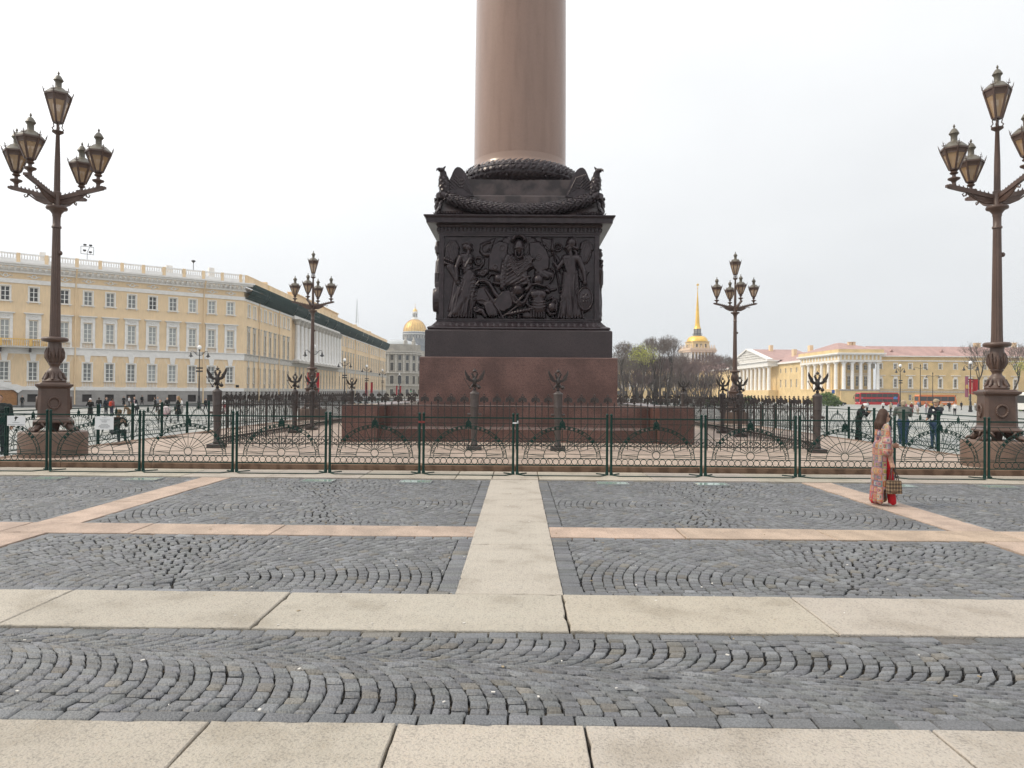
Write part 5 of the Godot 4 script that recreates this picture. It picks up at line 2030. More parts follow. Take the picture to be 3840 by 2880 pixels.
func make_staff_building() -> void:
	var p1 := V(-50.03, 0, -134.23)
	var t := thing("palace_building", "long yellow and white three-storey palace with roof balustrade, filling the left side", "building", Transform3D(Basis.IDENTITY, p1))
	var ua := V(0.8, 0, -0.6)
	var fa := Transform3D(Basis(ua, Vector3.UP, ua.cross(Vector3.UP)), -ua * 36.6)
	var ub := V(-0.029, 0, -1).normalized()
	var fb := Transform3D(Basis(ub, Vector3.UP, ub.cross(Vector3.UP)), Vector3.ZERO)
	var la0 := -22.0
	var la1 := 36.6
	var lb := 172.6
	var xa := []
	for x in [-18.0, -14.2, -10.4, -6.6, -2.9, 0.74, 4.44, 8.58, 11.86, 15.06, 18.26, 21.46, 24.66, 27.86, 31.06, 34.28]:
		xa.append(x)
	var xb := []
	for i in 9:
		xb.append(2.7 + i * 3.25)
	var xm := []
	for i in 13:
		xm.append(35.0 + i * 3.46)
	var xr := []
	for i in 22:
		xr.append(82.2 + i * 4.2)
	var hole := func(xs: Array, w: float) -> Array:
		var o := []
		for x in xs:
			o.append([x - w * 0.5, x + w * 0.5])
		return o
	# walls
	var m := MB.new()
	wall_bands(m, la0, la1, 1.98, 18.0, [[2.92, 5.83, hole.call(xa, 1.25)], [9.2, 12.3, hole.call(xa, 1.25)], [15.2, 17.45, hole.call(xa, 1.25)]], 0.6, fa)
	part("front_wall", m, M.ochre, t)
	m = MB.new()
	wall_bands(m, 0.0, 31.6, 1.98, 18.0, [[2.92, 5.83, hole.call(xb, 1.25)], [9.2, 12.3, hole.call(xb, 1.25)], [15.2, 17.45, hole.call(xb, 1.25)]], 0.6, fb)
	part("side_wall", m, M.ochre, t)
	m = MB.new()
	wall_bands(m, 31.6, 80.0, 1.98, 8.0, [[2.92, 5.83, hole.call(xm, 1.25)]], 0.6, fb)
	wall_bands(m, 31.6, 80.0, 8.0, 18.6, [[9.2, 12.3, hole.call(xm, 1.25)], [14.4, 16.4, hole.call(xm, 1.25)]], 0.6, fb * T(0, 0, -2.4))
	part("side_wall", m, M.ochre, t)
	m = MB.new()
	wall_bands(m, 80.0, lb, 1.98, 18.0, [[2.92, 5.83, hole.call(xr, 1.25)], [9.2, 12.3, hole.call(xr, 1.25)], [15.2, 17.45, hole.call(xr, 1.25)]], 0.6, fb)
	part("side_wall", m, M.ochre, t)
	# socle with cellar openings
	m = MB.new()
	wall_bands(m, 2.55, la1 + 0.1, -2.4, 1.42, [[-0.43, 0.78, hole.call([4.44, 8.58, 11.86, 15.06, 18.26, 21.46, 24.66, 27.86, 31.06, 34.28], 1.35)]], 0.7, fa * T(0, 0, 0.1))
	wall_bands(m, la0, -2.05, -2.4, 1.42, [], 0.7, fa * T(0, 0, 0.1))
	part("granite_socle", m, M.socle, t)
	m = MB.new()
	wall_bands(m, 0.05, lb, -3.0, 1.42, [], 0.7, fb * T(0, 0, 0.1))
	part("granite_socle", m, M.socle, t)
	for x in [4.44, 8.58, 11.86, 15.06, 18.26, 21.46, 24.66, 27.86, 31.06, 34.28]:
		m = MB.new()
		m.box(V(0, 0, -0.25), V(1.35, 1.21, 0.04))
		for i in 7:
			m.bar(V(-0.6 + i * 0.2, -0.6, -0.12), V(-0.6 + i * 0.2, 0.6, -0.12), 0.035)
		part("cellar_grille", m, M.grille, t, fa * T(x, 0.175, 0))
	# white bands
	for q in [[1.42, 1.98, 0.16, "plinth_band"], [7.05, 8.17, 0.14, "belt_course"], [8.17, 8.30, 0.34, "ledge"], [17.94, 18.59, 0.16, "architrave"], [20.75, 21.0, 1.55, "cornice_edge"], [20.45, 20.75, 1.25, "cornice"], [19.53, 19.78, 0.30, "cornice"], [19.79, 20.44, 0.12, "cornice"]]:
		m = MB.new()
		m.add(boxed(V((la0 + la1 + q[2]) * 0.5, (q[0] + q[1]) * 0.5, q[2] - 0.45), V(la1 - la0 + q[2], q[1] - q[0], 0.9)), fa)
		part(q[3], m, M.trim, t)
		m = MB.new()
		for seg in [[0.0, 31.6, 0.0], [80.0, lb, 0.0], [31.6, 80.0, 0.0]]:
			m.add(boxed(V((seg[0] + seg[1]) * 0.5, (q[0] + q[1]) * 0.5, q[2] - 0.45 + seg[2] + 0.012), V(seg[1] - seg[0], q[1] - q[0] - 0.008, 0.9)), fb)
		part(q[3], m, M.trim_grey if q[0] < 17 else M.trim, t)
	# frieze with wreath ornaments
	m = MB.new()
	m.add(boxed(V((la0 + la1) * 0.5, 19.06, -0.2), V(la1 - la0, 0.95, 0.4)), fa)
	m.add(boxed(V(lb * 0.5, 19.06, -0.2), V(lb, 0.94, 0.4)), fb)
	part("frieze", m, M.ochre, t)
	var orn := MB.new()
	orn.torus(0.28, 0.08, 12, 5, T(0, 0, 0.05))
	for s in [-1, 1]:
		orn.tube([V(s * 0.3, -0.2, 0.05), V(s * 0.6, 0.1, 0.05), V(s * 0.85, -0.1, 0.05), V(s * 0.95, 0.15, 0.05)], [0.08, 0.09, 0.07, 0.03], 5)
	var orn_m := orn.mesh()
	for x in xa:
		part("frieze_wreath", orn_m, M.trim, t, fa * T(x, 19.06, 0.02))
	m = MB.new()
	var x: float = la0
	while x < la1:
		m.add(boxed(V(x, 20.22, 0.42), V(0.32, 0.42, 0.95)), fa)
		m.add(boxed(V(x, 19.92, 0.2), V(0.30, 0.26, 0.5)), fa)
		x += 0.80
	part("modillions", m, M.trim, t, Transform3D.IDENTITY, "stuff")
	# dressing of the windows
	var dress := {}
	var d1 := MB.new()
	for s in [-1, 1]:
		d1.box(V(s * 0.72, 1.46, 0.04), V(0.18, 2.95, 0.16))
	d1.box(V(0, 2.99, 0.04), V(1.62, 0.16, 0.16))
	d1.prism(PackedVector2Array([Vector2(-0.30, 3.07), Vector2(0.30, 3.07), Vector2(0.46, 4.13), Vector2(-0.46, 4.13)]), 0.0, 0.16)
	for s in [-1, 1]:
		for k in 2:
			d1.bar(V(s * (0.8 + 0.12 * k), 3.15, 0.0), V(s * (1.15 + 0.2 * k), 4.05, 0.0), 0.03)
	d1.box(V(0, -0.06, 0.08), V(1.75, 0.12, 0.26))
	d1.box(V(0, -0.90, 0.05), V(1.7, 0.10, 0.2))
	balusters(d1, -0.78, 0.78, -0.85, -0.12, 0.06, 0.20, 0.06, Transform3D.IDENTITY)
	dress.first = d1.mesh()
	var d2 := MB.new()
	for s in [-1, 1]:
		d2.box(V(s * 0.83, 1.55, 0.06), V(0.40, 3.4, 0.20))
		d2.box(V(s * 0.83, 3.36, 0.10), V(0.46, 0.16, 0.30))
		d2.box(V(s * 0.92, -0.48, 0.05), V(0.34, 0.86, 0.22))
	d2.box(V(0, 3.60, 0.06), V(2.05, 0.86, 0.18))
	d2.box(V(0, 4.06, 0.16), V(2.35, 0.10, 0.40))
	d2.box(V(0, 4.16, 0.26), V(2.60, 0.12, 0.62))
	d2.box(V(0, -0.08, 0.09), V(2.1, 0.10, 0.30))
	balusters(d2, -0.72, 0.72, -0.90, -0.13, 0.05, 0.20, 0.06, Transform3D.IDENTITY)
	d2.torus(0.16, 0.05, 10, 4, T(0, 3.62, 0.16))
	for s in [-1, 1]:
		d2.tube([V(s * 0.2, 3.5, 0.16), V(s * 0.45, 3.75, 0.16), V(s * 0.7, 3.5, 0.16)], [0.05, 0.05, 0.03], 4)
		d2.box(V(s * 0.83, 3.55, 0.17), V(0.22, 0.42, 0.08))
	dress.second = d2.mesh()
	var d3 := MB.new()
	for s in [-1, 1]:
		d3.box(V(s * 0.70, 1.12, 0.03), V(0.16, 2.3, 0.14))
		d3.box(V(s * 0.72, -0.24, 0.05), V(0.16, 0.22, 0.16))
	d3.box(V(0, 2.33, 0.03), V(1.56, 0.14, 0.14))
	d3.box(V(0, -0.09, 0.10), V(1.95, 0.12, 0.32))
	dress.third = d3.mesh()
	var panes := [M.pane_mid, M.pane_light, M.pane_dark]
	for set_ in [[xa, fa, false], [xb, fb, true], [xm, fb * T(0, 0, -2.4), true], [xr, fb, true]]:
		for wx in set_[0]:
			var f: Transform3D = set_[1]
			if not (set_[0] == xa and absf(wx + 0.0) < 0.0):
				if set_[0] == xm:
					f = fb
				window(t, f * T(wx, 2.92, -0.22), 1.25, 2.91, [0.22, 0.45, 0.68], panes[0 if rng.randf() < 0.9 else 1])
				if true:
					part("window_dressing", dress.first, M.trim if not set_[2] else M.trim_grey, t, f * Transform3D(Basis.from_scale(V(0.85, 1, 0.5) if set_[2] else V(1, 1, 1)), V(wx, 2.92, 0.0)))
			f = set_[1]
			window(t, f * T(wx, 9.2, -0.22), 1.25, 3.1, [0.22, 0.45, 0.68], panes[1 if rng.randf() < 0.75 else 0])
			if set_[0] != xm:
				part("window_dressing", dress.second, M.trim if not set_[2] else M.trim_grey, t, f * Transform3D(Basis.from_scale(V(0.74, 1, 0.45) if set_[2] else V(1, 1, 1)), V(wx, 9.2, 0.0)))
			if set_[0] == xm:
				window(t, f * T(wx, 14.4, -0.22), 1.25, 2.0, [0.35, 0.66], panes[0])
			else:
				window(t, f * T(wx, 15.2, -0.22), 1.25, 2.25, [0.33, 0.66], panes[[0, 1, 0, 2][rng.randi() % 4]])
				part("window_dressing", dress.third, M.trim, t, f * T(wx, 15.2, 0.0))
	# roof balustrade
	m = MB.new()
	m.add(boxed(V((la0 + la1) * 0.5, 21.42, 0.3), V(la1 - la0, 0.56, 0.36)), fa)
	m.add(boxed(V((la0 + la1) * 0.5, 22.46, 0.3), V(la1 - la0, 0.20, 0.42)), fa)
	part("balustrade_rail", m, M.white, t)
	m = MB.new()
	balusters(m, la0, la1, 21.7, 22.36, 0.3, 0.36, 0.10, fa)
	part("balusters", m, M.white, t, Transform3D.IDENTITY, "stuff")
	for wx in xa:
		m = MB.new()
		m.box(V(wx + 1.6, 21.86, 0.3), V(0.5, 1.46, 0.45))
		part("balustrade_pier", m, M.ochre, t, fa)
	m = MB.new()
	m.add(boxed(V(lb * 0.5, 21.7, 0.3), V(lb, 1.5, 0.36)), fb)
	m.add(boxed(V(lb * 0.5, 22.5, 0.3), V(lb, 0.16, 0.46)), fb)
	part("parapet", m, M.ochre, t)
	for k in 43:
		m = MB.new()
		m.box(V(1.0 + k * 4.0, 21.75, 0.3), V(0.8, 1.62, 0.5))
		part("parapet_pier", m, M.ochre_far if k % 7 == 3 else M.ochre, t, fb)
	m = MB.new()
	m.add(boxed(V(55.8, 22.4, -0.6), V(47.0, 2.6, 1.2)), fb)
	m.add(boxed(V(55.8, 23.75, -0.5), V(47.6, 0.2, 1.6)), fb)
	part("attic_block", m, M.ochre, t)
	# green safety net slung under the cornice of the long side
	for k in 17:
		m = MB.new()
		var a := k * lb / 17 + 0.04
		var b := (k + 1) * lb / 17 - 0.04
		var sec := [[1.62, 21.05], [1.66, 20.5], [1.52, 19.9], [1.18 + 0.08 * sin(k * 2.1), 19.2], [0.62, 18.55], [0.20, 18.30]]
		for q in 5:
			var c0 = sec[q]
			var c1 = sec[q + 1]
			m.add(sheet(V(a, c0[1], c0[0]), V(b, c0[1], c0[0] + 0.05 * sin(k)), V(b, c1[1], c1[0]), V(a, c1[1], c1[0] + 0.06 * cos(k * 1.7))), fb)
		part("safety_net", m, M.net, t)
	# colonnade of the long side
	m = MB.new()
	m.add(boxed(V(55.8, 8.1, 0.4), V(48.2, 0.5, 2.6)), fb)
	part("colonnade_ledge", m, M.trim_grey, t)
	m = MB.new()
	m.add(boxed(V(55.8, 18.2, -0.2), V(48.2, 0.9, 1.6)), fb)
	part("entablature", m, M.trim, t)
	var col := MB.new()
	col.slab(V(0, 0.12, 0), V(1.5, 0.24, 1.5), 0.03)
	col.lathe(ring_prof([[0.70, 0.24], [0.74, 0.34], [0.66, 0.44], [0.62, 0.5], [0.60, 3.0], [0.52, 7.9], [0.56, 7.98], [0.52, 8.05]]), 14)
	var cap := MB.new()
	cap.lathe(ring_prof([[0.50, 8.05], [0.62, 8.35], [0.56, 8.4], [0.72, 8.75], [0.66, 8.8], [0.82, 9.15], [0.82, 9.3]]), 12)
	for q in 8:
		var aa := TAU * q / 8
		cap.ell(V(sin(aa) * 0.68, 8.62, cos(aa) * 0.68), V(0.14, 0.2, 0.14), 5, 4)
		cap.ell(V(sin(aa + 0.39) * 0.76, 9.0, cos(aa + 0.39) * 0.76), V(0.14, 0.16, 0.14), 5, 4)
	cap.slab(V(0, 9.34, 0), V(1.7, 0.16, 1.7), 0.02)
	var col_m := col.mesh()
	var cap_m := cap.mesh()
	for k in 14:
		var c := part("column", col_m, M.white, t, fb * T(33.4 + k * 3.46, 8.35, 0.75))
		part("capital", cap_m, M.trim_grey, c)
	# downpipes
	for q in [[fa, 10.11], [fa, 29.67], [fb, 8.3], [fb, 21.4], [fb, 91.6], [fb, 105.4], [fb, 131.0], [fb, 154.3]]:
		m = MB.new()
		m.tube([V(0, 20.3, 1.1), V(0, 19.8, 0.9), V(0, 18.9, 0.3), V(0, 18.5, 0.22), V(0, 8.5, 0.42), V(0, 8.0, 0.22), V(0, 0.5, 0.24), V(0, -0.6, 0.30), V(0, -0.85, 0.5)], 0.11, 8)
		m.lathe(ring_prof([[0.12, 20.2], [0.24, 20.7], [0.24, 20.75]]), 8, T(0, 0, 1.1))
		part("downpipe", m, M.ochre, t, q[0] * T(q[1], 0, 0))
	# carriage gate at the left, with its stepped white surround
	m = MB.new()
	var arch := PackedVector2Array([Vector2(-2.6, -1.6), Vector2(-2.6, 0.85), Vector2(-1.9, 1.35), Vector2(-1.0, 1.68), Vector2(0, 1.80), Vector2(1.0, 1.68), Vector2(1.9, 1.35), Vector2(2.45, 0.85), Vector2(2.45, -1.6)])
	m.prism(arch, -0.25, -0.05)
	for k in 4:
		m.box(V(-1.9 + k * 1.25, -0.4, -0.03), V(0.9, 1.4, 0.05))
	part("wooden_gate", m, M.gate, t, fa)
	m = MB.new()
	m.prism(PackedVector2Array([Vector2(-2.75, 0.9), Vector2(-1.95, 1.45), Vector2(-1.0, 1.78), Vector2(0, 1.90), Vector2(1.0, 1.78), Vector2(1.95, 1.45), Vector2(2.55, 0.95), Vector2(3.1, 1.42), Vector2(3.1, 2.0), Vector2(2.4, 2.3), Vector2(1.7, 2.3), Vector2(1.7, 2.65), Vector2(0.7, 2.65), Vector2(0.7, 2.9), Vector2(-0.7, 2.9), Vector2(-1.7, 2.65), Vector2(-3.2, 2.0)]), 0.02, 0.30)
	part("gate_surround", m, M.trim, t, fa)
	# balcony on brackets
	m = MB.new()
	m.box(V(-5.6, 8.05, 0.95), V(27.2, 0.25, 1.5))
	part("balcony_slab", m, M.trim_grey, t, fa)
	m = MB.new()
	m.box(V(-5.6, 9.25, 1.6), V(27.2, 0.14, 0.2))
	balusters(m, -19.0, 8.0, 8.2, 9.2, 1.6, 0.30, 0.075, Transform3D.IDENTITY)
	for k in 8:
		m.box(V(-18.8 + k * 3.8, 8.68, 1.6), V(0.34, 1.05, 0.26))
	part("balcony_railing", m, M.gold_soft, t, fa)
	for k in 8:
		m = MB.new()
		m.box(V(-18.8 + k * 3.8, 7.6, 0.8), V(0.3, 0.65, 1.0))
		part("bracket", m, M.grille, t, fa)
	# street name plate, ends and roof
	m = MB.new()
	m.box(V(35.6, 2.35, 0.05), V(0.55, 0.45, 0.05))
	part("name_plate", m, M.black, t, fa)
	m = MB.new()
	m.box(V(lb * 0.5, 10, -9.5), V(lb - 1.4, 22.0, 16))
	part("inner_block", m, M.ochre, t, fb)
	m = MB.new()
	m.box(V((la0 + la1) * 0.5 - 1, 10, -6.6), V(la1 - la0 - 3.0, 21.9, 11.5))
	part("inner_block", m, M.ochre, t, fa)
	for q in [[-8.4, 0.9, 1.0], [5.6, 0.8, 0.7], [24.2, 1.0, 0.5], [31.2, 0.9, 1.2]]:
		m = MB.new()
		m.box(V(q[0], 21.9 + q[2] * 0.25, -1.4), V(q[1], 2.0 + q[2] * 0.5, 0.9))
		part("chimney", m, M.trim, t, fa)
	for q in [[16.0, 0.9], [60.0, 1.2], [112.0, 1.0], [140.0, 1.1]]:
		m = MB.new()
		m.box(V(q[0], 22.4, -1.4), V(q[1], 2.4, 1.2))
		part("chimney", m, M.ochre, t, fb)
	# floodlight frame, mast and loudspeaker on the roof are things of their own
	var fr := thing("roof_floodlights", "square metal frame with four floodlights on the left palace roof", "floodlight", Transform3D(fa.basis, p1 + fa * V(11.6, 22.56, 0.3)))
	m = MB.new()
	for q in [[-0.9, 0.9, 0.9, 0.9], [0.9, 0.9, 0.9, 2.1], [0.9, 2.1, -0.9, 2.1], [-0.9, 2.1, -0.9, 0.9], [0, 0, 0, 1.2], [0.0, 1.2, 0.35, 2.1]]:
		m.bar(V(q[0], q[1], 0), V(q[2], q[3], 0), 0.06)
	part("frame", m, M.post, fr)
	for q in [[-0.35, 2.35], [0.45, 2.35], [-0.4, 1.45], [0.42, 1.25]]:
		m = MB.new()
		m.box(V(q[0], q[1], 0.1), V(0.42, 0.24, 0.3))
		m.bar(V(q[0], q[1] - 0.25, 0), V(q[0], q[1], 0), 0.05)
		part("floodlight", m, M.post, fr)
	var sp := thing("roof_loudspeaker", "dark mushroom-shaped device on a thin mast above the palace roof", "loudspeaker", Transform3D(fa.basis, p1 + fa * V(27.8, 22.56, 0.3)))
	m = MB.new()
	m.tube([V(0, 0, 0), V(0, 1.3, 0)], 0.05, 6)
	part("mast", m, M.post, sp)
	m = MB.new()
	m.lathe(ring_prof([[0.05, 1.25], [0.15, 1.35], [0.36, 1.55], [0.36, 1.62], [0.2, 1.72], [0.0, 1.76]]), 10)
	part("horn", m, M.post, sp)
	var mast := thing("roof_antenna", "thin lattice antenna mast above the far end of the left palace roof", "antenna", Transform3D(fb.basis, p1 + fb * V(111, 24.0, -0.5)))
	m = MB.new()
	for s in 3:
		var aa := TAU * s / 3
		m.tube([V(sin(aa) * 0.5, 0, cos(aa) * 0.5), V(0, 8.0, 0)], [0.06, 0.03], 4)
	for k in 7:
		m.torus(0.45 - k * 0.055, 0.03, 3, 3, Transform3D(Basis(Vector3.RIGHT, PI / 2), V(0, 0.6 + k * 0.95, 0)))
	part("lattice", m, M.steel, mast)
	# pavement along the front
	m = MB.new()
	m.add(boxed(V(7.0, -1.0, 2.4), V(62.0, 0.16, 4.6)), Transform3D(Basis.IDENTITY, p1) * fa)
	m.add(boxed(V(86.0, -1.35, 2.4), V(172.0, 0.16, 4.6)), Transform3D(Basis.IDENTITY, p1) * fb)
	tag(part("pavement", m, M.asphalt, self), "grey pavement along the foot of the left palace", "", "", "structure")

func sheet(a: Vector3, b: Vector3, c: Vector3, d: Vector3) -> MB:
	var m := MB.new()
	m.quad(a, b, c, d)
	return m

# grey corner house at the end of the street
func make_corner_house() -> void:
	var c := V(-57.5, 0, -347)
	var t := thing("corner_house", "pale grey stone corner house with a rounded front, beyond the long palace", "building", Transform3D(Basis.IDENTITY, c))
	var r := 12.5
	var n := 15
	var m := MB.new()
	var out := []
	for i in n + 1:
		var a := -1.25 + 2.6 * i / n
		out.append(Vector2(sin(a) * r, cos(a) * r))
	for i in n:
		var a: Vector2 = out[i]
		var b: Vector2 = out[i + 1]
		m.quad(V(a.x, -3, a.y), V(b.x, -3, b.y), V(b.x, 20.5, b.y), V(a.x, 20.5, a.y))
	var e: Vector2 = out[n]
	var f: Vector2 = out[0]
	m.quad(V(e.x, -3, e.y), V(e.x + 1.5, -3, e.y - 60), V(e.x + 1.5, 20.5, e.y - 60), V(e.x, 20.5, e.y))
	m.quad(V(f.x - 20, -3, f.y - 2), V(f.x, -3, f.y), V(f.x, 20.5, f.y), V(f.x - 20, 20.5, f.y - 2))
	m.quad(V(f.x - 20, 20.5, f.y - 2), V(f.x, 20.5, f.y), V(e.x, 20.5, e.y), V(e.x + 1.5, 20.5, e.y - 60))
	part("wall", m, M.stone_far, t)
	for q in [[3.9, 0.6], [9.6, 0.9], [18.3, 1.4], [19.2, 0.8]]:
		m = MB.new()
		for i in n:
			var a: Vector2 = out[i] * (1.0 + q[1] * 0.06)
			var b: Vector2 = out[i + 1] * (1.0 + q[1] * 0.06)
			m.quad(V(a.x, q[0], a.y), V(b.x, q[0], b.y), V(b.x, q[0] + 0.5, b.y), V(a.x, q[0] + 0.5, a.y))
			m.quad(V(a.x, q[0] + 0.5, a.y), V(b.x, q[0] + 0.5, b.y), V(out[i + 1].x * 0.99, q[0] + 0.52, out[i + 1].y * 0.99), V(out[i].x * 0.99, q[0] + 0.52, out[i].y * 0.99))
			m.quad(V(b.x, q[0], b.y), V(a.x, q[0], a.y), V(out[i].x * 0.99, q[0] - 0.02, out[i].y * 0.99), V(out[i + 1].x * 0.99, q[0] - 0.02, out[i + 1].y * 0.99))
		part("cornice", m, M.trim_grey, t)
	m = MB.new()
	for i in n:
		var a: Vector2 = out[i] * 0.97
		var b: Vector2 = out[i + 1] * 0.97
		m.quad(V(a.x, 19.9, a.y), V(b.x, 19.9, b.y), V(b.x, 22.8, b.y), V(a.x, 22.8, a.y))
	part("attic_parapet", m, M.stone_far, t)
	m = MB.new()
	m.ell(V(0, 21.5, -3), V(11, 4.4, 11), 20, 8)
	part("glass_dome_roof", m, M.pane_light, t)
	for i in 9:
		var a := -1.1 + 0.28 * i
		var at := Transform3D(Basis(Vector3.UP, a), Vector3.ZERO) * T(0, 0, r * 0.995)
		for lev in [[-0.6, 2.9, 1.5], [4.8, 3.6, 1.6], [10.8, 3.6, 1.4], [15.6, 2.2, 1.4]]:
			var wm := MB.new()
			wm.box(V(0, lev[0] + lev[1] * 0.5, 0.05), V(lev[2], lev[1], 0.16))
			var w := part("window", wm, M.pane_dark, t, at)
			var fm := MB.new()
			for s in [-1, 1]:
				fm.box(V(s * (lev[2] * 0.5 + 0.12), lev[0] + lev[1] * 0.5, 0.14), V(0.2, lev[1] + 0.5, 0.3))
			fm.box(V(0, lev[0] + lev[1] + 0.12, 0.14), V(lev[2] + 0.04, 0.26, 0.3))
			part("frame", fm, M.trim_grey, w)
		m = MB.new()
		m.box(V(0, 14.2, 0.1), V(0.8, 8.2, 0.7))
		part("pilaster", m, M.trim_grey, t, Transform3D(Basis(Vector3.UP, a + 0.14), Vector3.ZERO) * T(0, 0, r * 0.995))
	for a in [-0.9, 0.55, 0.95]:
		m = MB.new()
		m.box(V(0, 22.6, 0), V(1.6, 3.4, 1.0))
		m.lathe(ring_prof([[0.5, 24.3], [0.8, 24.6], [0.3, 25.4], [0.45, 25.9], [0.0, 26.6]]), 8)
		part("roof_urn", m, M.trim_grey, t, Transform3D(Basis(Vector3.UP, a), Vector3.ZERO) * T(0, 0, r * 0.9))
	# sides that run back along the street
	for k in 8:
		for lev in [[-0.6, 2.9], [4.8, 3.4], [10.8, 3.4], [15.6, 2.2]]:
			m = MB.new()
			m.box(V(0, lev[0] + lev[1] * 0.5, 0), V(0.14, lev[1], 1.4))
			part("window", m, M.pane_dark, t, T(e.x + 0.06 + k * 0.1, 0, e.y - 4 - k * 4.2))
	var b := thing("street_house", "light grey house front behind the corner house, seen as a thin strip", "building", T(-50, 0, -420))
	m = MB.new()
	m.box(V(2, 9, 0), V(14, 24, 16))
	part("wall", m, M.stone_far, b)
	for k in 3:
		for lev in 4:
			m = MB.new()
			m.box(V(-1 + k * 3.2, 1.5 + lev * 4.6, 8.02), V(1.3, 2.4, 0.14))
			part("window", m, M.pane_dark, b)

func make_cathedral() -> void:
	var c := V((895 - 1120) * 850.0 / 1600 + 0.06, 0, -850)
	var t := thing("cathedral", "distant cathedral with a great ribbed golden dome and columned drum", "cathedral", Transform3D(Basis.IDENTITY, c))
	var m := MB.new()
	m.lathe(ring_prof([[16, -4], [16, 42], [15.2, 42.2], [15.2, 46], [14.5, 46.2], [14.5, 51.6], [14.9, 52], [14.9, 53.4], [13.6, 53.6], [13.6, 59.5], [13.9, 60]]), 36)
	part("drum", m, M.stone_blue, t)
	m = MB.new()
	m.lathe(ring_prof([[13.4, 60], [13.4, 65.6], [14.0, 65.8], [14.2, 66.6], [13.9, 67.2], [13.9, 68.7], [13.3, 69.0]]), 36)
	part("upper_drum", m, M.stone_blue, t)
	m = MB.new()
	m.lathe(ring_prof([[14.3, 65.7], [14.5, 66.4], [14.2, 66.5]]), 36)
	m.lathe(ring_prof([[14.1, 68.2], [14.2, 68.9], [13.3, 69.0]]), 36)
	part("ring_cornice", m, M.trim, t)
	for i in 24:
		var a := TAU * i / 24
		var at := Transform3D(Basis(Vector3.UP, a), Vector3.ZERO)
		m = MB.new()
		m.box(V(0, 62.9, 13.45), V(1.3, 3.6, 0.3))
		part("drum_window", m, M.pane_dark, t, at)
		m = MB.new()
		for s in [-1, 1]:
			m.box(V(s * 0.95, 63.0, 13.6), V(0.45, 4.6, 0.5))
		m.box(V(0, 65.1, 13.6), V(1.45, 0.5, 0.5))
		part("window_surround", m, M.trim_grey, t, at)
		m = MB.new()
		m.tube([V(0, 28, 16.9), V(0, 42, 16.9)], 0.8, 8)
		part("column", m, M.trim_grey, t, Transform3D(Basis(Vector3.UP, a + 0.13), Vector3.ZERO))
		m = MB.new()
		m.box(V(0, 35, 16.02), V(1.6, 9.0, 0.3))
		part("arched_window", m, M.pane_dark, t, at)
	m = MB.new()
	var prof := []
	for i in 15:
		var q := i / 14.0
		var a := q * 1.26
		prof.append(Vector2(13.3 * cos(a) + 0.0, 69.0 + 14.7 * sin(a)))
	m.lathe(prof, 48)
	part("golden_dome", m, M.gold_soft, t)
	m = MB.new()
	for k in 24:
		var a := TAU * (k + 0.5) / 24
		var pts := []
		for p in prof:
			pts.append(V(sin(a) * (p.x + 0.05), p.y, cos(a) * (p.x + 0.05)))
		m.tube(pts, 0.16, 4)
	part("dome_ribs", m, M.gate, t)
	m = MB.new()
	m.lathe(ring_prof([[4.1, 82.8], [4.1, 83.6], [3.3, 84.0], [3.1, 85.5], [2.5, 85.6], [2.5, 90.6], [3.1, 90.8], [3.1, 91.6], [2.8, 92.2]]), 16)
	part("roof_lantern", m, M.trim, t)
	for i in 8:
		m = MB.new()
		m.box(V(0, 88, 2.5), V(1.0, 4.0, 0.3))
		part("lantern_window", m, M.pane_dark, t, Transform3D(Basis(Vector3.UP, TAU * i / 8), Vector3.ZERO))
	m = MB.new()
	m.lathe(ring_prof([[2.8, 92.2], [2.6, 93.4], [1.7, 95.0], [0.5, 96.0], [0.35, 97.4], [0.5, 97.8], [0.0, 98.3]]), 16)
	m.bar(V(0, 98, 0), V(0, 101.5, 0), 0.25)
	m.bar(V(-0.9, 100.3, 0), V(0.9, 100.3, 0), 0.25)
	part("small_dome", m, M.gold_soft, t)
	for q in [[-16.5, 52], [16.5, 52], [-13, 47]]:
		m = MB.new()
		m.lathe(ring_prof([[2.0, 40], [2.0, q[1]], [2.4, q[1] + 0.5], [1.8, q[1] + 1.5], [0.6, q[1] + 3.0], [0.0, q[1] + 5]]), 10, T(q[0], 0, 8))
		part("corner_turret", m, M.stone_blue, t)

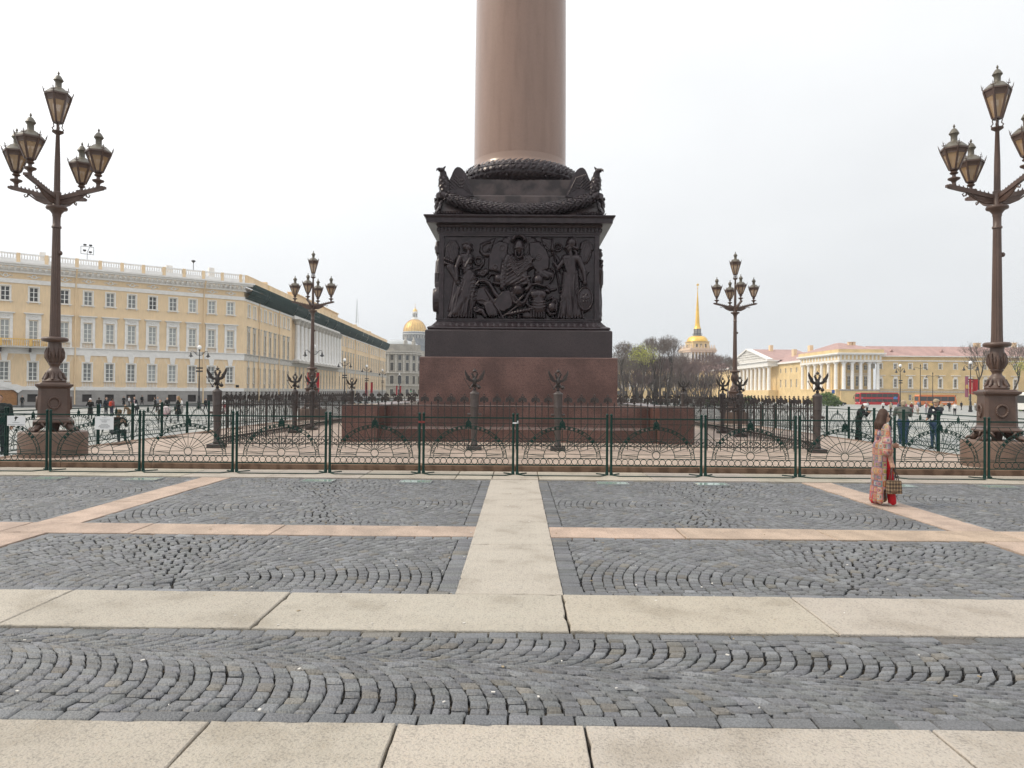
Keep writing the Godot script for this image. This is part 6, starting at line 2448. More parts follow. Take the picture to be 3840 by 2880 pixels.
func make_spire() -> void:
	var d := 480.0
	var t := thing("spire_tower", "distant yellow tower with gilded dome, clock and needle spire above bare trees", "tower", T((1505 - 1120) * d / 1600 + 0.06, 0, -d, 0.22))
	var m := MB.new()
	m.stack(ring_prof([[8.4, -4], [8.4, 21], [7.0, 21.2], [7.0, 27.6]]))
	part("tower_body", m, M.ochre_far, t)
	m = MB.new()
	m.stack(ring_prof([[8.6, 27.4], [8.9, 27.7], [8.9, 28.4], [9.3, 28.7], [9.3, 29.1], [6, 29.2]]))
	m.stack(ring_prof([[8.9, 20.4], [8.9, 21.2], [7.0, 21.3]]))
	part("cornice", m, M.trim_warm, t)
	for s in 4:
		var xf := Transform3D(Basis(Vector3.UP, s * PI / 2), Vector3.ZERO)
		for i in 8:
			m = MB.new()
			m.tube([V(-7.9 + i * 2.257, 21.2, 7.95), V(-7.9 + i * 2.257, 27.5, 7.95)], [0.55, 0.46], 8)
			part("column", m, M.white, t, xf)
			m = MB.new()
			m.lathe(ring_prof([[0.35, 29.2], [0.42, 30.0], [0.3, 31.2], [0.18, 31.8], [0.25, 32.2], [0.0, 32.5]]), 6, T(-7.9 + i * 2.257, 0, 8.2))
			part("statue", m, M.trim_warm, t, xf)
		for i in 7:
			m = MB.new()
			m.box(V(-6.77 + i * 2.257, 24.2, 7.0), V(1.1, 4.0, 0.3))
			part("window", m, M.pane_dark, t, xf)
		m = MB.new()
		m.box(V(0, 29.7, 8.8), V(17.4, 0.9, 0.3))
		part("balustrade", m, M.trim_warm, t, xf)
		m = MB.new()
		m.lathe(ring_prof([[0.0, 0.0], [0.95, 0.0], [0.95, 0.3], [0.75, 0.32], [0.0, 0.33]]), 16, xf * Transform3D(Basis(Vector3.RIGHT, PI / 2), V(0, 36.1, 5.0)))
		part("clock_face", m, M.trim_grey, t)
		for i in 3:
			m = MB.new()
			m.box(V(-3 + i * 3.0, 32.0, 5.62), V(1.1, 2.0, 0.2))
			part("arched_window", m, M.pane_dark, t, xf)
	m = MB.new()
	m.stack(ring_prof([[5.6, 29.1], [5.6, 34.2], [6.0, 34.4], [6.0, 34.7], [5.7, 34.75]]))
	part("upper_block", m, M.ochre_far, t)
	m = MB.new()
	m.lathe(ring_prof([[6.9, 34.7], [6.7, 35.5], [6.2, 36.6], [5.4, 37.5], [4.4, 38.2], [3.4, 38.4]]), 8, T(0, 0, 0, PI / 8))
	part("golden_dome", m, M.gold, t)
	m = MB.new()
	m.lathe(ring_prof([[3.2, 38.3], [3.2, 38.9], [2.1, 39.0], [2.1, 42.6], [2.5, 42.8], [2.5, 43.0]]), 8)
	part("roof_lantern", m, M.stone_blue, t)
	for i in 8:
		m = MB.new()
		m.tube([V(0, 39.0, 2.3), V(0, 42.7, 2.3)], 0.22, 6)
		part("lantern_column", m, M.trim_grey, t, Transform3D(Basis(Vector3.UP, TAU * i / 8), Vector3.ZERO))
	m = MB.new()
	m.torus(3.1, 0.15, 12, 4, Transform3D(Basis(Vector3.RIGHT, PI / 2), V(0, 39.7, 0)))
	part("gallery_rail", m, M.post, t)
	m = MB.new()
	m.lathe(ring_prof([[2.5, 43.0], [2.2, 43.6], [1.75, 44.8], [1.5, 46.5], [0.25, 67.0], [0.12, 69.0]]), 8)
	part("golden_spire", m, M.gold, t)
	m = MB.new()
	m.ell(V(0, 69.6, 0), V(0.5, 0.5, 0.5), 8, 6)
	m.bar(V(0, 69, 0), V(0, 72, 0), 0.15)
	m.prism(PackedVector2Array([Vector2(-1.0, 71.4), Vector2(-0.4, 70.9), Vector2(0.8, 71.0), Vector2(1.0, 72.0), Vector2(0.4, 72.2), Vector2(0.2, 73.0), Vector2(0.0, 72.1), Vector2(-0.7, 71.9)]), -0.1, 0.1)
	part("ship_vane", m, M.gold, t)

var SW := Transform3D(Basis(Vector3(0, 0, 1), Vector3(0, 1, 0), Vector3(1, 0, 0)), Vector3.ZERO)

func make_right_building() -> void:
	var t := thing("palace_building", "yellow palace with white colonnades, pediment and pink roofs on the right", "building", T(114.6, 0, -265))
	# west side runs back along -z, front runs along +x
	var fw := Transform3D(Basis(V(0, 0, 1), Vector3.UP, V(-1, 0, 0)), V(0, 0, -160))     # local x from far to near, ends at 160
	var ff := Transform3D.IDENTITY
	var gy := -2.4
	var m := MB.new()
	# corner pavilion front: recessed wall between columns
	var holes := [[-0.4, 1.9, [[3.6, 4.7], [7.9, 9.2], [13.6, 14.6]]], [4.6, 8.2, [[3.4, 4.5], [6.4, 7.5], [9.4, 10.5]]], [10.4, 12.2, [[3.4, 4.5], [6.4, 7.5], [9.4, 10.5]]]]
	wall_bands(m, 0.2, 12.6, gy, 13.1, holes, 0.5, ff * T(0, 0, -1.6))
	part("pavilion_wall", m, M.ochre_far, t)
	m = MB.new()
	m.add(boxed(V(6.4, (gy + 2.9) * 0.5, 0.2), V(13.6, 2.9 - gy, 3.0)), ff)
	part("pavilion_base", m, M.ochre_far, t)
	for x in [5.2, 9.0]:
		m = MB.new()
		m.box(V(x, 0.4, 1.72), V(1.3, 2.4, 0.12))
		part("ground_window" if x < 8 else "door", m, M.pane_dark if x < 8 else M.gate, t)
	m = MB.new()
	m.add(boxed(V(6.4, 3.2, 0.2), V(13.9, 0.5, 3.3)), ff)
	part("column_ledge", m, M.socle, t)
	var col := MB.new()
	col.lathe(ring_prof([[0.74, 0.0], [0.66, 0.3], [0.64, 3.0], [0.55, 8.9], [0.7, 9.0], [0.72, 9.25]]), 14)
	col.slab(V(0, 9.38, 0), V(1.5, 0.24, 1.5), 0.02)
	var col_m := col.mesh()
	for k in 5:
		part("column", col_m, M.white, t, T(1.0 + k * 3.0, 3.45, 0.9))
	for x in [3.95, 6.95, 9.95]:
		window(t, T(x, 4.6, -1.85), 1.1, 3.6, [0.33, 0.66], M.pane_dark)
		window(t, T(x, 10.4, -1.85), 1.1, 1.8, [0.5], M.pane_dark)
		m = MB.new()
		m.box(V(x, 8.55, -1.56), V(2.0, 0.35, 0.3))
		m.box(V(x, 9.2, -1.56), V(2.2, 0.16, 0.4))
		part("window_hood", m, M.trim, t)
	for x in [2.0, 12.3]:
		m = MB.new()
		m.box(V(x, 11.9, -1.5), V(1.7, 1.9, 0.2))
		part("relief_plaque", m, M.trim_grey, t)
	# west colonnade and its pavilion
	for k in 6:
		part("column", col_m, M.white, t, fw * T(156.4 - k * 6.2 + 2.4, 3.45, 0.9))
	m = MB.new()
	m.add(boxed(V(144.0, 5.2, -1.2), V(34.0, 15.8, 1.0)), fw)
	part("west_wall", m, M.ochre_far, t)
	m = MB.new()
	m.add(boxed(V(143.4, (gy + 2.9) * 0.5, 0.3), V(35.0, 2.9 - gy, 3.0)), fw)
	m.add(boxed(V(143.4, 3.2, 0.25), V(35.4, 0.5, 3.25)), fw)
	part("west_base", m, M.ochre_far, t)
	# entablature round the pavilion, triglyphs and cornice
	m = MB.new()
	m.box(V(6.6, 13.55, -16.6), V(15.0, 0.75, 36.6))
	m.box(V(6.6, 16.15, -16.6), V(17.2, 0.5, 38.8))
	m.box(V(6.6, 15.75, -16.6), V(16.4, 0.4, 38.0))
	part("cornice", m, M.trim, t)
	m = MB.new()
	m.box(V(6.6, 14.75, -16.6), V(14.9, 1.65, 36.5))
	part("frieze", m, M.ochre_far, t)
	for k in 11:
		m = MB.new()
		m.box(V(-0.4 + k * 1.4, 14.72, 1.66), V(0.62, 1.4, 0.16))
		m.box(V(-0.4 + k * 1.4, 15.5, 1.9), V(0.6, 0.2, 0.5))
		part("triglyph", m, M.trim, t)
	for k in 13:
		m = MB.new()
		m.box(V(-0.86, 14.72, 0.8 - k * 2.9), V(0.16, 1.4, 1.3))
		part("triglyph", m, M.trim, t)
	m = MB.new()
	m.box(V(6.6, 17.0, -16.6), V(16.0, 1.3, 37.6))
	part("attic_parapet", m, M.ochre_far, t)
	m = MB.new()
	m.stack(ring_prof([[8.0, 17.66], [0.6, 21.0], [0.0, 21.0]]), T(6.6, 0, -16.6), 2.2)
	part("hip_roof", m, M.roof_pink, t)
	# front wing
	var xs := []
	for k in 12:
		xs.append(14.9 + k * 5.33)
	var h := func(w: float) -> Array:
		var o := []
		for x in xs:
			o.append([x - w * 0.5, x + w * 0.5])
		return o
	m = MB.new()
	wall_bands(m, 13.6, 80.0, gy, 15.4, [[-0.4, 1.7, h.call(1.1)], [4.3, 7.3, h.call(1.2)], [10.8, 12.7, h.call(1.0)]], 0.6, T(0, 0, -1.0))
	part("front_wall", m, M.ochre_far, t)
	for x in xs:
		window(t, T(x, -0.4, -1.3), 1.1, 2.1, [0.5], M.pane_dark)
		window(t, T(x, 4.3, -1.3), 1.2, 3.0, [0.33, 0.66], M.pane_dark)
		window(t, T(x, 10.8, -1.3), 1.0, 1.9, [0.5], M.pane_dark)
		m = MB.new()
		for s in [-1, 1]:
			m.box(V(x + s * 0.75, 5.8, -0.94), V(0.3, 3.2, 0.2))
			m.box(V(x + s * 0.68, 11.8, -0.95), V(0.24, 2.2, 0.16))
		m.box(V(x, 7.75, -0.92), V(1.3, 0.8, 0.24))
		m.box(V(x, 8.55, -0.85), V(3.3, 0.22, 0.5))
		m.box(V(x, 12.9, -0.95), V(1.7, 0.3, 0.2))
		m.box(V(x, 4.05, -0.9), V(1.9, 0.3, 0.4))
		part("window_dressing", m, M.trim, t, Transform3D.IDENTITY, "stuff")
	for q in [[2.5, 3.0, 0.15], [3.4, 3.55, 0.1], [13.6, 14.0, 0.3], [15.2, 15.55, 0.9]]:
		m = MB.new()
		m.box(V(46.9, (q[0] + q[1]) * 0.5, -1.2 + q[2]), V(66.4, q[1] - q[0], 0.6))
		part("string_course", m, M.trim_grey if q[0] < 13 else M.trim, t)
	m = MB.new()
	m.prism(PackedVector2Array([Vector2(-0.2, 15.55), Vector2(-8.0, 19.4), Vector2(-16.0, 15.55)]), 13.0, 82.0, SW)
	part("pitched_roof", m, M.roof_pink, t)
	for q in [[7.9, 1.2, 20.6, -10], [9.3, 1.0, 20.6, -10], [53.5, 2.0, 20.4, -8], [63.0, 1.4, 20.4, -8], [67.0, 1.2, 20.6, -8]]:
		m = MB.new()
		m.box(V(q[0], q[2] - 1.2, q[3]), V(q[1], 3.0, 1.2))
		m.box(V(q[0], q[2] + 0.34, q[3]), V(q[1] + 0.3, 0.16, 1.5))
		part("chimney", m, M.ochre, t)
	for x in [20.0, 38.0, 55.0]:
		m = MB.new()
		m.prism(PackedVector2Array([Vector2(-0.6, 0), Vector2(0.6, 0), Vector2(0, 1.0)]), -0.8, 0.4, T(x, 17.2, -3.5))
		part("dormer", m, M.roof_pink, t)
	# west wing between the colonnade and the pediment, and the pedimented portico
	m = MB.new()
	var ws := []
	for k in 5:
		ws.append(97.5 + k * 6.2)
	var hw := []
	for x in ws:
		hw.append([x - 0.8, x + 0.8])
	wall_bands(m, 58.0, 127.0, gy, 14.6, [[4.4, 7.8, hw], [10.6, 12.6, hw]], 0.6, fw * T(0, 0, -1.0))
	wall_bands(m, -60.0, 58.0, gy, 14.6, [], 0.6, fw * T(0, 0, -1.0))
	part("west_wall", m, M.ochre_far, t)
	for x in ws:
		window(t, fw * T(x, 4.4, -1.3), 1.6, 3.4, [0.33, 0.66], M.pane_dark)
		window(t, fw * T(x, 10.6, -1.3), 1.6, 2.0, [0.5], M.pane_dark)
	m = MB.new()
	m.add(boxed(V(33.5, 15.0, -0.9), V(187, 0.8, 1.6)), fw)
	part("west_cornice", m, M.trim, t)
	m = MB.new()
	m.add(boxed(V(20.0, 15.0, -8.0), V(214, 0.6, 12.0)), fw)
	part("roof_deck", m, M.roof_pink, t)
	m = MB.new()
	m.prism(PackedVector2Array([Vector2(-0.3, 15.4), Vector2(-8.5, 19.6), Vector2(-17.0, 15.4)]), -60.0, 127.0, fw * SW)
	part("pitched_roof", m, M.roof_pink, t)
	var px0 := 36.0
	var px1 := 95.0
	m = MB.new()
	m.add(boxed(V((px0 + px1) * 0.5, (gy + 3.2) * 0.5, 1.0), V(px1 - px0, 3.2 - gy, 5.0)), fw)
	part("portico_base", m, M.ochre_far, t)
	for k in 10:
		var c := part("column", col_m, M.white, t, fw * Transform3D(Basis.from_scale(V(1.35, 1.1, 1.35)), V(px0 + 2.2 + k * 6.06, 3.2, 2.5)))
	m = MB.new()
	m.add(boxed(V((px0 + px1) * 0.5, 14.9, 1.6), V(px1 - px0, 2.2, 4.6)), fw)
	m.add(boxed(V((px0 + px1) * 0.5, 16.3, 1.8), V(px1 - px0 + 2.4, 0.6, 5.6)), fw)
	part("portico_entablature", m, M.trim, t)
	m = MB.new()
	m.prism(PackedVector2Array([Vector2(px0 + 1, 16.6), Vector2(px1 - 1, 16.6), Vector2((px0 + px1) * 0.5, 22.2)]), 0.5, 3.6, fw)
	part("pediment", m, M.trim_grey, t)
	m = MB.new()
	for s in [[px0 - 1.2, 16.7], [px1 + 1.2, 16.7]]:
		m.add(boxed_bar(V(s[0], s[1], 3.2), V((px0 + px1) * 0.5, 22.9, 3.2), 2.6, 0.6), fw)
	part("raking_cornice", m, M.trim, t)
	m = MB.new()
	for k in 34:
		var u := (k + 0.5) / 34.0
		var top := 5.0 * (1.0 - absf(u - 0.5) * 2.0)
		for j in int(top / 1.1) + 1:
			m.add(boxed(V(0, 0, 0), V(0.8, 0.9, 0.5)), fw * Transform3D(Basis(Vector3.BACK, k * 1.3 + j), V(px0 + 3 + u * (px1 - px0 - 6), 17.2 + j * 1.15, 3.7)))
	part("pediment_relief", m, M.trim, t, Transform3D.IDENTITY, "stuff")
	m = MB.new()
	m.prism(PackedVector2Array([Vector2(px0 - 1, 16.6), Vector2(px1 + 1, 16.6), Vector2((px0 + px1) * 0.5, 23.0)]), -20.0, 2.0, fw)
	part("portico_roof", m, M.roof_pink, t)
	for q in [[70.0, 23.0], [100.0, 19.4], [118.0, 20.0]]:
		m = MB.new()
		m.add(boxed(V(q[0], q[1], -6), V(2.4, 3.4, 1.4)), fw)
		part("chimney", m, M.ochre, t)
	# farther yellow range seen through the trees
	var u := thing("yellow_building", "far yellow building glimpsed behind the bare trees under the spire", "building", T(104, 0, -452))
	m = MB.new()
	wall_bands(m, -70, 22, -4, 15, [[1.0, 3.6, []]], 1.0, Transform3D.IDENTITY)
	part("wall", m, M.ochre_far, u)
	m = MB.new()
	m.prism(PackedVector2Array([Vector2(1.0, 15), Vector2(-9, 19.0), Vector2(-19, 15)]), -70, 22, SW)
	part("roof", m, M.roof_pink, u)
	for k in 20:
		for lev in [[0.2, 2.4], [4.6, 3.4], [10.2, 2.4]]:
			m = MB.new()
			m.box(V(-66 + k * 4.6, lev[0] + lev[1] * 0.5, 0.03), V(1.5, lev[1], 0.14))
			part("window", m, M.pane_dark, u)
		m = MB.new()
		m.box(V(-63.7 + k * 4.6, 9.0, 0.1), V(0.9, 12.0, 0.4))
		part("pilaster", m, M.trim, u)
	# building at the far right behind the lamp
	var b := thing("brown_building", "dull yellow building with roof balustrade behind the right lamp and twigs", "building", T(166, 0, -226))
	m = MB.new()
	var bx := []
	for k in 7:
		bx.append([2.2 + k * 5.0, 3.7 + k * 5.0])
	wall_bands(m, 0, 40, -3, 14.6, [[3.8, 7.4, bx], [9.6, 12.0, bx]], 0.7, Transform3D.IDENTITY)
	part("wall", m, M.ochre_far, b)
	for q in bx:
		window(b, T((q[0] + q[1]) * 0.5, 3.8, -0.3), 1.5, 3.6, [0.33, 0.66], M.pane_dark)
		window(b, T((q[0] + q[1]) * 0.5, 9.6, -0.3), 1.5, 2.4, [0.5], M.pane_dark)
		m = MB.new()
		m.box(V((q[0] + q[1]) * 0.5, 7.8, 0.1), V(2.4, 0.5, 0.4))
		part("window_hood", m, M.trim, b)
	m = MB.new()
	m.box(V(20, 14.9, 0.2), V(41, 0.6, 1.6))
	m.box(V(20, 17.0, 0.2), V(41, 0.2, 0.5))
	balusters(m, 0, 40, 15.2, 16.9, 0.2, 0.9, 0.2, Transform3D.IDENTITY)
	part("balustrade", m, M.ochre, b)
	for x in [3.5, 9.5, 16.0, 26.0]:
		m = MB.new()
		m.box(V(x, 17.6, -3), V(2.0, 3.2, 1.4))
		part("chimney", m, M.ochre, b)
	m = MB.new()
	m.box(V(20, 6, -8), V(39.6, 17.0, 14))
	part("inner_block", m, M.ochre_far, b)

# ---------------------------------------------------------------- trees
func stick(mb: MB, a: Vector3, b: Vector3, ra: float, rb: float, segs: int) -> void:
	var t := (b - a).normalized()
	var x := (Vector3.UP if absf(t.y) < 0.9 else Vector3.RIGHT).cross(t).normalized()
	var y := t.cross(x)
	for s in segs:
		var u0 := x * cos(TAU * s / segs) + y * sin(TAU * s / segs)
		var u1 := x * cos(TAU * (s + 1) / segs) + y * sin(TAU * (s + 1) / segs)
		mb.quadn(a + u0 * ra, a + u1 * ra, b + u1 * rb, b + u0 * rb, u0, u1, u1, u0)

func grow(limb: MB, twig: MB, tips: Array, p: Vector3, d: Vector3, l: float, r: float, depth: int, most: int, up: float, spread: float) -> void:
	var q := p
	var dir := d
	var steps := 2 if depth < 3 else 1
	for i in steps:
		var e := (dir + V(rng.randfn(0, 0.16), rng.randfn(0, 0.10) + up * 0.16, rng.randfn(0, 0.16))).normalized()
		var n := q + e * l / steps
		var r0 := lerpf(r, r * 0.68, float(i) / steps)
		var r1 := lerpf(r, r * 0.68, float(i + 1) / steps)
		stick(limb if depth < 3 else twig, q, n, maxf(r0, 0.019), maxf(r1, 0.013), 6 if depth < 2 else (4 if depth < 3 else 3))
		q = n
		dir = e
	if depth >= most:
		tips.append(q)
		return
	var k := 3 if depth > 0 else 4
	if rng.randf() < 0.25:
		k += 1
	for i in k:
		var a := TAU * (i + rng.randf() * 0.7) / k
		var side := V(cos(a), 0, sin(a))
		var s := spread * rng.randf_range(0.6, 1.3)
		if i == 0 and depth < 3:
			s *= 0.35
		var nd := (dir + (side - dir * side.dot(dir)) * s + V(0, up * 0.2, 0)).normalized()
		grow(limb, twig, tips, q, nd, l * rng.randf_range(0.60, 0.84), r * (0.68 if i == 0 else 0.5), depth + 1, most, up, spread)

func tree_kind(key: String) -> Array:
	if shapes.has(key):
		return shapes[key]
	var limb := MB.new()
	var twig := MB.new()
	var tips := []
	match key:
		"tall0", "tall1", "tall2":
			stick(limb, V(0, -0.3, 0), V(0.1, 4.5, 0), 0.42, 0.30, 8)
			grow(limb, twig, tips, V(0.1, 4.4, 0), V(0, 1, 0), 3.4, 0.28, 0, 6, 0.8, 0.62)
		"dense":
			for i in 5:
				var a := TAU * i / 5
				var d := V(cos(a) * 0.45, 1, sin(a) * 0.45).normalized()
				stick(limb, V(cos(a) * 0.3, -0.3, sin(a) * 0.3), d * 2.6, 0.17, 0.12, 6)
				grow(limb, twig, tips, d * 2.5, d, 2.7, 0.12, 1, 6, 0.35, 0.75)
		"leafy":
			stick(limb, V(0, -0.3, 0), V(0.1, 3.4, 0), 0.36, 0.27, 8)
			grow(limb, twig, tips, V(0.1, 3.3, 0), V(0, 1, 0), 3.1, 0.25, 0, 5, 0.5, 0.85)
		"small":
			stick(limb, V(0, -0.3, 0), V(0.2, 3.0, 0.1), 0.22, 0.16, 6)
			grow(limb, twig, tips, V(0.2, 2.9, 0.1), V(0.05, 1, 0), 2.8, 0.15, 0, 5, 0.6, 0.6)
		"thicket":
			for i in 9:
				var d := V(rng.randf_range(-0.6, 0.6), 1, rng.randf_range(-0.5, 0.5)).normalized()
				grow(limb, twig, tips, V(rng.randf_range(-2.5, 2.5), -0.2, rng.randf_range(-1.5, 1.5)), d, 2.0, 0.07, 2, 6, 0.5, 0.6)
	shapes[key] = [limb.mesh(), twig.mesh(), tips]
	return shapes[key]

func leaves_for(tips: Array, per: int, size: float, spread: float, cols: Array) -> ArrayMesh:
	var mb := MB.new()
	mb.tint = true
	for t: Vector3 in tips:
		var shade := rng.randf()
		for i in per:
			if rng.randf() < 0.25:
				continue
			var p := t + V(rng.randfn(0, spread), rng.randfn(0, spread), rng.randfn(0, spread))
			var n := V(rng.randfn(0, 1), rng.randfn(0.4, 1), rng.randfn(0, 1)).normalized()
			var x := n.cross(V(0.3, 1, 0.2)).normalized() * size * rng.randf_range(0.6, 1.2)
			var y := n.cross(x).normalized() * size * rng.randf_range(0.5, 1.0)
			var c: Color = cols[0].lerp(cols[1], clampf(shade * 0.6 + rng.randf() * 0.5, 0, 1))
			mb.col = c
			mb.put(p - x, n); mb.put(p + y, n); mb.put(p + x, n)
			mb.put(p - x, n); mb.put(p + x, n); mb.put(p - y, n)
	return mb.mesh()

func make_trees() -> void:
	var green := leaves_for(tree_kind("leafy")[2], 5, 0.13, 0.80, [Color(0.33, 0.36, 0.075), Color(0.52, 0.52, 0.15)])
	var bush := MB.new()
	bush.tint = true
	var pts := []
	for i in 260:
		var a := rng.randf() * TAU
		var h := rng.randf()
		var r := sqrt(1.0 - h * h) * rng.randf_range(0.6, 1.0)
		pts.append(V(cos(a) * r * 2.6, 0.2 + h * 1.9, sin(a) * r * 1.8))
	var bush_m := leaves_for(pts, 12, 0.16, 0.22, [Color(0.06, 0.11, 0.03), Color(0.14, 0.20, 0.06)])
	# where, kind, twig colour, height factor, width factor, leaves, label
	var list := [
		[28.2, -205, "tall0", M.twig_grey, 0.92, 0.85, 0, "bare tree touched with olive, just right of the column's granite base"],
		[31.0, -196, "tall2", M.twig, 0.97, 0.8, 0, "bare grey tree between the column and the fresh green tree"],
		[30.4, -182, "leafy", M.twig_grey, 1.12, 0.85, 1, "tree in fresh yellow-green leaf, right of the column"],
		[33.6, -176, "tall0", M.twig, 1.07, 0.85, 0, "tallest bare tree, directly right of the fresh green tree"],
		[37.4, -185, "tall2", M.twig, 1.06, 1.05, 0, "wide bare tree with dark forked limbs left of the spire"],
		[36.0, -168, "small", M.twig, 1.0, 1.0, 0, "small bare tree standing before the wide dark-limbed tree"],
		[40.3, -166, "dense", M.twig_red, 1.12, 1.1, 0, "dense reddish-brown bare tree under the golden spire"],
		[42.5, -172, "dense", M.twig_red, 0.95, 1.0, 0, "lower dense brown bare tree right of the golden spire"],
		[46.5, -180, "small", M.twig, 1.05, 1.0, 0, "slanting thin bare tree before the yellow building"],
		[51.4, -190, "tall1", M.twig, 0.78, 0.7, 0, "thin bare tree left of the farther right lamp"],
		[54.2, -192, "tall0", M.twig, 0.86, 0.65, 0, "airy bare tree showing behind the farther right lamp"],
		[58.0, -200, "small", M.twig, 1.0, 0.9, 0, "sparse bare tree before the white portico columns"],
		[26.0, -215, "tall1", M.twig, 0.85, 0.9, 0, "faint bare tree at the back, beside the column base"],
		[35.0, -218, "tall0", M.twig, 0.9, 1.1, 0, "bare tree at the back behind the fresh green tree"],
		[43.0, -214, "tall2", M.twig, 0.82, 1.1, 0, "bare tree at the back behind the reddish dense tree"],
		[48.5, -216, "tall1", M.twig, 0.72, 0.9, 0, "low bare tree at the back before the yellow range"],
		[34.9, -189, "tall1", M.twig, 1.04, 0.9, 0, "bare tree between the tallest tree and the dark forked tree"],
		[26.6, -187, "tall2", M.twig, 0.98, 0.9, 0, "bare tree nearest the column base, in front of the others"],
		[24.5, -198, "dense", M.twig, 1.25, 1.2, 0, "dense bare tree half hidden by the column's granite base"],
		[28.0, -193, "dense", M.twig_grey, 1.15, 1.1, 0, "dense bare tree low beside the column's granite base"],
		[32.2, -199, "dense", M.twig, 1.2, 1.2, 0, "dense bare tree below the fresh green crown, at the back"],
		[35.6, -194, "dense", M.twig_red, 1.2, 1.2, 0, "dense brown tree filling the gap under the tallest bare tree"],
		[39.0, -198, "dense", M.twig, 1.3, 1.25, 0, "dense brown tree at the back left of the spire"],
		[43.6, -203, "dense", M.twig_red, 1.25, 1.25, 0, "dense brown tree at the back right below the spire"],
		[33.0, -208, "tall2", M.twig, 0.95, 1.2, 0, "tall bare tree in the back row left of the forked tree"],
		[39.5, -212, "tall0", M.twig_grey, 0.9, 1.2, 0, "tall bare tree in the back row just left of the spire"],
		[90.0, -146, "small", M.twig, 1.05, 1.3, 0, "bare spreading tree left of the near right lamp's vase"],
		[99.5, -150, "small", M.twig, 1.08, 1.4, 0, "bare spreading tree behind the near right lamp's vase"],
		[97.5, -140, "leafy", M.twig_grey, 0.78, 0.85, 1, "yellow-green tree in leaf at the right edge behind the lamp"],
	]
	for k in list.size():
		var q = list[k]
		var d := tree_kind(q[2])
		var turn := k * 1.7
		var t := thing("tree", q[7], "tree", Transform3D(Basis(Vector3.UP, turn) * Basis.from_scale(V(q[5], q[4], q[5])), V(q[0], ground_y(q[0], q[1]), q[1])), "park trees right of the column")
		part("trunk", d[0], M.bark, t)
		var c := part("crown", d[1], q[3], t, Transform3D.IDENTITY, "stuff")
		if q[6]:
			part("leaves", green, M.leaf, c, Transform3D.IDENTITY, "stuff")
	var th := tree_kind("thicket")
	var spots := [[27.5, -190], [30.5, -188], [33.8, -190], [36.6, -192], [39.4, -186], [42.4, -190], [45.8, -196], [49.6, -200], [53.0, -204]]
	for i in spots.size():
		var q = spots[i]
		var t := thing("shrub", "bare brown thicket at the foot of the park trees, %s from the column" % ordinal(i), "shrub", Transform3D(Basis(Vector3.UP, i * 2.1) * Basis.from_scale(V(1.35, rng.randf_range(1.2, 1.6), 1.3)), V(q[0], ground_y(q[0], q[1]), q[1])), "bare shrubs under the park trees")
		part("stems", th[0], M.bark, t)
		part("twigs", th[1], M.twig_red if i % 2 else M.twig, t, Transform3D.IDENTITY, "stuff")
	for q in [[81.0, -196, 1.5, "round green bush before the yellow palace, behind the iron fence"], [58.0, -188, 1.0, "low green bush beside the farther right lamp"], [46.0, -175, 0.9, "low green bush under the brown trees"], [104.0, -150, 1.6, "green bush at the right edge by the white coach"]]:
		var t := thing("bush", q[3], "bush", Transform3D(Basis.from_scale(Vector3.ONE * q[2]), V(q[0], ground_y(q[0], q[1]), q[1])))
		part("foliage", bush_m, M.leaf, t, Transform3D.IDENTITY, "stuff")

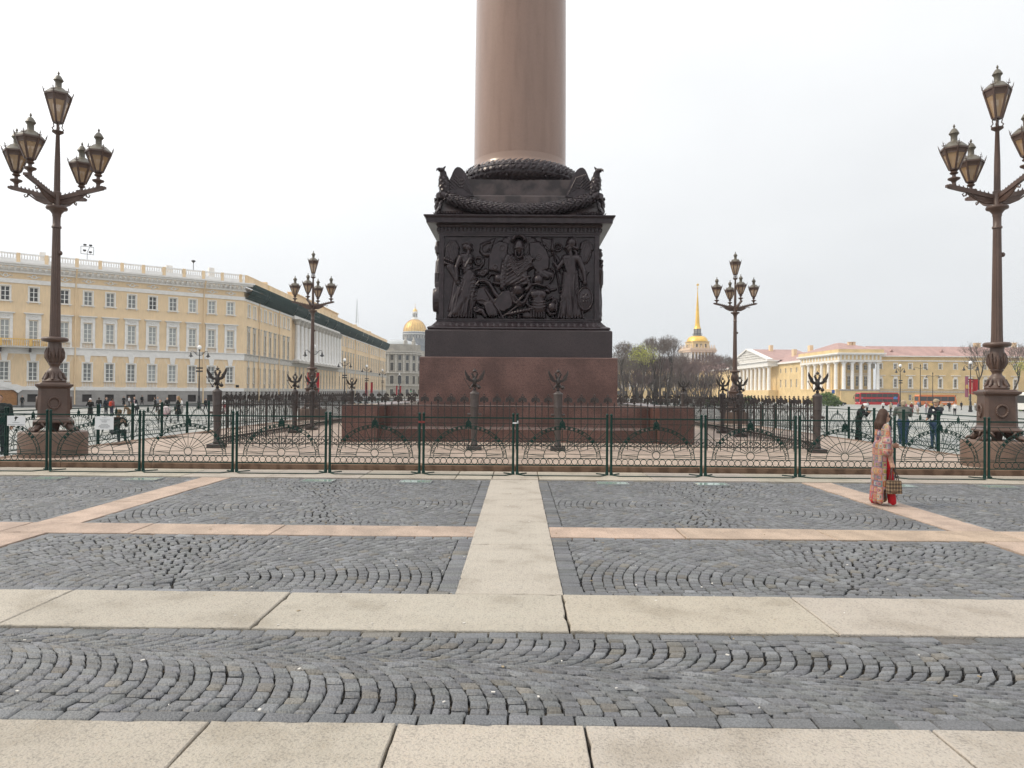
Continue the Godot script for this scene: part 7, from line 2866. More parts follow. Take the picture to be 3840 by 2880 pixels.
# ---------------------------------------------------------------- street lamps, banners, vehicles
func make_street_lamps() -> void:
	var t := thing("street_lamp", "x", "street lamp", Transform3D.IDENTITY, "black globe street lamps round the square")
	var m := MB.new()
	m.lathe(ring_prof([[0.34, -0.3], [0.34, 0.25], [0.26, 0.3], [0.24, 0.9], [0.28, 0.95], [0.20, 1.1], [0.16, 1.7], [0.20, 1.75], [0.11, 1.9], [0.09, 4.5], [0.12, 4.55], [0.08, 4.6], [0.055, 8.2], [0.09, 8.25], [0.14, 8.4], [0.05, 8.45]]), 10)
	part("post", m, M.post, t)
	m = MB.new()
	m.ell(V(0, 8.72, 0), V(0.30, 0.32, 0.30), 14, 10)
	part("globe", m, M.globe, t)
	for s in [-1, 1]:
		m = MB.new()
		m.tube([V(0, 7.6, 0), V(s * 0.35, 7.65, 0), V(s * 0.6, 7.95, 0), V(s * 0.85, 8.2, 0), V(s * 1.1, 8.15, 0), V(s * 1.15, 7.95, 0)], [0.05, 0.05, 0.045, 0.04, 0.035, 0.03], 5)
		m.torus(0.12, 0.03, 8, 4, T(s * 0.45, 7.95, 0))
		part("arm", m, M.post, t)
		m = MB.new()
		m.lathe(ring_prof([[0.05, 7.95], [0.10, 7.85], [0.12, 7.65], [0.30, 7.45], [0.33, 7.38], [0.0, 7.40]]), 10, T(s * 1.15, 0, 0))
		m.ell(V(s * 1.15, 7.38, 0), V(0.14, 0.12, 0.14), 6, 4)
		part("hanging_lantern", m, M.post, t)
	m = MB.new()
	m.box(V(0, 5.3, 0.1), V(0.9, 0.22, 0.18))
	m.box(V(0, 5.75, 0.1), V(0.9, 0.22, 0.18))
	part("speaker_box", m, M.post, t)
	var turn := 0.5
	var list := [[-45.9, -106.2, "black globe street lamp before the left palace, between its last windows"], [-33.6, -143.0, "black globe street lamp nearest the colonnade of the left palace"], [-35.7, -174.0, "black globe street lamp, second along the palace's long side"], [-37.5, -204.0, "black globe street lamp, third along the palace's long side"], [-39.4, -245.0, "black globe street lamp, farthest along the left street"], [76.0, -148.0, "black globe street lamp right of the red double-decker"], [80.5, -132.5, "black globe street lamp with red banners, left of the near right lamp"]]
	for i in list.size():
		var q = list[i]
		var at := T(q[0], ground_y(q[0], q[1]), q[1], turn if i == 0 else 0.35 * i)
		if i == 0:
			t.transform = at
			t.set_meta("label", q[2])
		else:
			copy(t, at, q[2])
	for q in [[107.8, -199.5, 10.2, "thin black double-arm lamp between the buses, left one"], [112.5, -202.0, 8.2, "thin black double-arm lamp above the orange coach, right one"]]:
		var b := thing("double_lamp", q[3], "street lamp", T(q[0], ground_y(q[0], q[1]), q[1]), "thin double-arm lamps")
		m = MB.new()
		m.lathe(ring_prof([[0.3, -0.3], [0.22, 1.0], [0.11, 1.4], [0.08, q[2] + 0.6], [0.16, q[2] + 0.9], [0.0, q[2] + 1.3]]), 8)
		part("post", m, M.post, b)
		for s in [-1, 1]:
			m = MB.new()
			m.tube([V(0, q[2], 0), V(s * 0.8, q[2] + 0.3, 0), V(s * 1.7, q[2] + 0.25, 0)], 0.05, 5)
			m.lathe(ring_prof([[0.04, q[2] + 0.2], [0.16, q[2] - 0.1], [0.34, q[2] - 0.3], [0.0, q[2] - 0.3]]), 8, T(s * 1.7, 0, 0))
			part("arm", m, M.post, b)
	var banner := func(x: float, z: float, y: float, w: float, h: float, turn_: float, mt: Material, lab: String, disc: bool) -> void:
		var b := thing("hanging_banner", lab, "banner", T(x, y, z, turn_), "festive banners on the street lamps")
		var f := MB.new()
		var k := 8
		for i in k:
			var x0 := -w * 0.5 + w * i / k
			var x1 := -w * 0.5 + w * (i + 1) / k
			var z0 := 0.06 * sin(i * 1.1)
			var z1 := 0.06 * sin((i + 1) * 1.1)
			f.quad(V(x0, 0, z0), V(x1, 0, z1), V(x1, h, z1 * 0.4), V(x0, h, z0 * 0.4))
		part("cloth", f, mt, b)
		f = MB.new()
		f.tube([V(-w * 0.55, h + 0.02, 0), V(w * 0.55, h + 0.02, 0)], 0.03, 5)
		part("rod", f, M.post, b)
		if disc:
			f = MB.new()
			f.ell(V(0, h * 0.5, 0.09), V(0.3, 0.4, 0.03), 14, 6)
			part("disc", f, M.gold_soft, b)
	banner.call(79.75, -132.4, 1.4, 0.7, 3.7, 0.2, M.banner_pale, "pale pink banner with a golden disc, left of the red banner", true)
	banner.call(80.28, -132.2, 2.0, 0.42, 2.6, 0.0, M.banner, "deep red banner on the lamp at right, nearest left of its post", false)
	banner.call(81.12, -132.2, 1.9, 1.0, 2.7, 0.0, M.banner, "deep red banner on the lamp at right, right of its post", false)
	for q in [[-35.1, -174.0, "second lamp"], [-39.3, -243.0, "farthest lamp"]]:
		for s in [-1, 1]:
			banner.call(q[0] + s * 0.62, q[1], ground_y(q[0], q[1]) + 1.7, 0.52, 3.2, 0.1, M.banner, "narrow red banner %s of the %s along the left street" % ["left" if s < 0 else "right", q[2]], false)
	for s in [-1, 1]:
		banner.call(-28.4 + s * 0.62, -102.5, 1.3, 0.42, 2.9, 0.1, M.banner, "narrow red banner %s of the lamp standing behind the farther left lantern post" % ["left" if s < 0 else "right"], false)
	copy(t, T(-28.4, ground_y(-28.4, -102.5), -102.5, 0.4), "black globe street lamp hidden behind the farther left lantern post")

func wheel(t: Node3D, x: float, z: float, r: float) -> void:
	var m := MB.new()
	var xf := Transform3D(Basis(Vector3.RIGHT, PI / 2), V(x, r, z))
	m.lathe(ring_prof([[0.0, -0.12], [r * 0.8, -0.13], [r, -0.10], [r, 0.10], [r * 0.8, 0.13], [0.0, 0.12]]), 16, xf)
	var w := part("wheel", m, M.tyre, t)
	m = MB.new()
	m.lathe(ring_prof([[0.0, -0.142], [r * 0.5, -0.14], [r * 0.58, -0.125]]), 12, xf)
	m.lathe(ring_prof([[r * 0.58, 0.125], [r * 0.5, 0.14], [0.0, 0.142]]), 12, xf)
	part("rim", m, M.steel, w)

func make_bus(at: Transform3D, l: float, h: float, body: Material, double: bool, label: String) -> void:
	var t := thing("double_decker_bus" if double else "coach", label, "bus", at)
	var m := MB.new()
	var r := 0.35
	m.prism(PackedVector2Array([Vector2(-l / 2, 0.35), Vector2(l / 2 - 0.1, 0.35), Vector2(l / 2, 0.7), Vector2(l / 2, 1.4), Vector2(l / 2 - 0.35, h - r), Vector2(l / 2 - 0.8, h), Vector2(-l / 2 + r, h), Vector2(-l / 2, h - r)]), -1.25, 1.25)
	part("body", m, body, t)
	var bands := [[h * 0.30, h * 0.52], [h * 0.66, h * 0.92]] if double else [[h * 0.44, h * 0.84]]
	for b in bands:
		var k := 7 if double else 5
		for i in k:
			m = MB.new()
			var x0 := -l / 2 + 0.35 + i * (l - 0.9) / k
			m.box(V(x0 + (l - 0.9) / k * 0.5, (b[0] + b[1]) * 0.5, 0), V((l - 0.9) / k - 0.08, b[1] - b[0], 2.53))
			part("side_window", m, M.pane_dark, t)
		m = MB.new()
		m.box(V(-l / 2, (b[0] + b[1]) * 0.5, 0), V(0.05, b[1] - b[0], 2.1))
		part("front_window", m, M.pane_dark, t)
	for x in [-l * 0.30, l * 0.28]:
		for s in [-1, 1]:
			wheel(t, x, s * 1.14, 0.5)
	for s in [-1, 1]:
		m = MB.new()
		m.ell(V(-l / 2, 0.85, s * 0.9), V(0.06, 0.14, 0.2), 8, 5)
		part("headlight", m, M.globe, t)
	if double:
		m = MB.new()
		m.ell(V(-l / 2 + 0.6, h * 0.55, 1.252), V(0.34, 0.95, 0.012), 12, 6)
		for i in 11:
			m.box(V(-l * 0.1 + i * 0.42 + (0.25 if i > 3 else 0.0), h * 0.585, 1.258), V(0.22, 0.20, 0.02))
		part("side_print", m, M.banner_pale, t)
		m = MB.new()
		m.ell(V(l * 0.38, h * 0.62, 1.255), V(0.7, 0.55, 0.015), 10, 5)
		part("blue_print", m, mat(0.08, 0.2, 0.5, 0.4), t)
	else:
		m = MB.new()
		for i in 9:
			m.box(V(l * 0.12 + i * 0.38, h * 0.34, 1.256), V(0.24, 0.26, 0.02))
		part("side_print", m, M.white, t)
	for s in [-1, 1]:
		m = MB.new()
		m.tube([V(-l / 2 + 0.1, h * 0.8, s * 1.2), V(-l / 2 - 0.35, h * 0.75, s * 1.45), V(-l / 2 - 0.35, h * 0.62, s * 1.45)], 0.05, 5)
		m.box(V(-l / 2 - 0.35, h * 0.58, s * 1.45), V(0.1, 0.4, 0.22))
		part("mirror", m, M.post, t)

func make_car(at: Transform3D, label: String) -> void:
	var t := thing("parked_car", label, "car", at)
	var m := MB.new()
	m.prism(PackedVector2Array([Vector2(-2.3, 0.3), Vector2(2.25, 0.3), Vector2(2.32, 0.62), Vector2(2.2, 0.86), Vector2(1.35, 0.98), Vector2(-1.9, 1.0), Vector2(-2.3, 0.82)]), -0.88, 0.88)
	part("body", m, M.car_black, t)
	m = MB.new()
	m.prism(PackedVector2Array([Vector2(1.35, 0.97), Vector2(0.55, 1.46), Vector2(-1.2, 1.5), Vector2(-2.0, 0.99)]), -0.74, 0.74)
	part("windows", m, M.pane_dark, t)
	m = MB.new()
	m.prism(PackedVector2Array([Vector2(0.6, 1.44), Vector2(0.4, 1.52), Vector2(-1.15, 1.55), Vector2(-1.35, 1.46)]), -0.76, 0.76)
	for s in [-1, 1]:
		m.bar(V(-0.3, 1.0, s * 0.755), V(-0.25, 1.48, s * 0.745), 0.07)
	part("roof", m, M.car_black, t)
	for x in [-1.45, 1.45]:
		for s in [-1, 1]:
			wheel(t, x, s * 0.80, 0.34)
	for s in [-1, 1]:
		m = MB.new()
		m.ell(V(2.22, 0.70, s * 0.62), V(0.12, 0.09, 0.2), 8, 5)
		part("headlight", m, M.globe, t)
	m = MB.new()
	m.box(V(-2.29, 0.72, 0), V(0.05, 0.12, 1.5))
	part("rear_lights", m, M.banner, t)

func make_vehicles() -> void:
	make_bus(T(103.4, ground_y(103.4, -214) + 0.02, -214, 0.08), 12.0, 3.75, M.bus_red, true, "bright red double-decker bus in front of the yellow palace")
	make_bus(T(127.8, ground_y(127.8, -228) + 0.02, -228, 0.02), 11.6, 3.4, M.bus_orange, false, "orange coach with dark windows, right of the red double-decker")
	make_bus(T(98.6, ground_y(98, -140) + 0.02, -140.5, 0.25), 9.0, 3.6, M.coach, false, "white coach cut by the right edge behind the near lamp")
	make_car(T(89.6, ground_y(89.6, -209) + 0.02, -209, PI + 3.0), "black car parked left of the red double-decker bus")
	make_car(T(84.4, ground_y(84.4, -205) + 0.02, -205, 0.2), "black car half hidden behind the eagle post, left of another car")
	# road signs and traffic light
	var sg := thing("road_sign", "small blue road sign on a pole before the yellow palace", "sign", T(86.0, ground_y(86, -205), -203))
	var m := MB.new()
	m.tube([V(0, 0, 0), V(0, 4.4, 0)], 0.05, 6)
	part("pole", m, M.steel, sg)
	m = MB.new()
	m.box(V(0, 3.8, 0.06), V(0.8, 1.1, 0.03))
	part("plate", m, mat(0.03, 0.10, 0.38, 0.4), sg)
	sg = thing("traffic_light", "traffic light showing green at the end of the left street", "traffic light", T(-40.6, ground_y(-40, -280), -280))
	m = MB.new()
	m.tube([V(0, 0, 0), V(0, 3.4, 0)], 0.08, 6)
	m.box(V(0, 3.6, 0), V(0.45, 1.3, 0.3))
	part("housing", m, M.post, sg)
	var g := mat(0.02, 0.5, 0.25, 0.4)
	g.emission_enabled = true
	g.emission = Color(0.1, 0.9, 0.5)
	g.emission_energy_multiplier = 0.8
	m = MB.new()
	m.ell(V(0, 3.25, 0.17), V(0.14, 0.14, 0.05), 8, 5)
	part("green_lens", m, g, sg)

# ---------------------------------------------------------------- people: one skin over a skeleton, meshed from a distance field
class Body:
	var bones := []      # a, b, ra, rb, colour
	var blend := 0.03

	func bone(a: Vector3, b: Vector3, ra: float, rb: float, c: Color) -> void:
		bones.append([a, b, ra, rb, c])

	func mesh(cell: float, out: MB) -> void:
		var lo := Vector3.ONE * 1e9
		var hi := -lo
		for q in bones:
			var r := maxf(q[2], q[3]) + cell * 2.0
			lo = lo.min(q[0] - Vector3.ONE * r).min(q[1] - Vector3.ONE * r)
			hi = hi.max(q[0] + Vector3.ONE * r).max(q[1] + Vector3.ONE * r)
		var nx := int((hi.x - lo.x) / cell) + 2
		var ny := int((hi.y - lo.y) / cell) + 2
		var nz := int((hi.z - lo.z) / cell) + 2
		var f := PackedFloat32Array()
		f.resize(nx * ny * nz)
		f.fill(1.0)
		var own := PackedInt32Array()
		own.resize(f.size())
		var best := PackedFloat32Array()
		best.resize(f.size())
		best.fill(9.0)
		for bi in bones.size():
			var q = bones[bi]
			var a: Vector3 = q[0]
			var ab: Vector3 = q[1] - q[0]
			var l := maxf(ab.length_squared(), 1e-8)
			var r := maxf(q[2], q[3]) + blend + cell * 1.5
			var p0 := ((a.min(q[1]) - Vector3.ONE * r - lo) / cell).max(Vector3.ZERO)
			var p1 := ((a.max(q[1]) + Vector3.ONE * r - lo) / cell).min(Vector3(nx - 1, ny - 1, nz - 1))
			var ra: float = q[2]
			var dr: float = q[3] - q[2]
			for k in range(int(p0.z), int(p1.z) + 1):
				for j in range(int(p0.y), int(p1.y) + 1):
					var at := (k * ny + j) * nx
					for i in range(int(p0.x), int(p1.x) + 1):
						var p := lo + Vector3(i, j, k) * cell - a
						var t := clampf(p.dot(ab) / l, 0.0, 1.0)
						var d := (p - ab * t).length() - ra - dr * t
						var o := f[at + i]
						if d < best[at + i]:
							best[at + i] = d
							own[at + i] = bi
						var h := clampf(0.5 + 0.5 * (o - d) / blend, 0.0, 1.0)
						f[at + i] = lerpf(o, d, h) - blend * h * (1.0 - h)
		var vid := PackedInt32Array()
		vid.resize(f.size())
		vid.fill(-1)
		var pos := PackedVector3Array()
		var nor := PackedVector3Array()
		var col := PackedColorArray()
		var ox := [0, 1, nx, nx + 1, nx * ny, nx * ny + 1, nx * ny + nx, nx * ny + nx + 1]
		var corner := [Vector3(0, 0, 0), Vector3(1, 0, 0), Vector3(0, 1, 0), Vector3(1, 1, 0), Vector3(0, 0, 1), Vector3(1, 0, 1), Vector3(0, 1, 1), Vector3(1, 1, 1)]
		var edges := [[0, 1], [2, 3], [4, 5], [6, 7], [0, 2], [1, 3], [4, 6], [5, 7], [0, 4], [1, 5], [2, 6], [3, 7]]
		for k in nz - 1:
			for j in ny - 1:
				for i in nx - 1:
					var at := (k * ny + j) * nx + i
					var s := 0
					for e in 8:
						if f[at + ox[e]] < 0.0:
							s += 1
					if s == 0 or s == 8:
						continue
					var sum := Vector3.ZERO
					var c := 0
					for e in edges:
						var fa := f[at + ox[e[0]]]
						var fb := f[at + ox[e[1]]]
						if (fa < 0.0) != (fb < 0.0):
							sum += corner[e[0]].lerp(corner[e[1]], fa / (fa - fb))
							c += 1
					vid[at] = pos.size()
					pos.push_back(lo + (Vector3(i, j, k) + sum / c) * cell)
					var g := Vector3.ZERO
					for e in 8:
						g += (corner[e] - Vector3(0.5, 0.5, 0.5)) * f[at + ox[e]]
					nor.push_back(g.normalized())
					col.push_back(bones[own[at]][4])
		var face := func(a: int, b: int, c2: int, d: int, flip: bool) -> void:
			if a < 0 or b < 0 or c2 < 0 or d < 0:
				return
			var order := [a, b, c2, d] if not flip else [a, d, c2, b]
			for q in [order[0], order[2], order[1], order[0], order[3], order[2]]:
				out.v.push_back(pos[q])
				out.n.push_back(nor[q])
				out.c.push_back(col[q])
		for k in range(1, nz - 1):
			for j in range(1, ny - 1):
				for i in range(1, nx - 1):
					var at := (k * ny + j) * nx + i
					var s := f[at] < 0.0
					if s != (f[at + 1] < 0.0):
						face.call(vid[at - nx - nx * ny], vid[at - nx * ny], vid[at], vid[at - nx], not s)
					if s != (f[at + nx] < 0.0):
						face.call(vid[at - 1 - nx * ny], vid[at - 1], vid[at], vid[at - nx * ny], not s)
					if s != (f[at + nx * ny] < 0.0):
						face.call(vid[at - 1 - nx], vid[at - nx], vid[at], vid[at - 1], not s)


# p: colours top, legs, hair, shoes; pose keys (all optional)
func person(label: String, at: Transform3D, height: float, cell: float, p: Dictionary) -> Node3D:
	var t := thing("person", label, "person", at, "")
	var k := height / 1.72
	var b := Body.new()
	b.blend = maxf(0.03, cell * 0.9)
	var skin := Color(0.44, 0.27, 0.19)
	var top: Color = p.get("top", Color(0.02, 0.02, 0.025))
	var sleeve: Color = p.get("sleeve", top)
	var legs: Color = p.get("legs", Color(0.025, 0.03, 0.05))
	var hair: Color = p.get("hair", Color(0.03, 0.018, 0.012))
	var shoe: Color = p.get("shoes", Color(0.02, 0.02, 0.02))
	var front: Color = p.get("front", top)
	var lean: float = p.get("lean", 0.03)
	var drop: float = p.get("drop", 0.0)
	var bulk: float = p.get("bulk", 1.0)
	var stride: float = p.get("stride", 0.0)
	var hip := V(0, (0.92 - drop) * k, 0)
	var up := V(0, cos(lean), sin(lean))
	var fwd := V(0, -sin(lean), cos(lean))
	var chest := hip + up * 0.36 * k
	var neck := hip + up * 0.54 * k
	var look: float = p.get("nod", 0.0)
	var hd := V(0, cos(lean * 0.5 + look), sin(lean * 0.5 + look))
	var head := neck + hd * 0.14 * k
	b.bone(hip - V(0.07 * k, 0, 0), hip + V(0.07 * k, 0, 0), 0.115 * k * bulk, 0.115 * k * bulk, legs)
	b.bone(hip + up * 0.08 * k, chest - up * 0.04 * k, 0.125 * k * bulk, 0.14 * k * bulk, top)
	b.bone(chest - V(0.09 * k, 0, 0), chest + V(0.09 * k, 0, 0), 0.115 * k * bulk, 0.115 * k * bulk, top)
	b.bone(neck - V(0.14 * k, 0.045 * k, 0), neck - V(-0.14 * k, 0.045 * k, 0), 0.062 * k * bulk, 0.062 * k * bulk, top)
	if front != top:
		b.bone(hip + up * 0.12 * k + fwd * 0.10 * k * bulk, neck - up * 0.10 * k + fwd * 0.085 * k, 0.055 * k, 0.05 * k, front)
	b.bone(neck - up * 0.02 * k, neck + hd * 0.07 * k, 0.055 * k, 0.05 * k, skin)
	b.bone(head - hd * 0.015 * k + V(0, 0, 0.015 * k), head + hd * 0.035 * k, 0.075 * k, 0.085 * k, skin)
	b.bone(head + V(0, -0.01 * k, 0.085 * k), head + V(0, -0.03 * k, 0.10 * k), 0.012 * k, 0.016 * k, skin)
	b.bone(head + hd * 0.05 * k - V(0, 0, 0.025 * k), head - V(0, 0.03 * k, 0.05 * k), 0.088 * k, 0.065 * k, hair)
	if p.get("long_hair", false):
		b.bone(head - V(0, 0, 0.06 * k), neck - V(0, 0.12 * k, 0.10 * k), 0.075 * k, 0.07 * k, hair)
	if p.has("cap"):
		b.bone(head + hd * 0.07 * k - V(0, 0, 0.02 * k), head + hd * 0.08 * k + V(0, 0, 0.03 * k), 0.085 * k, 0.085 * k, p.cap)
		b.bone(head + hd * 0.055 * k + V(-0.04 * k, 0, 0.10 * k), head + hd * 0.055 * k + V(0.04 * k, 0, 0.10 * k), 0.022 * k, 0.022 * k, p.cap)
	# arms: elbow and wrist relative to the shoulder
	for s in [-1, 1]:
		var sh := neck + V(s * 0.185 * k * bulk, -0.06 * k, 0)
		var arm: Array = p.get("arm_r" if s > 0 else "arm_l", [V(0.05, -0.28, -0.02), V(0.07, -0.53, 0.05)])
		var el: Vector3 = sh + V(s * arm[0].x, arm[0].y, arm[0].z) * k
		var wr: Vector3 = sh + V(s * arm[1].x, arm[1].y, arm[1].z) * k
		b.bone(sh, el, 0.062 * k * bulk, 0.050 * k * bulk, sleeve)
		b.bone(el, wr, 0.048 * k * bulk, 0.036 * k, sleeve)
		var hd_ := (wr - el).normalized()
		b.bone(wr + hd_ * 0.02 * k, wr + hd_ * 0.075 * k, 0.034 * k, 0.034 * k, skin)
		if cell < 0.022:
			var sidew := hd_.cross(V(0, 0, 1)).normalized()
			for q in 4:
				b.bone(wr + hd_ * 0.08 * k + sidew * (q - 1.5) * 0.019 * k, wr + hd_ * (0.135 + 0.012 * (1 if q in [1, 2] else 0)) * k + sidew * (q - 1.5) * 0.020 * k + V(0, 0, 0.02 * k), 0.010, 0.009, skin)
			b.bone(wr + hd_ * 0.04 * k - sidew * 0.03 * k, wr + hd_ * 0.085 * k - sidew * 0.055 * k, 0.011, 0.009, skin)
	for s in [-1, 1]:
		var st: float = stride * s
		var kn: Vector3 = hip + V(s * 0.095 * k, -0.43 * k + drop * 0.3, (0.14 * st + (0.34 * drop if drop > 0.2 else 0.0)) * k)
		var an: Vector3 = V(s * 0.10 * k, 0.085 * k + (0.06 * absf(st) * k if st < 0 else 0.0), 0.34 * st * k + (0.10 * drop if drop > 0.2 else 0.0))
		if p.has("sit"):
			kn = hip + V(s * 0.11 * k, 0.02 * k, 0.42 * k)
			an = hip + V(s * 0.12 * k, -0.40 * k, 0.46 * k)
			an.y = maxf(an.y, 0.08)
		b.bone(hip + V(s * 0.085 * k, -0.03 * k, 0), kn, 0.092 * k * bulk, 0.062 * k * bulk, legs)
		b.bone(kn, an, 0.060 * k * p.get("flare0", 1.0), 0.045 * k * p.get("flare", 1.0), legs)
		b.bone(an + V(0, -0.045 * k, -0.03 * k), an + V(s * 0.01, -0.050 * k, 0.13 * k), 0.038 * k, 0.032 * k, shoe)
	if p.has("skirt"):
		var c: Color = p.skirt
		for q in 6:
			var a := TAU * q / 6
			b.bone(hip + V(sin(a) * 0.06, 0.05, cos(a) * 0.05) * k, hip + V(sin(a) * 0.15, -p.get("skirt_len", 0.45), cos(a) * 0.13) * k, 0.085 * k, 0.085 * k, c)
	if p.has("bag"):
		b.bone(chest - fwd * 0.17 * k + up * 0.06 * k, chest - fwd * 0.18 * k - up * 0.17 * k, 0.10 * k, 0.11 * k, p.bag)
	var mb := MB.new()
	mb.tint = true
	b.mesh(cell, mb)
	part("body", mb, M.cloth, t)
	if cell < 0.03:
		var e := MB.new()
		for s in [-1, 1]:
			e.ell(head + V(s * 0.032 * k, 0.012 * k, 0.083 * k), V(0.010, 0.006, 0.006) * k, 6, 4)
		part("eyes", e, M.black, t)
	return t

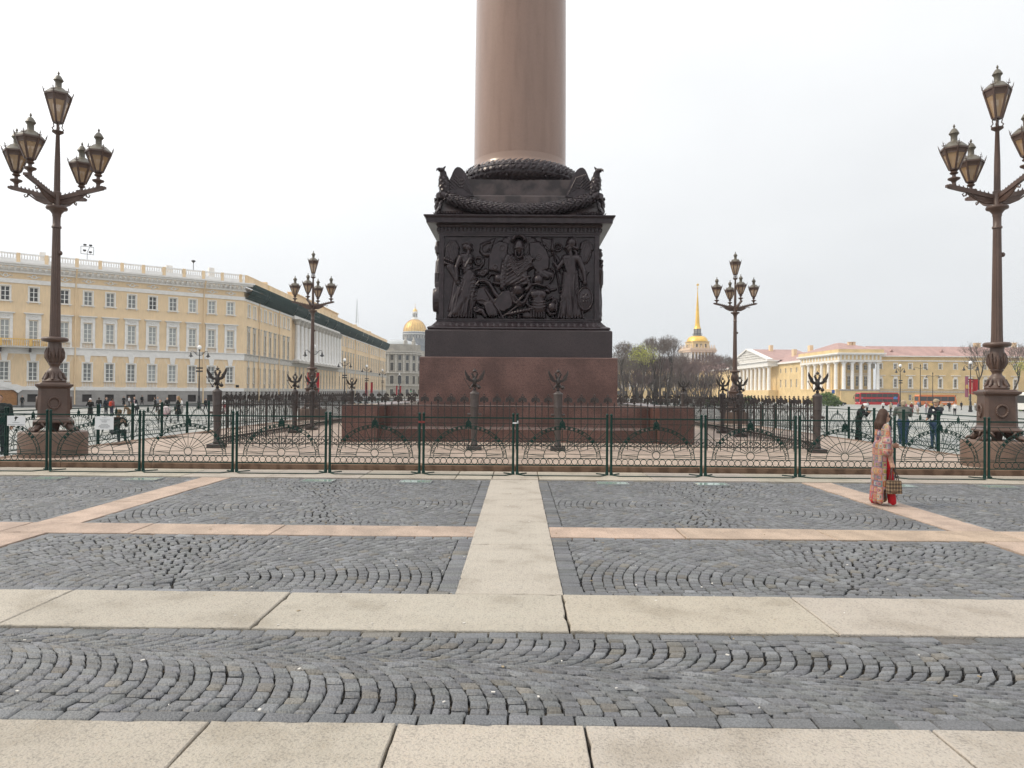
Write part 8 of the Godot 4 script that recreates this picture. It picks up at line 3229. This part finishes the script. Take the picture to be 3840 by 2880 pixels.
func make_people() -> void:
	var navy := Color(0.010, 0.012, 0.022)
	var black := Color(0.010, 0.010, 0.011)
	var white := Color(0.68, 0.67, 0.66)
	var jeans := Color(0.035, 0.065, 0.13)
	var pale_jeans := Color(0.16, 0.23, 0.34)
	var blond := Color(0.30, 0.20, 0.10)
	var brown := Color(0.16, 0.095, 0.05)
	var grey := Color(0.115, 0.125, 0.110)
	var hold := [V(0.04, -0.24, 0.12), V(-0.08, -0.10, 0.30)]
	var face := [V(0.06, -0.22, 0.14), V(-0.08, 0.06, 0.22)]
	var list := [
		["person in long black coat and white headband holding hands to the face, left group", -31.75, -54.8, 0.4, 1.60, {"top": black, "legs": black, "skirt": black, "cap": white, "arm_l": face, "arm_r": face, "shoes": white}],
		["person seen from behind in black jacket and light blue jeans, before the socle", -42.2, -74.3, 3.4, 1.66, {"top": black, "legs": pale_jeans, "bulk": 1.12}],
		["person in dark red checked jacket with a bright red bag, seen from behind", -34.4, -62.5, 2.8, 1.62, {"top": Color(0.20, 0.045, 0.05), "legs": Color(0.02, 0.022, 0.04), "bag": Color(0.5, 0.06, 0.03), "bulk": 1.15, "arm_r": hold}],
		["person in black near the palace wall, left one of a close pair", -60.98, -114.1, 0.5, 1.62, {"top": black, "legs": black, "skirt": black}],
		["person in white top near the palace wall, right one of a close pair", -60.2, -114.2, -0.5, 1.62, {"top": white, "legs": black, "stride": 0.5}],
		["man in navy jacket over a red and white shirt, behind the bending people", -37.4, -72.0, 0.2, 1.74, {"top": navy, "front": Color(0.5, 0.3, 0.3), "legs": navy}],
		["person in tan coat crouching down in the left group", -35.25, -67.0, -0.4, 1.55, {"top": brown, "legs": brown, "lean": 0.9, "drop": 0.35, "hair": blond, "skirt": brown, "skirt_len": 0.3}],
		["person in white top and dark skirt bending over toward the crouching one", -36.6, -71.0, -1.2, 1.60, {"top": white, "legs": navy, "lean": 1.15, "sleeve": white, "skirt": black, "skirt_len": 0.25}],
		["walker in black with a backpack by the palace wall, left one", -63.1, -123.8, 1.3, 1.76, {"top": black, "legs": black, "bag": black, "stride": 0.6}],
		["striding person in black with a white bag, left of the stroller", -38.2, -77.75, -1.3, 1.70, {"top": black, "legs": black, "stride": 1.0, "front": white}],
		["man in white T-shirt and open dark jacket with olive trousers, left of the stroller", -22.4, -46.3, 0.1, 1.46, {"top": Color(0.03, 0.025, 0.02), "front": white, "legs": Color(0.05, 0.048, 0.035), "bulk": 1.1}],
		["person in black sweatshirt standing behind the pink stroller", -37.0, -77.9, 0.2, 1.64, {"top": black, "legs": black, "hair": blond, "bulk": 1.1}],
		["person in short white jacket right of the black sweatshirt", -36.6, -80.5, -0.6, 1.56, {"top": white, "legs": Color(0.2, 0.2, 0.2), "lean": 0.25}],
		["woman with long fair hair in black, pushing the pink stroller", -21.0, -45.7, -1.2, 1.66, {"top": black, "legs": navy, "hair": blond, "long_hair": true, "skirt": black, "skirt_len": 0.3, "shoes": white}],
		["walker in black with a backpack, just left of the corner eagle post", -35.9, -84.9, 1.0, 1.55, {"top": black, "legs": navy, "bag": black, "stride": 0.8}],
		["person in white with a red bag, seen through the left iron fence", -33.6, -84.5, 0.5, 1.60, {"top": white, "legs": Color(0.3, 0.05, 0.06), "hair": black}],
		["small figure in bright pink, just right of the near left lamp pedestal", -58.5, -96.0, 0.5, 1.60, {"top": Color(0.55, 0.05, 0.14), "legs": black}],
		["person in dark green jacket cut off by the left edge behind the barrier", -14.75, -21.0, 0.4, 1.70, {"top": Color(0.016, 0.026, 0.024), "legs": navy, "bulk": 1.35}],
		["person in brown hat sitting low behind the notice, dark clothes", -13.7, -25.2, 1.0, 1.62, {"top": Color(0.03, 0.022, 0.018), "legs": Color(0.02, 0.03, 0.035), "cap": Color(0.13, 0.075, 0.035), "sit": true, "drop": 0.48, "lean": 0.35, "arm_l": hold, "arm_r": hold, "shoes": white}],
		["man in navy jacket, white shirt, beige cap and jeans raising an arm, right", 14.72, -26.2, -1.15, 1.74, {"top": navy, "front": white, "legs": jeans, "cap": Color(0.36, 0.28, 0.19), "lean": -0.12, "arm_r": [V(0.10, -0.06, 0.26), V(-0.02, 0.10, 0.50)], "arm_l": [V(0.06, -0.27, 0.02), V(-0.06, -0.34, 0.25)], "bulk": 1.12}],
		["person in grey hooded jacket seen from behind, jeans, right of the walking woman", 14.03, -27.0, 2.9, 1.68, {"top": grey, "legs": jeans, "hair": Color(0.40, 0.32, 0.22), "bulk": 1.25, "arm_l": hold, "arm_r": hold, "shoes": white}],
		["person in black with white cap and flared trousers, head bent over a phone", 13.28, -28.9, 0.7, 1.55, {"top": Color(0.012, 0.012, 0.016), "legs": black, "cap": white, "nod": 0.7, "lean": 0.22, "flare": 2.4, "flare0": 1.3, "arm_l": hold, "arm_r": hold, "sleeve": Color(0.02, 0.02, 0.025)}],
		["person in white top and black trousers standing far off left of the walking woman", 48.3, -102.9, 0.3, 1.72, {"top": white, "legs": black, "hair": black, "bag": Color(0.3, 0.2, 0.14)}],
		["lone person in white jacket in front of the red bus", 61.0, -124.3, 0.0, 1.68, {"top": white, "legs": black}],
		["person in grey violet jacket, leftmost of the far tourist group", 57.5, -112.6, 0.9, 1.74, {"top": Color(0.14, 0.13, 0.19), "legs": Color(0.1, 0.1, 0.12), "stride": 0.5}],
		["person in white cap with a pink bag, second in the far tourist group", 55.1, -105.8, 0.2, 1.74, {"top": Color(0.4, 0.14, 0.15), "legs": white, "cap": white}],
		["woman in dark red dress and white cap in the far tourist group", 52.0, -98.3, 0.0, 1.74, {"top": Color(0.15, 0.02, 0.02), "legs": Color(0.15, 0.02, 0.02), "skirt": Color(0.15, 0.02, 0.02), "cap": white}],
		["person in pinkish white blouse bending sideways in the far tourist group", 55.5, -103.3, -1.2, 1.68, {"top": Color(0.6, 0.5, 0.52), "legs": Color(0.35, 0.28, 0.22), "lean": 0.55, "skirt": Color(0.3, 0.25, 0.2), "skirt_len": 0.3}],
		["person in red vest with a white bag in the far tourist group", 56.9, -103.8, 0.3, 1.76, {"top": Color(0.45, 0.03, 0.035), "sleeve": white, "front": white, "legs": Color(0.3, 0.3, 0.32)}],
		["person in yellow top at the back of the far tourist group", 60.2, -108.5, 0.0, 1.82, {"top": Color(0.55, 0.34, 0.08), "legs": Color(0.2, 0.15, 0.1), "hair": blond}],
		["person in beige coat right of the man with the raised arm", 62.6, -110.0, 0.1, 1.76, {"top": Color(0.40, 0.31, 0.21), "legs": navy, "hair": blond}],
		["person in black at the right end of the far tourist group", 76.2, -131.5, 0.1, 1.78, {"top": black, "legs": black}],
		["person in grey coat at the left of the far right tourists, near the bus", 66.0, -128.0, 0.6, 1.74, {"top": grey, "legs": black}],
		["person in light blue top between the two far buses", 86.0, -160.0, 0.2, 1.72, {"top": Color(0.25, 0.34, 0.45), "legs": jeans}],
		["person in dark coat just right of the red bus, far away", 79.5, -145.0, -0.8, 1.74, {"top": black, "legs": navy, "stride": 0.5}],
		["person in beige jacket standing left of the far tourist group", 49.6, -99.0, 0.5, 1.70, {"top": Color(0.42, 0.35, 0.26), "legs": navy, "hair": blond}],
		["person in white shirt and dark trousers beside the man with the raised arm, far back", 57.8, -98.5, -0.4, 1.76, {"top": white, "legs": black}],
		["person in dark blue coat between the plaid jacket and the crouching one", -36.0, -64.5, 1.2, 1.70, {"top": navy, "legs": navy}],
		["person in grey hoodie behind the striding person in black", -41.0, -84.0, 0.6, 1.72, {"top": Color(0.2, 0.2, 0.21), "legs": jeans}],
		["person in black coat far left by the wooden gate", -70.0, -104.0, 0.9, 1.72, {"top": black, "legs": black}],
		["dark walker near the red banner lamp, far right", 89.6, -150.5, -1.2, 1.76, {"top": navy, "legs": black, "stride": 0.7}],
		["person in white beside the base of the near right lamp, far away", 93.9, -153.0, 0.2, 1.66, {"top": white, "legs": Color(0.2, 0.18, 0.16)}],
		["person in dark blue half hidden at the left side of the near right lamp pedestal", 15.3, -24.3, 0.3, 1.56, {"top": navy, "legs": navy, "bulk": 1.2}],
		["person in dark jeans half hidden at the right side of the near right lamp pedestal", 18.7, -25.2, 0.3, 1.58, {"top": navy, "legs": jeans, "bulk": 1.2}],
	]
	for q in list:
		var d: float = -q[2]
		var cell := 0.016 if d < 34 else (0.026 if d < 60 else 0.036)
		var gy := ground_y(q[1], q[2]) - (0.03 if d > 30 or absf(q[1]) > 13 else 0.0)
		person(q[0], T(q[1], gy, q[2], q[3]), q[4], cell, q[5])
	# baby stroller
	var s := thing("baby_stroller", "pink and white baby stroller before the woman with fair hair", "stroller", T(-22.0, ground_y(-22, -46.4) - 0.03, -46.2, 0.5))
	var m := MB.new()
	for x in [-0.28, 0.28]:
		for z in [-0.35, 0.38]:
			m.torus(0.13, 0.025, 12, 5, Transform3D(Basis(Vector3.UP, PI / 2), V(x, 0.15, z)))
	part("wheels", m, M.tyre, s)
	m = MB.new()
	for x in [-0.27, 0.27]:
		m.tube([V(x, 0.15, -0.35), V(x, 0.55, 0.0), V(x, 1.0, 0.42)], 0.018, 5)
		m.tube([V(x, 0.15, 0.38), V(x, 0.6, 0.0)], 0.018, 5)
	m.tube([V(-0.27, 1.0, 0.42), V(0.27, 1.0, 0.42)], 0.022, 5)
	part("frame", m, M.steel, s)
	m = MB.new()
	m.ell(V(0, 0.58, -0.02), V(0.27, 0.20, 0.40), 12, 7)
	part("seat", m, mat(0.5, 0.32, 0.34, 0.8), s)
	m = MB.new()
	m.ell(V(0, 0.78, 0.12), V(0.28, 0.28, 0.28), 12, 7)
	part("hood", m, mat(0.62, 0.50, 0.50, 0.8), s)
	make_woman()

# patchwork of crocheted squares
func patchwork() -> ImageTexture:
	var im := Image.create(512, 512, false, Image.FORMAT_RGB8)
	var pal := [lin(0.52, 0.27, 0.20), lin(0.60, 0.22, 0.04), lin(0.50, 0.04, 0.06), lin(0.10, 0.04, 0.11), lin(0.13, 0.28, 0.26), lin(0.52, 0.36, 0.10), lin(0.60, 0.50, 0.42), lin(0.36, 0.22, 0.36), lin(0.30, 0.33, 0.10), lin(0.60, 0.22, 0.26), lin(0.10, 0.10, 0.20), lin(0.35, 0.22, 0.14)]
	var r := RandomNumberGenerator.new()
	r.seed = 77
	for cy in 8:
		for cx in 8:
			var c := []
			for i in 5:
				c.append(pal[r.randi() % pal.size()])
			var round_ := r.randf() < 0.6
			var off := r.randi() % 4
			for y in 64:
				for x in 64:
					var dx := absf(x - 31.5)
					var dy := absf(y - 31.5)
					var d := sqrt(dx * dx + dy * dy) if round_ and maxf(dx, dy) < 24 else maxf(dx, dy)
					var q := 0
					if d > 28: q = 4
					elif d > 21: q = 3
					elif d > 14: q = 2
					elif d > 7: q = 1
					var k: Color = c[q]
					var w := 0.86 + 0.14 * absf(sin(x * 0.8) * sin(y * 0.8 + off))
					im.set_pixel(cx * 64 + x, cy * 64 + y, Color(k.r * w, k.g * w, k.b * w))
	return ImageTexture.create_from_image(im)

func checks() -> ImageTexture:
	var im := Image.create(64, 64, false, Image.FORMAT_RGB8)
	for y in 64:
		for x in 64:
			var a := (x / 4) % 4 < 2
			var b := (y / 4) % 4 < 2
			var c := lin(0.30, 0.215, 0.125) if a and b else (lin(0.03, 0.02, 0.015) if not a and not b else lin(0.14, 0.085, 0.05))
			im.set_pixel(x, y, c)
	return ImageTexture.create_from_image(im)

# the near side of the walking woman is her right: local -x
func flip(b: Body) -> void:
	for q in b.bones:
		q[0].x = -q[0].x
		q[1].x = -q[1].x

func make_woman() -> void:
	# walks to the right: local +z turned to world +x
	var at := T(6.13, 0.008, -12.38, PI / 2) * Transform3D(Basis.from_scale(V(0.86, 1, 0.80)), Vector3.ZERO)
	var t := thing("person", "woman in long multicoloured patchwork coat and red trousers walking right with a checked bag", "person", at)
	var skin := Color(0.46, 0.28, 0.20)
	var red := Color(0.42, 0.006, 0.012)
	var b := Body.new()
	b.blend = 0.028
	var k := 0.915
	var hip := V(0, 0.88, 0)
	b.bone(hip - V(0.07, 0, 0), hip + V(0.07, 0, 0), 0.12, 0.12, red)
	b.bone(hip + V(0, 0.08, 0), V(0, 1.20, 0.0), 0.11, 0.115, Color(0.1, 0.05, 0.08))
	b.bone(V(-0.12, 1.27, 0.0), V(0.12, 1.27, 0.0), 0.07, 0.07, Color(0.1, 0.05, 0.08))
	b.bone(V(0, 1.30, 0.0), V(0, 1.40, 0.03), 0.05, 0.046, skin)
	# head with face, looking ahead
	b.bone(V(0, 1.452, 0.050), V(0, 1.490, 0.035), 0.070, 0.080, skin)
	b.bone(V(0, 1.400, 0.090), V(0, 1.41, 0.105), 0.030, 0.026, skin)
	b.bone(V(0, 1.470, 0.124), V(0, 1.447, 0.140), 0.010, 0.014, skin)
	b.bone(V(0, 1.428, 0.122), V(0, 1.423, 0.122), 0.012, 0.012, Color(0.42, 0.15, 0.13))
	# arms: right (towards the viewer) hangs down, left bent in front
	b.bone(V(0.17, 1.26, 0.0), V(0.215, 1.0, -0.03), 0.055, 0.047, skin)
	b.bone(V(0.215, 1.0, -0.03), V(0.20, 0.755, 0.055), 0.045, 0.033, skin)
	b.bone(V(-0.17, 1.26, 0.0), V(-0.20, 1.03, 0.04), 0.055, 0.047, skin)
	b.bone(V(-0.20, 1.03, 0.04), V(-0.09, 0.98, 0.24), 0.043, 0.033, skin)
	# right hand closed round the bag handles
	b.bone(V(0.20, 0.735, 0.065), V(0.195, 0.685, 0.078), 0.030, 0.032, skin)
	for q in 4:
		var z := 0.045 + q * 0.019
		b.bone(V(0.222, 0.685, z + 0.006), V(0.226, 0.650, z + 0.010), 0.0105, 0.010, skin)
		b.bone(V(0.226, 0.650, z + 0.010), V(0.200, 0.636 + 0.004 * absf(q - 1.5), z + 0.012), 0.010, 0.009, skin)
	b.bone(V(0.185, 0.72, 0.098), V(0.172, 0.675, 0.105), 0.012, 0.009, skin)
	b.bone(V(-0.08, 0.975, 0.26), V(-0.04, 0.975, 0.30), 0.030, 0.028, skin)
	for q in 4:
		b.bone(V(-0.035, 0.955 + q * 0.018, 0.305), V(0.005, 0.955 + q * 0.018, 0.315), 0.0100, 0.0085, skin)
	b.bone(V(-0.06, 1.0, 0.27), V(-0.03, 1.03, 0.29), 0.011, 0.009, skin)
	# legs mid-stride: near leg ahead
	b.bone(V(0.085, 0.86, 0.02), V(0.10, 0.46, 0.085), 0.092, 0.066, red)
	b.bone(V(0.10, 0.46, 0.085), V(0.10, 0.09, 0.135), 0.068, 0.080, red)
	b.bone(V(-0.085, 0.86, 0.0), V(-0.095, 0.46, 0.0), 0.092, 0.066, red)
	b.bone(V(-0.095, 0.46, 0.0), V(-0.095, 0.12, -0.11), 0.066, 0.078, red)
	var cream := Color(0.62, 0.58, 0.52)
	b.bone(V(0.10, 0.035, 0.10), V(0.105, 0.030, 0.23), 0.036, 0.030, cream)
	b.bone(V(-0.095, 0.05, -0.17), V(-0.095, 0.030, -0.03), 0.036, 0.030, Color(0.38, 0.02, 0.03))
	flip(b)
	var mb := MB.new()
	mb.tint = true
	b.mesh(0.011, mb)
	part("body", mb, M.cloth, t)
	# coat: sleeves to the elbow, open front, long flaring skirts
	var c := Body.new()
	c.blend = 0.04
	var w := Color(1, 1, 1)
	c.bone(V(-0.11, 1.285, -0.01), V(0.11, 1.285, -0.01), 0.072, 0.072, w)
	c.bone(V(-0.07, 1.18, -0.015), V(0.07, 1.18, -0.015), 0.112, 0.112, w)
	c.bone(V(-0.06, 1.0, -0.02), V(0.06, 1.0, -0.02), 0.115, 0.115, w)
	c.bone(V(-0.05, 1.13, 0.065), V(0.05, 1.13, 0.065), 0.078, 0.078, w)
	c.bone(V(0.165, 1.26, -0.005), V(0.215, 1.05, -0.03), 0.076, 0.086, w)
	c.bone(V(0.215, 1.05, -0.03), V(0.222, 0.92, -0.015), 0.088, 0.10, w)
	c.bone(V(-0.165, 1.26, -0.005), V(-0.205, 1.05, 0.03), 0.076, 0.086, w)
	c.bone(V(-0.205, 1.05, 0.03), V(-0.13, 1.0, 0.17), 0.085, 0.09, w)
	for q in [[0.10, -0.085, 0.145, -0.125], [0.0, -0.10, 0.02, -0.155], [-0.10, -0.085, -0.13, -0.15], [-0.14, -0.01, -0.17, -0.02], [-0.11, 0.05, -0.14, 0.10]]:
		c.bone(V(q[0], 0.98, q[1]), V(lerpf(q[0], q[2], 0.55), 0.55, lerpf(q[1], q[3], 0.5)), 0.068, 0.052, w)
		c.bone(V(lerpf(q[0], q[2], 0.55), 0.55, lerpf(q[1], q[3], 0.5)), V(q[2], 0.09, q[3]), 0.052, 0.062, w)
	c.bone(V(0.12, 0.98, -0.02), V(0.145, 0.62, -0.035), 0.060, 0.030, w)
	c.bone(V(0.145, 0.62, -0.035), V(0.155, 0.30, -0.055), 0.030, 0.040, w)
	c.bone(V(0.05, 0.96, 0.09), V(0.085, 0.66, 0.155), 0.055, 0.030, w)
	c.bone(V(0.085, 0.66, 0.155), V(0.10, 0.42, 0.175), 0.030, 0.022, w)
	c.bone(V(0.0, 0.40, 0.16), V(0.02, 0.07, 0.20), 0.030, 0.045, w)
	mb = MB.new()
	mb.tint = true
	flip(c)
	c.mesh(0.012, mb)
	var cm := mat(1, 1, 1, 0.9)
	tex(cm, patchwork(), 1.2, false)
	bump(cm, M.blot, 0.6)
	part("patchwork_coat", mb, cm, t)
	# hair
	c = Body.new()
	c.blend = 0.03
	var hc := Color(1, 1, 1)
	c.bone(V(0, 1.515, -0.005), V(0, 1.47, -0.03), 0.090, 0.088, hc)
	for q in [-1, 0, 1]:
		c.bone(V(q * 0.05, 1.47, -0.035), V(q * 0.075, 1.34, -0.080), 0.064, 0.058, hc)
		c.bone(V(q * 0.075, 1.34, -0.080), V(q * 0.08, 1.275, -0.100), 0.055, 0.030, hc)
	for q in [-1, 1]:
		c.bone(V(q * 0.062, 1.50, 0.0), V(q * 0.085, 1.33, -0.025), 0.036, 0.042, hc)
		c.bone(V(q * 0.085, 1.33, -0.025), V(q * 0.09, 1.285, -0.05), 0.042, 0.022, hc)
		c.bone(V(q * 0.03, 1.545, 0.045), V(q * 0.066, 1.52, 0.03), 0.022, 0.022, hc)
	mb = MB.new()
	mb.tint = true
	flip(c)
	c.mesh(0.011, mb)
	part("hair", mb, M.hair, t)
	var g := MB.new()
	for q in [-1, 1]:
		g.ell(V(q * 0.036, 1.474, 0.118), V(0.032, 0.026, 0.014), 8, 6)
		g.bar(V(q * 0.066, 1.478, 0.112), V(q * 0.086, 1.478, 0.03), 0.009)
	part("sunglasses", g, M.black, t)
	# the bag she carries
	var bag := thing("handbag", "brown checked handbag in the hand of the walking woman", "handbag", at * T(-0.255, 0.0, 0.09))
	g = MB.new()
	g.stack(ring_prof([[0.0, 0.215], [0.130, 0.215], [0.142, 0.23], [0.128, 0.42], [0.120, 0.432], [0.0, 0.432]]), T(0, 0, 0, PI / 2), 0.40)
	var bm := mat(1, 1, 1, 0.75)
	tex(bm, checks(), 4.2, false)
	part("pouch", g, bm, bag)
	g = MB.new()
	for s in [-1, 1]:
		g.tube([V(s * 0.04, 0.42, -0.085), V(s * 0.03, 0.54, -0.06), V(0.03 + s * 0.01, 0.642, -0.03), V(0.03 + s * 0.01, 0.642, 0.0), V(s * 0.03, 0.54, 0.045), V(s * 0.04, 0.42, 0.075)], 0.010, 6)
	part("handle", g, mat(0.05, 0.025, 0.015, 0.5), bag)
	g = MB.new()
	g.ell(V(-0.056, 0.25, -0.02), V(0.012, 0.03, 0.07), 8, 5)
	part("leather_patch", g, mat(0.12, 0.06, 0.03, 0.6), bag)


# ---------------------------------------------------------------- build
func _ready() -> void:
	rng.seed = 20240501
	make_sky()
	make_materials()
	make_ground()
	make_staff_building()
	make_corner_house()
	make_cathedral()
	make_spire()
	make_right_building()
	make_paving()
	make_terrace()
	make_monument()
	make_fence()
	make_lamps()
	make_barriers()
	make_trees()
	make_street_lamps()
	make_vehicles()
	make_people()
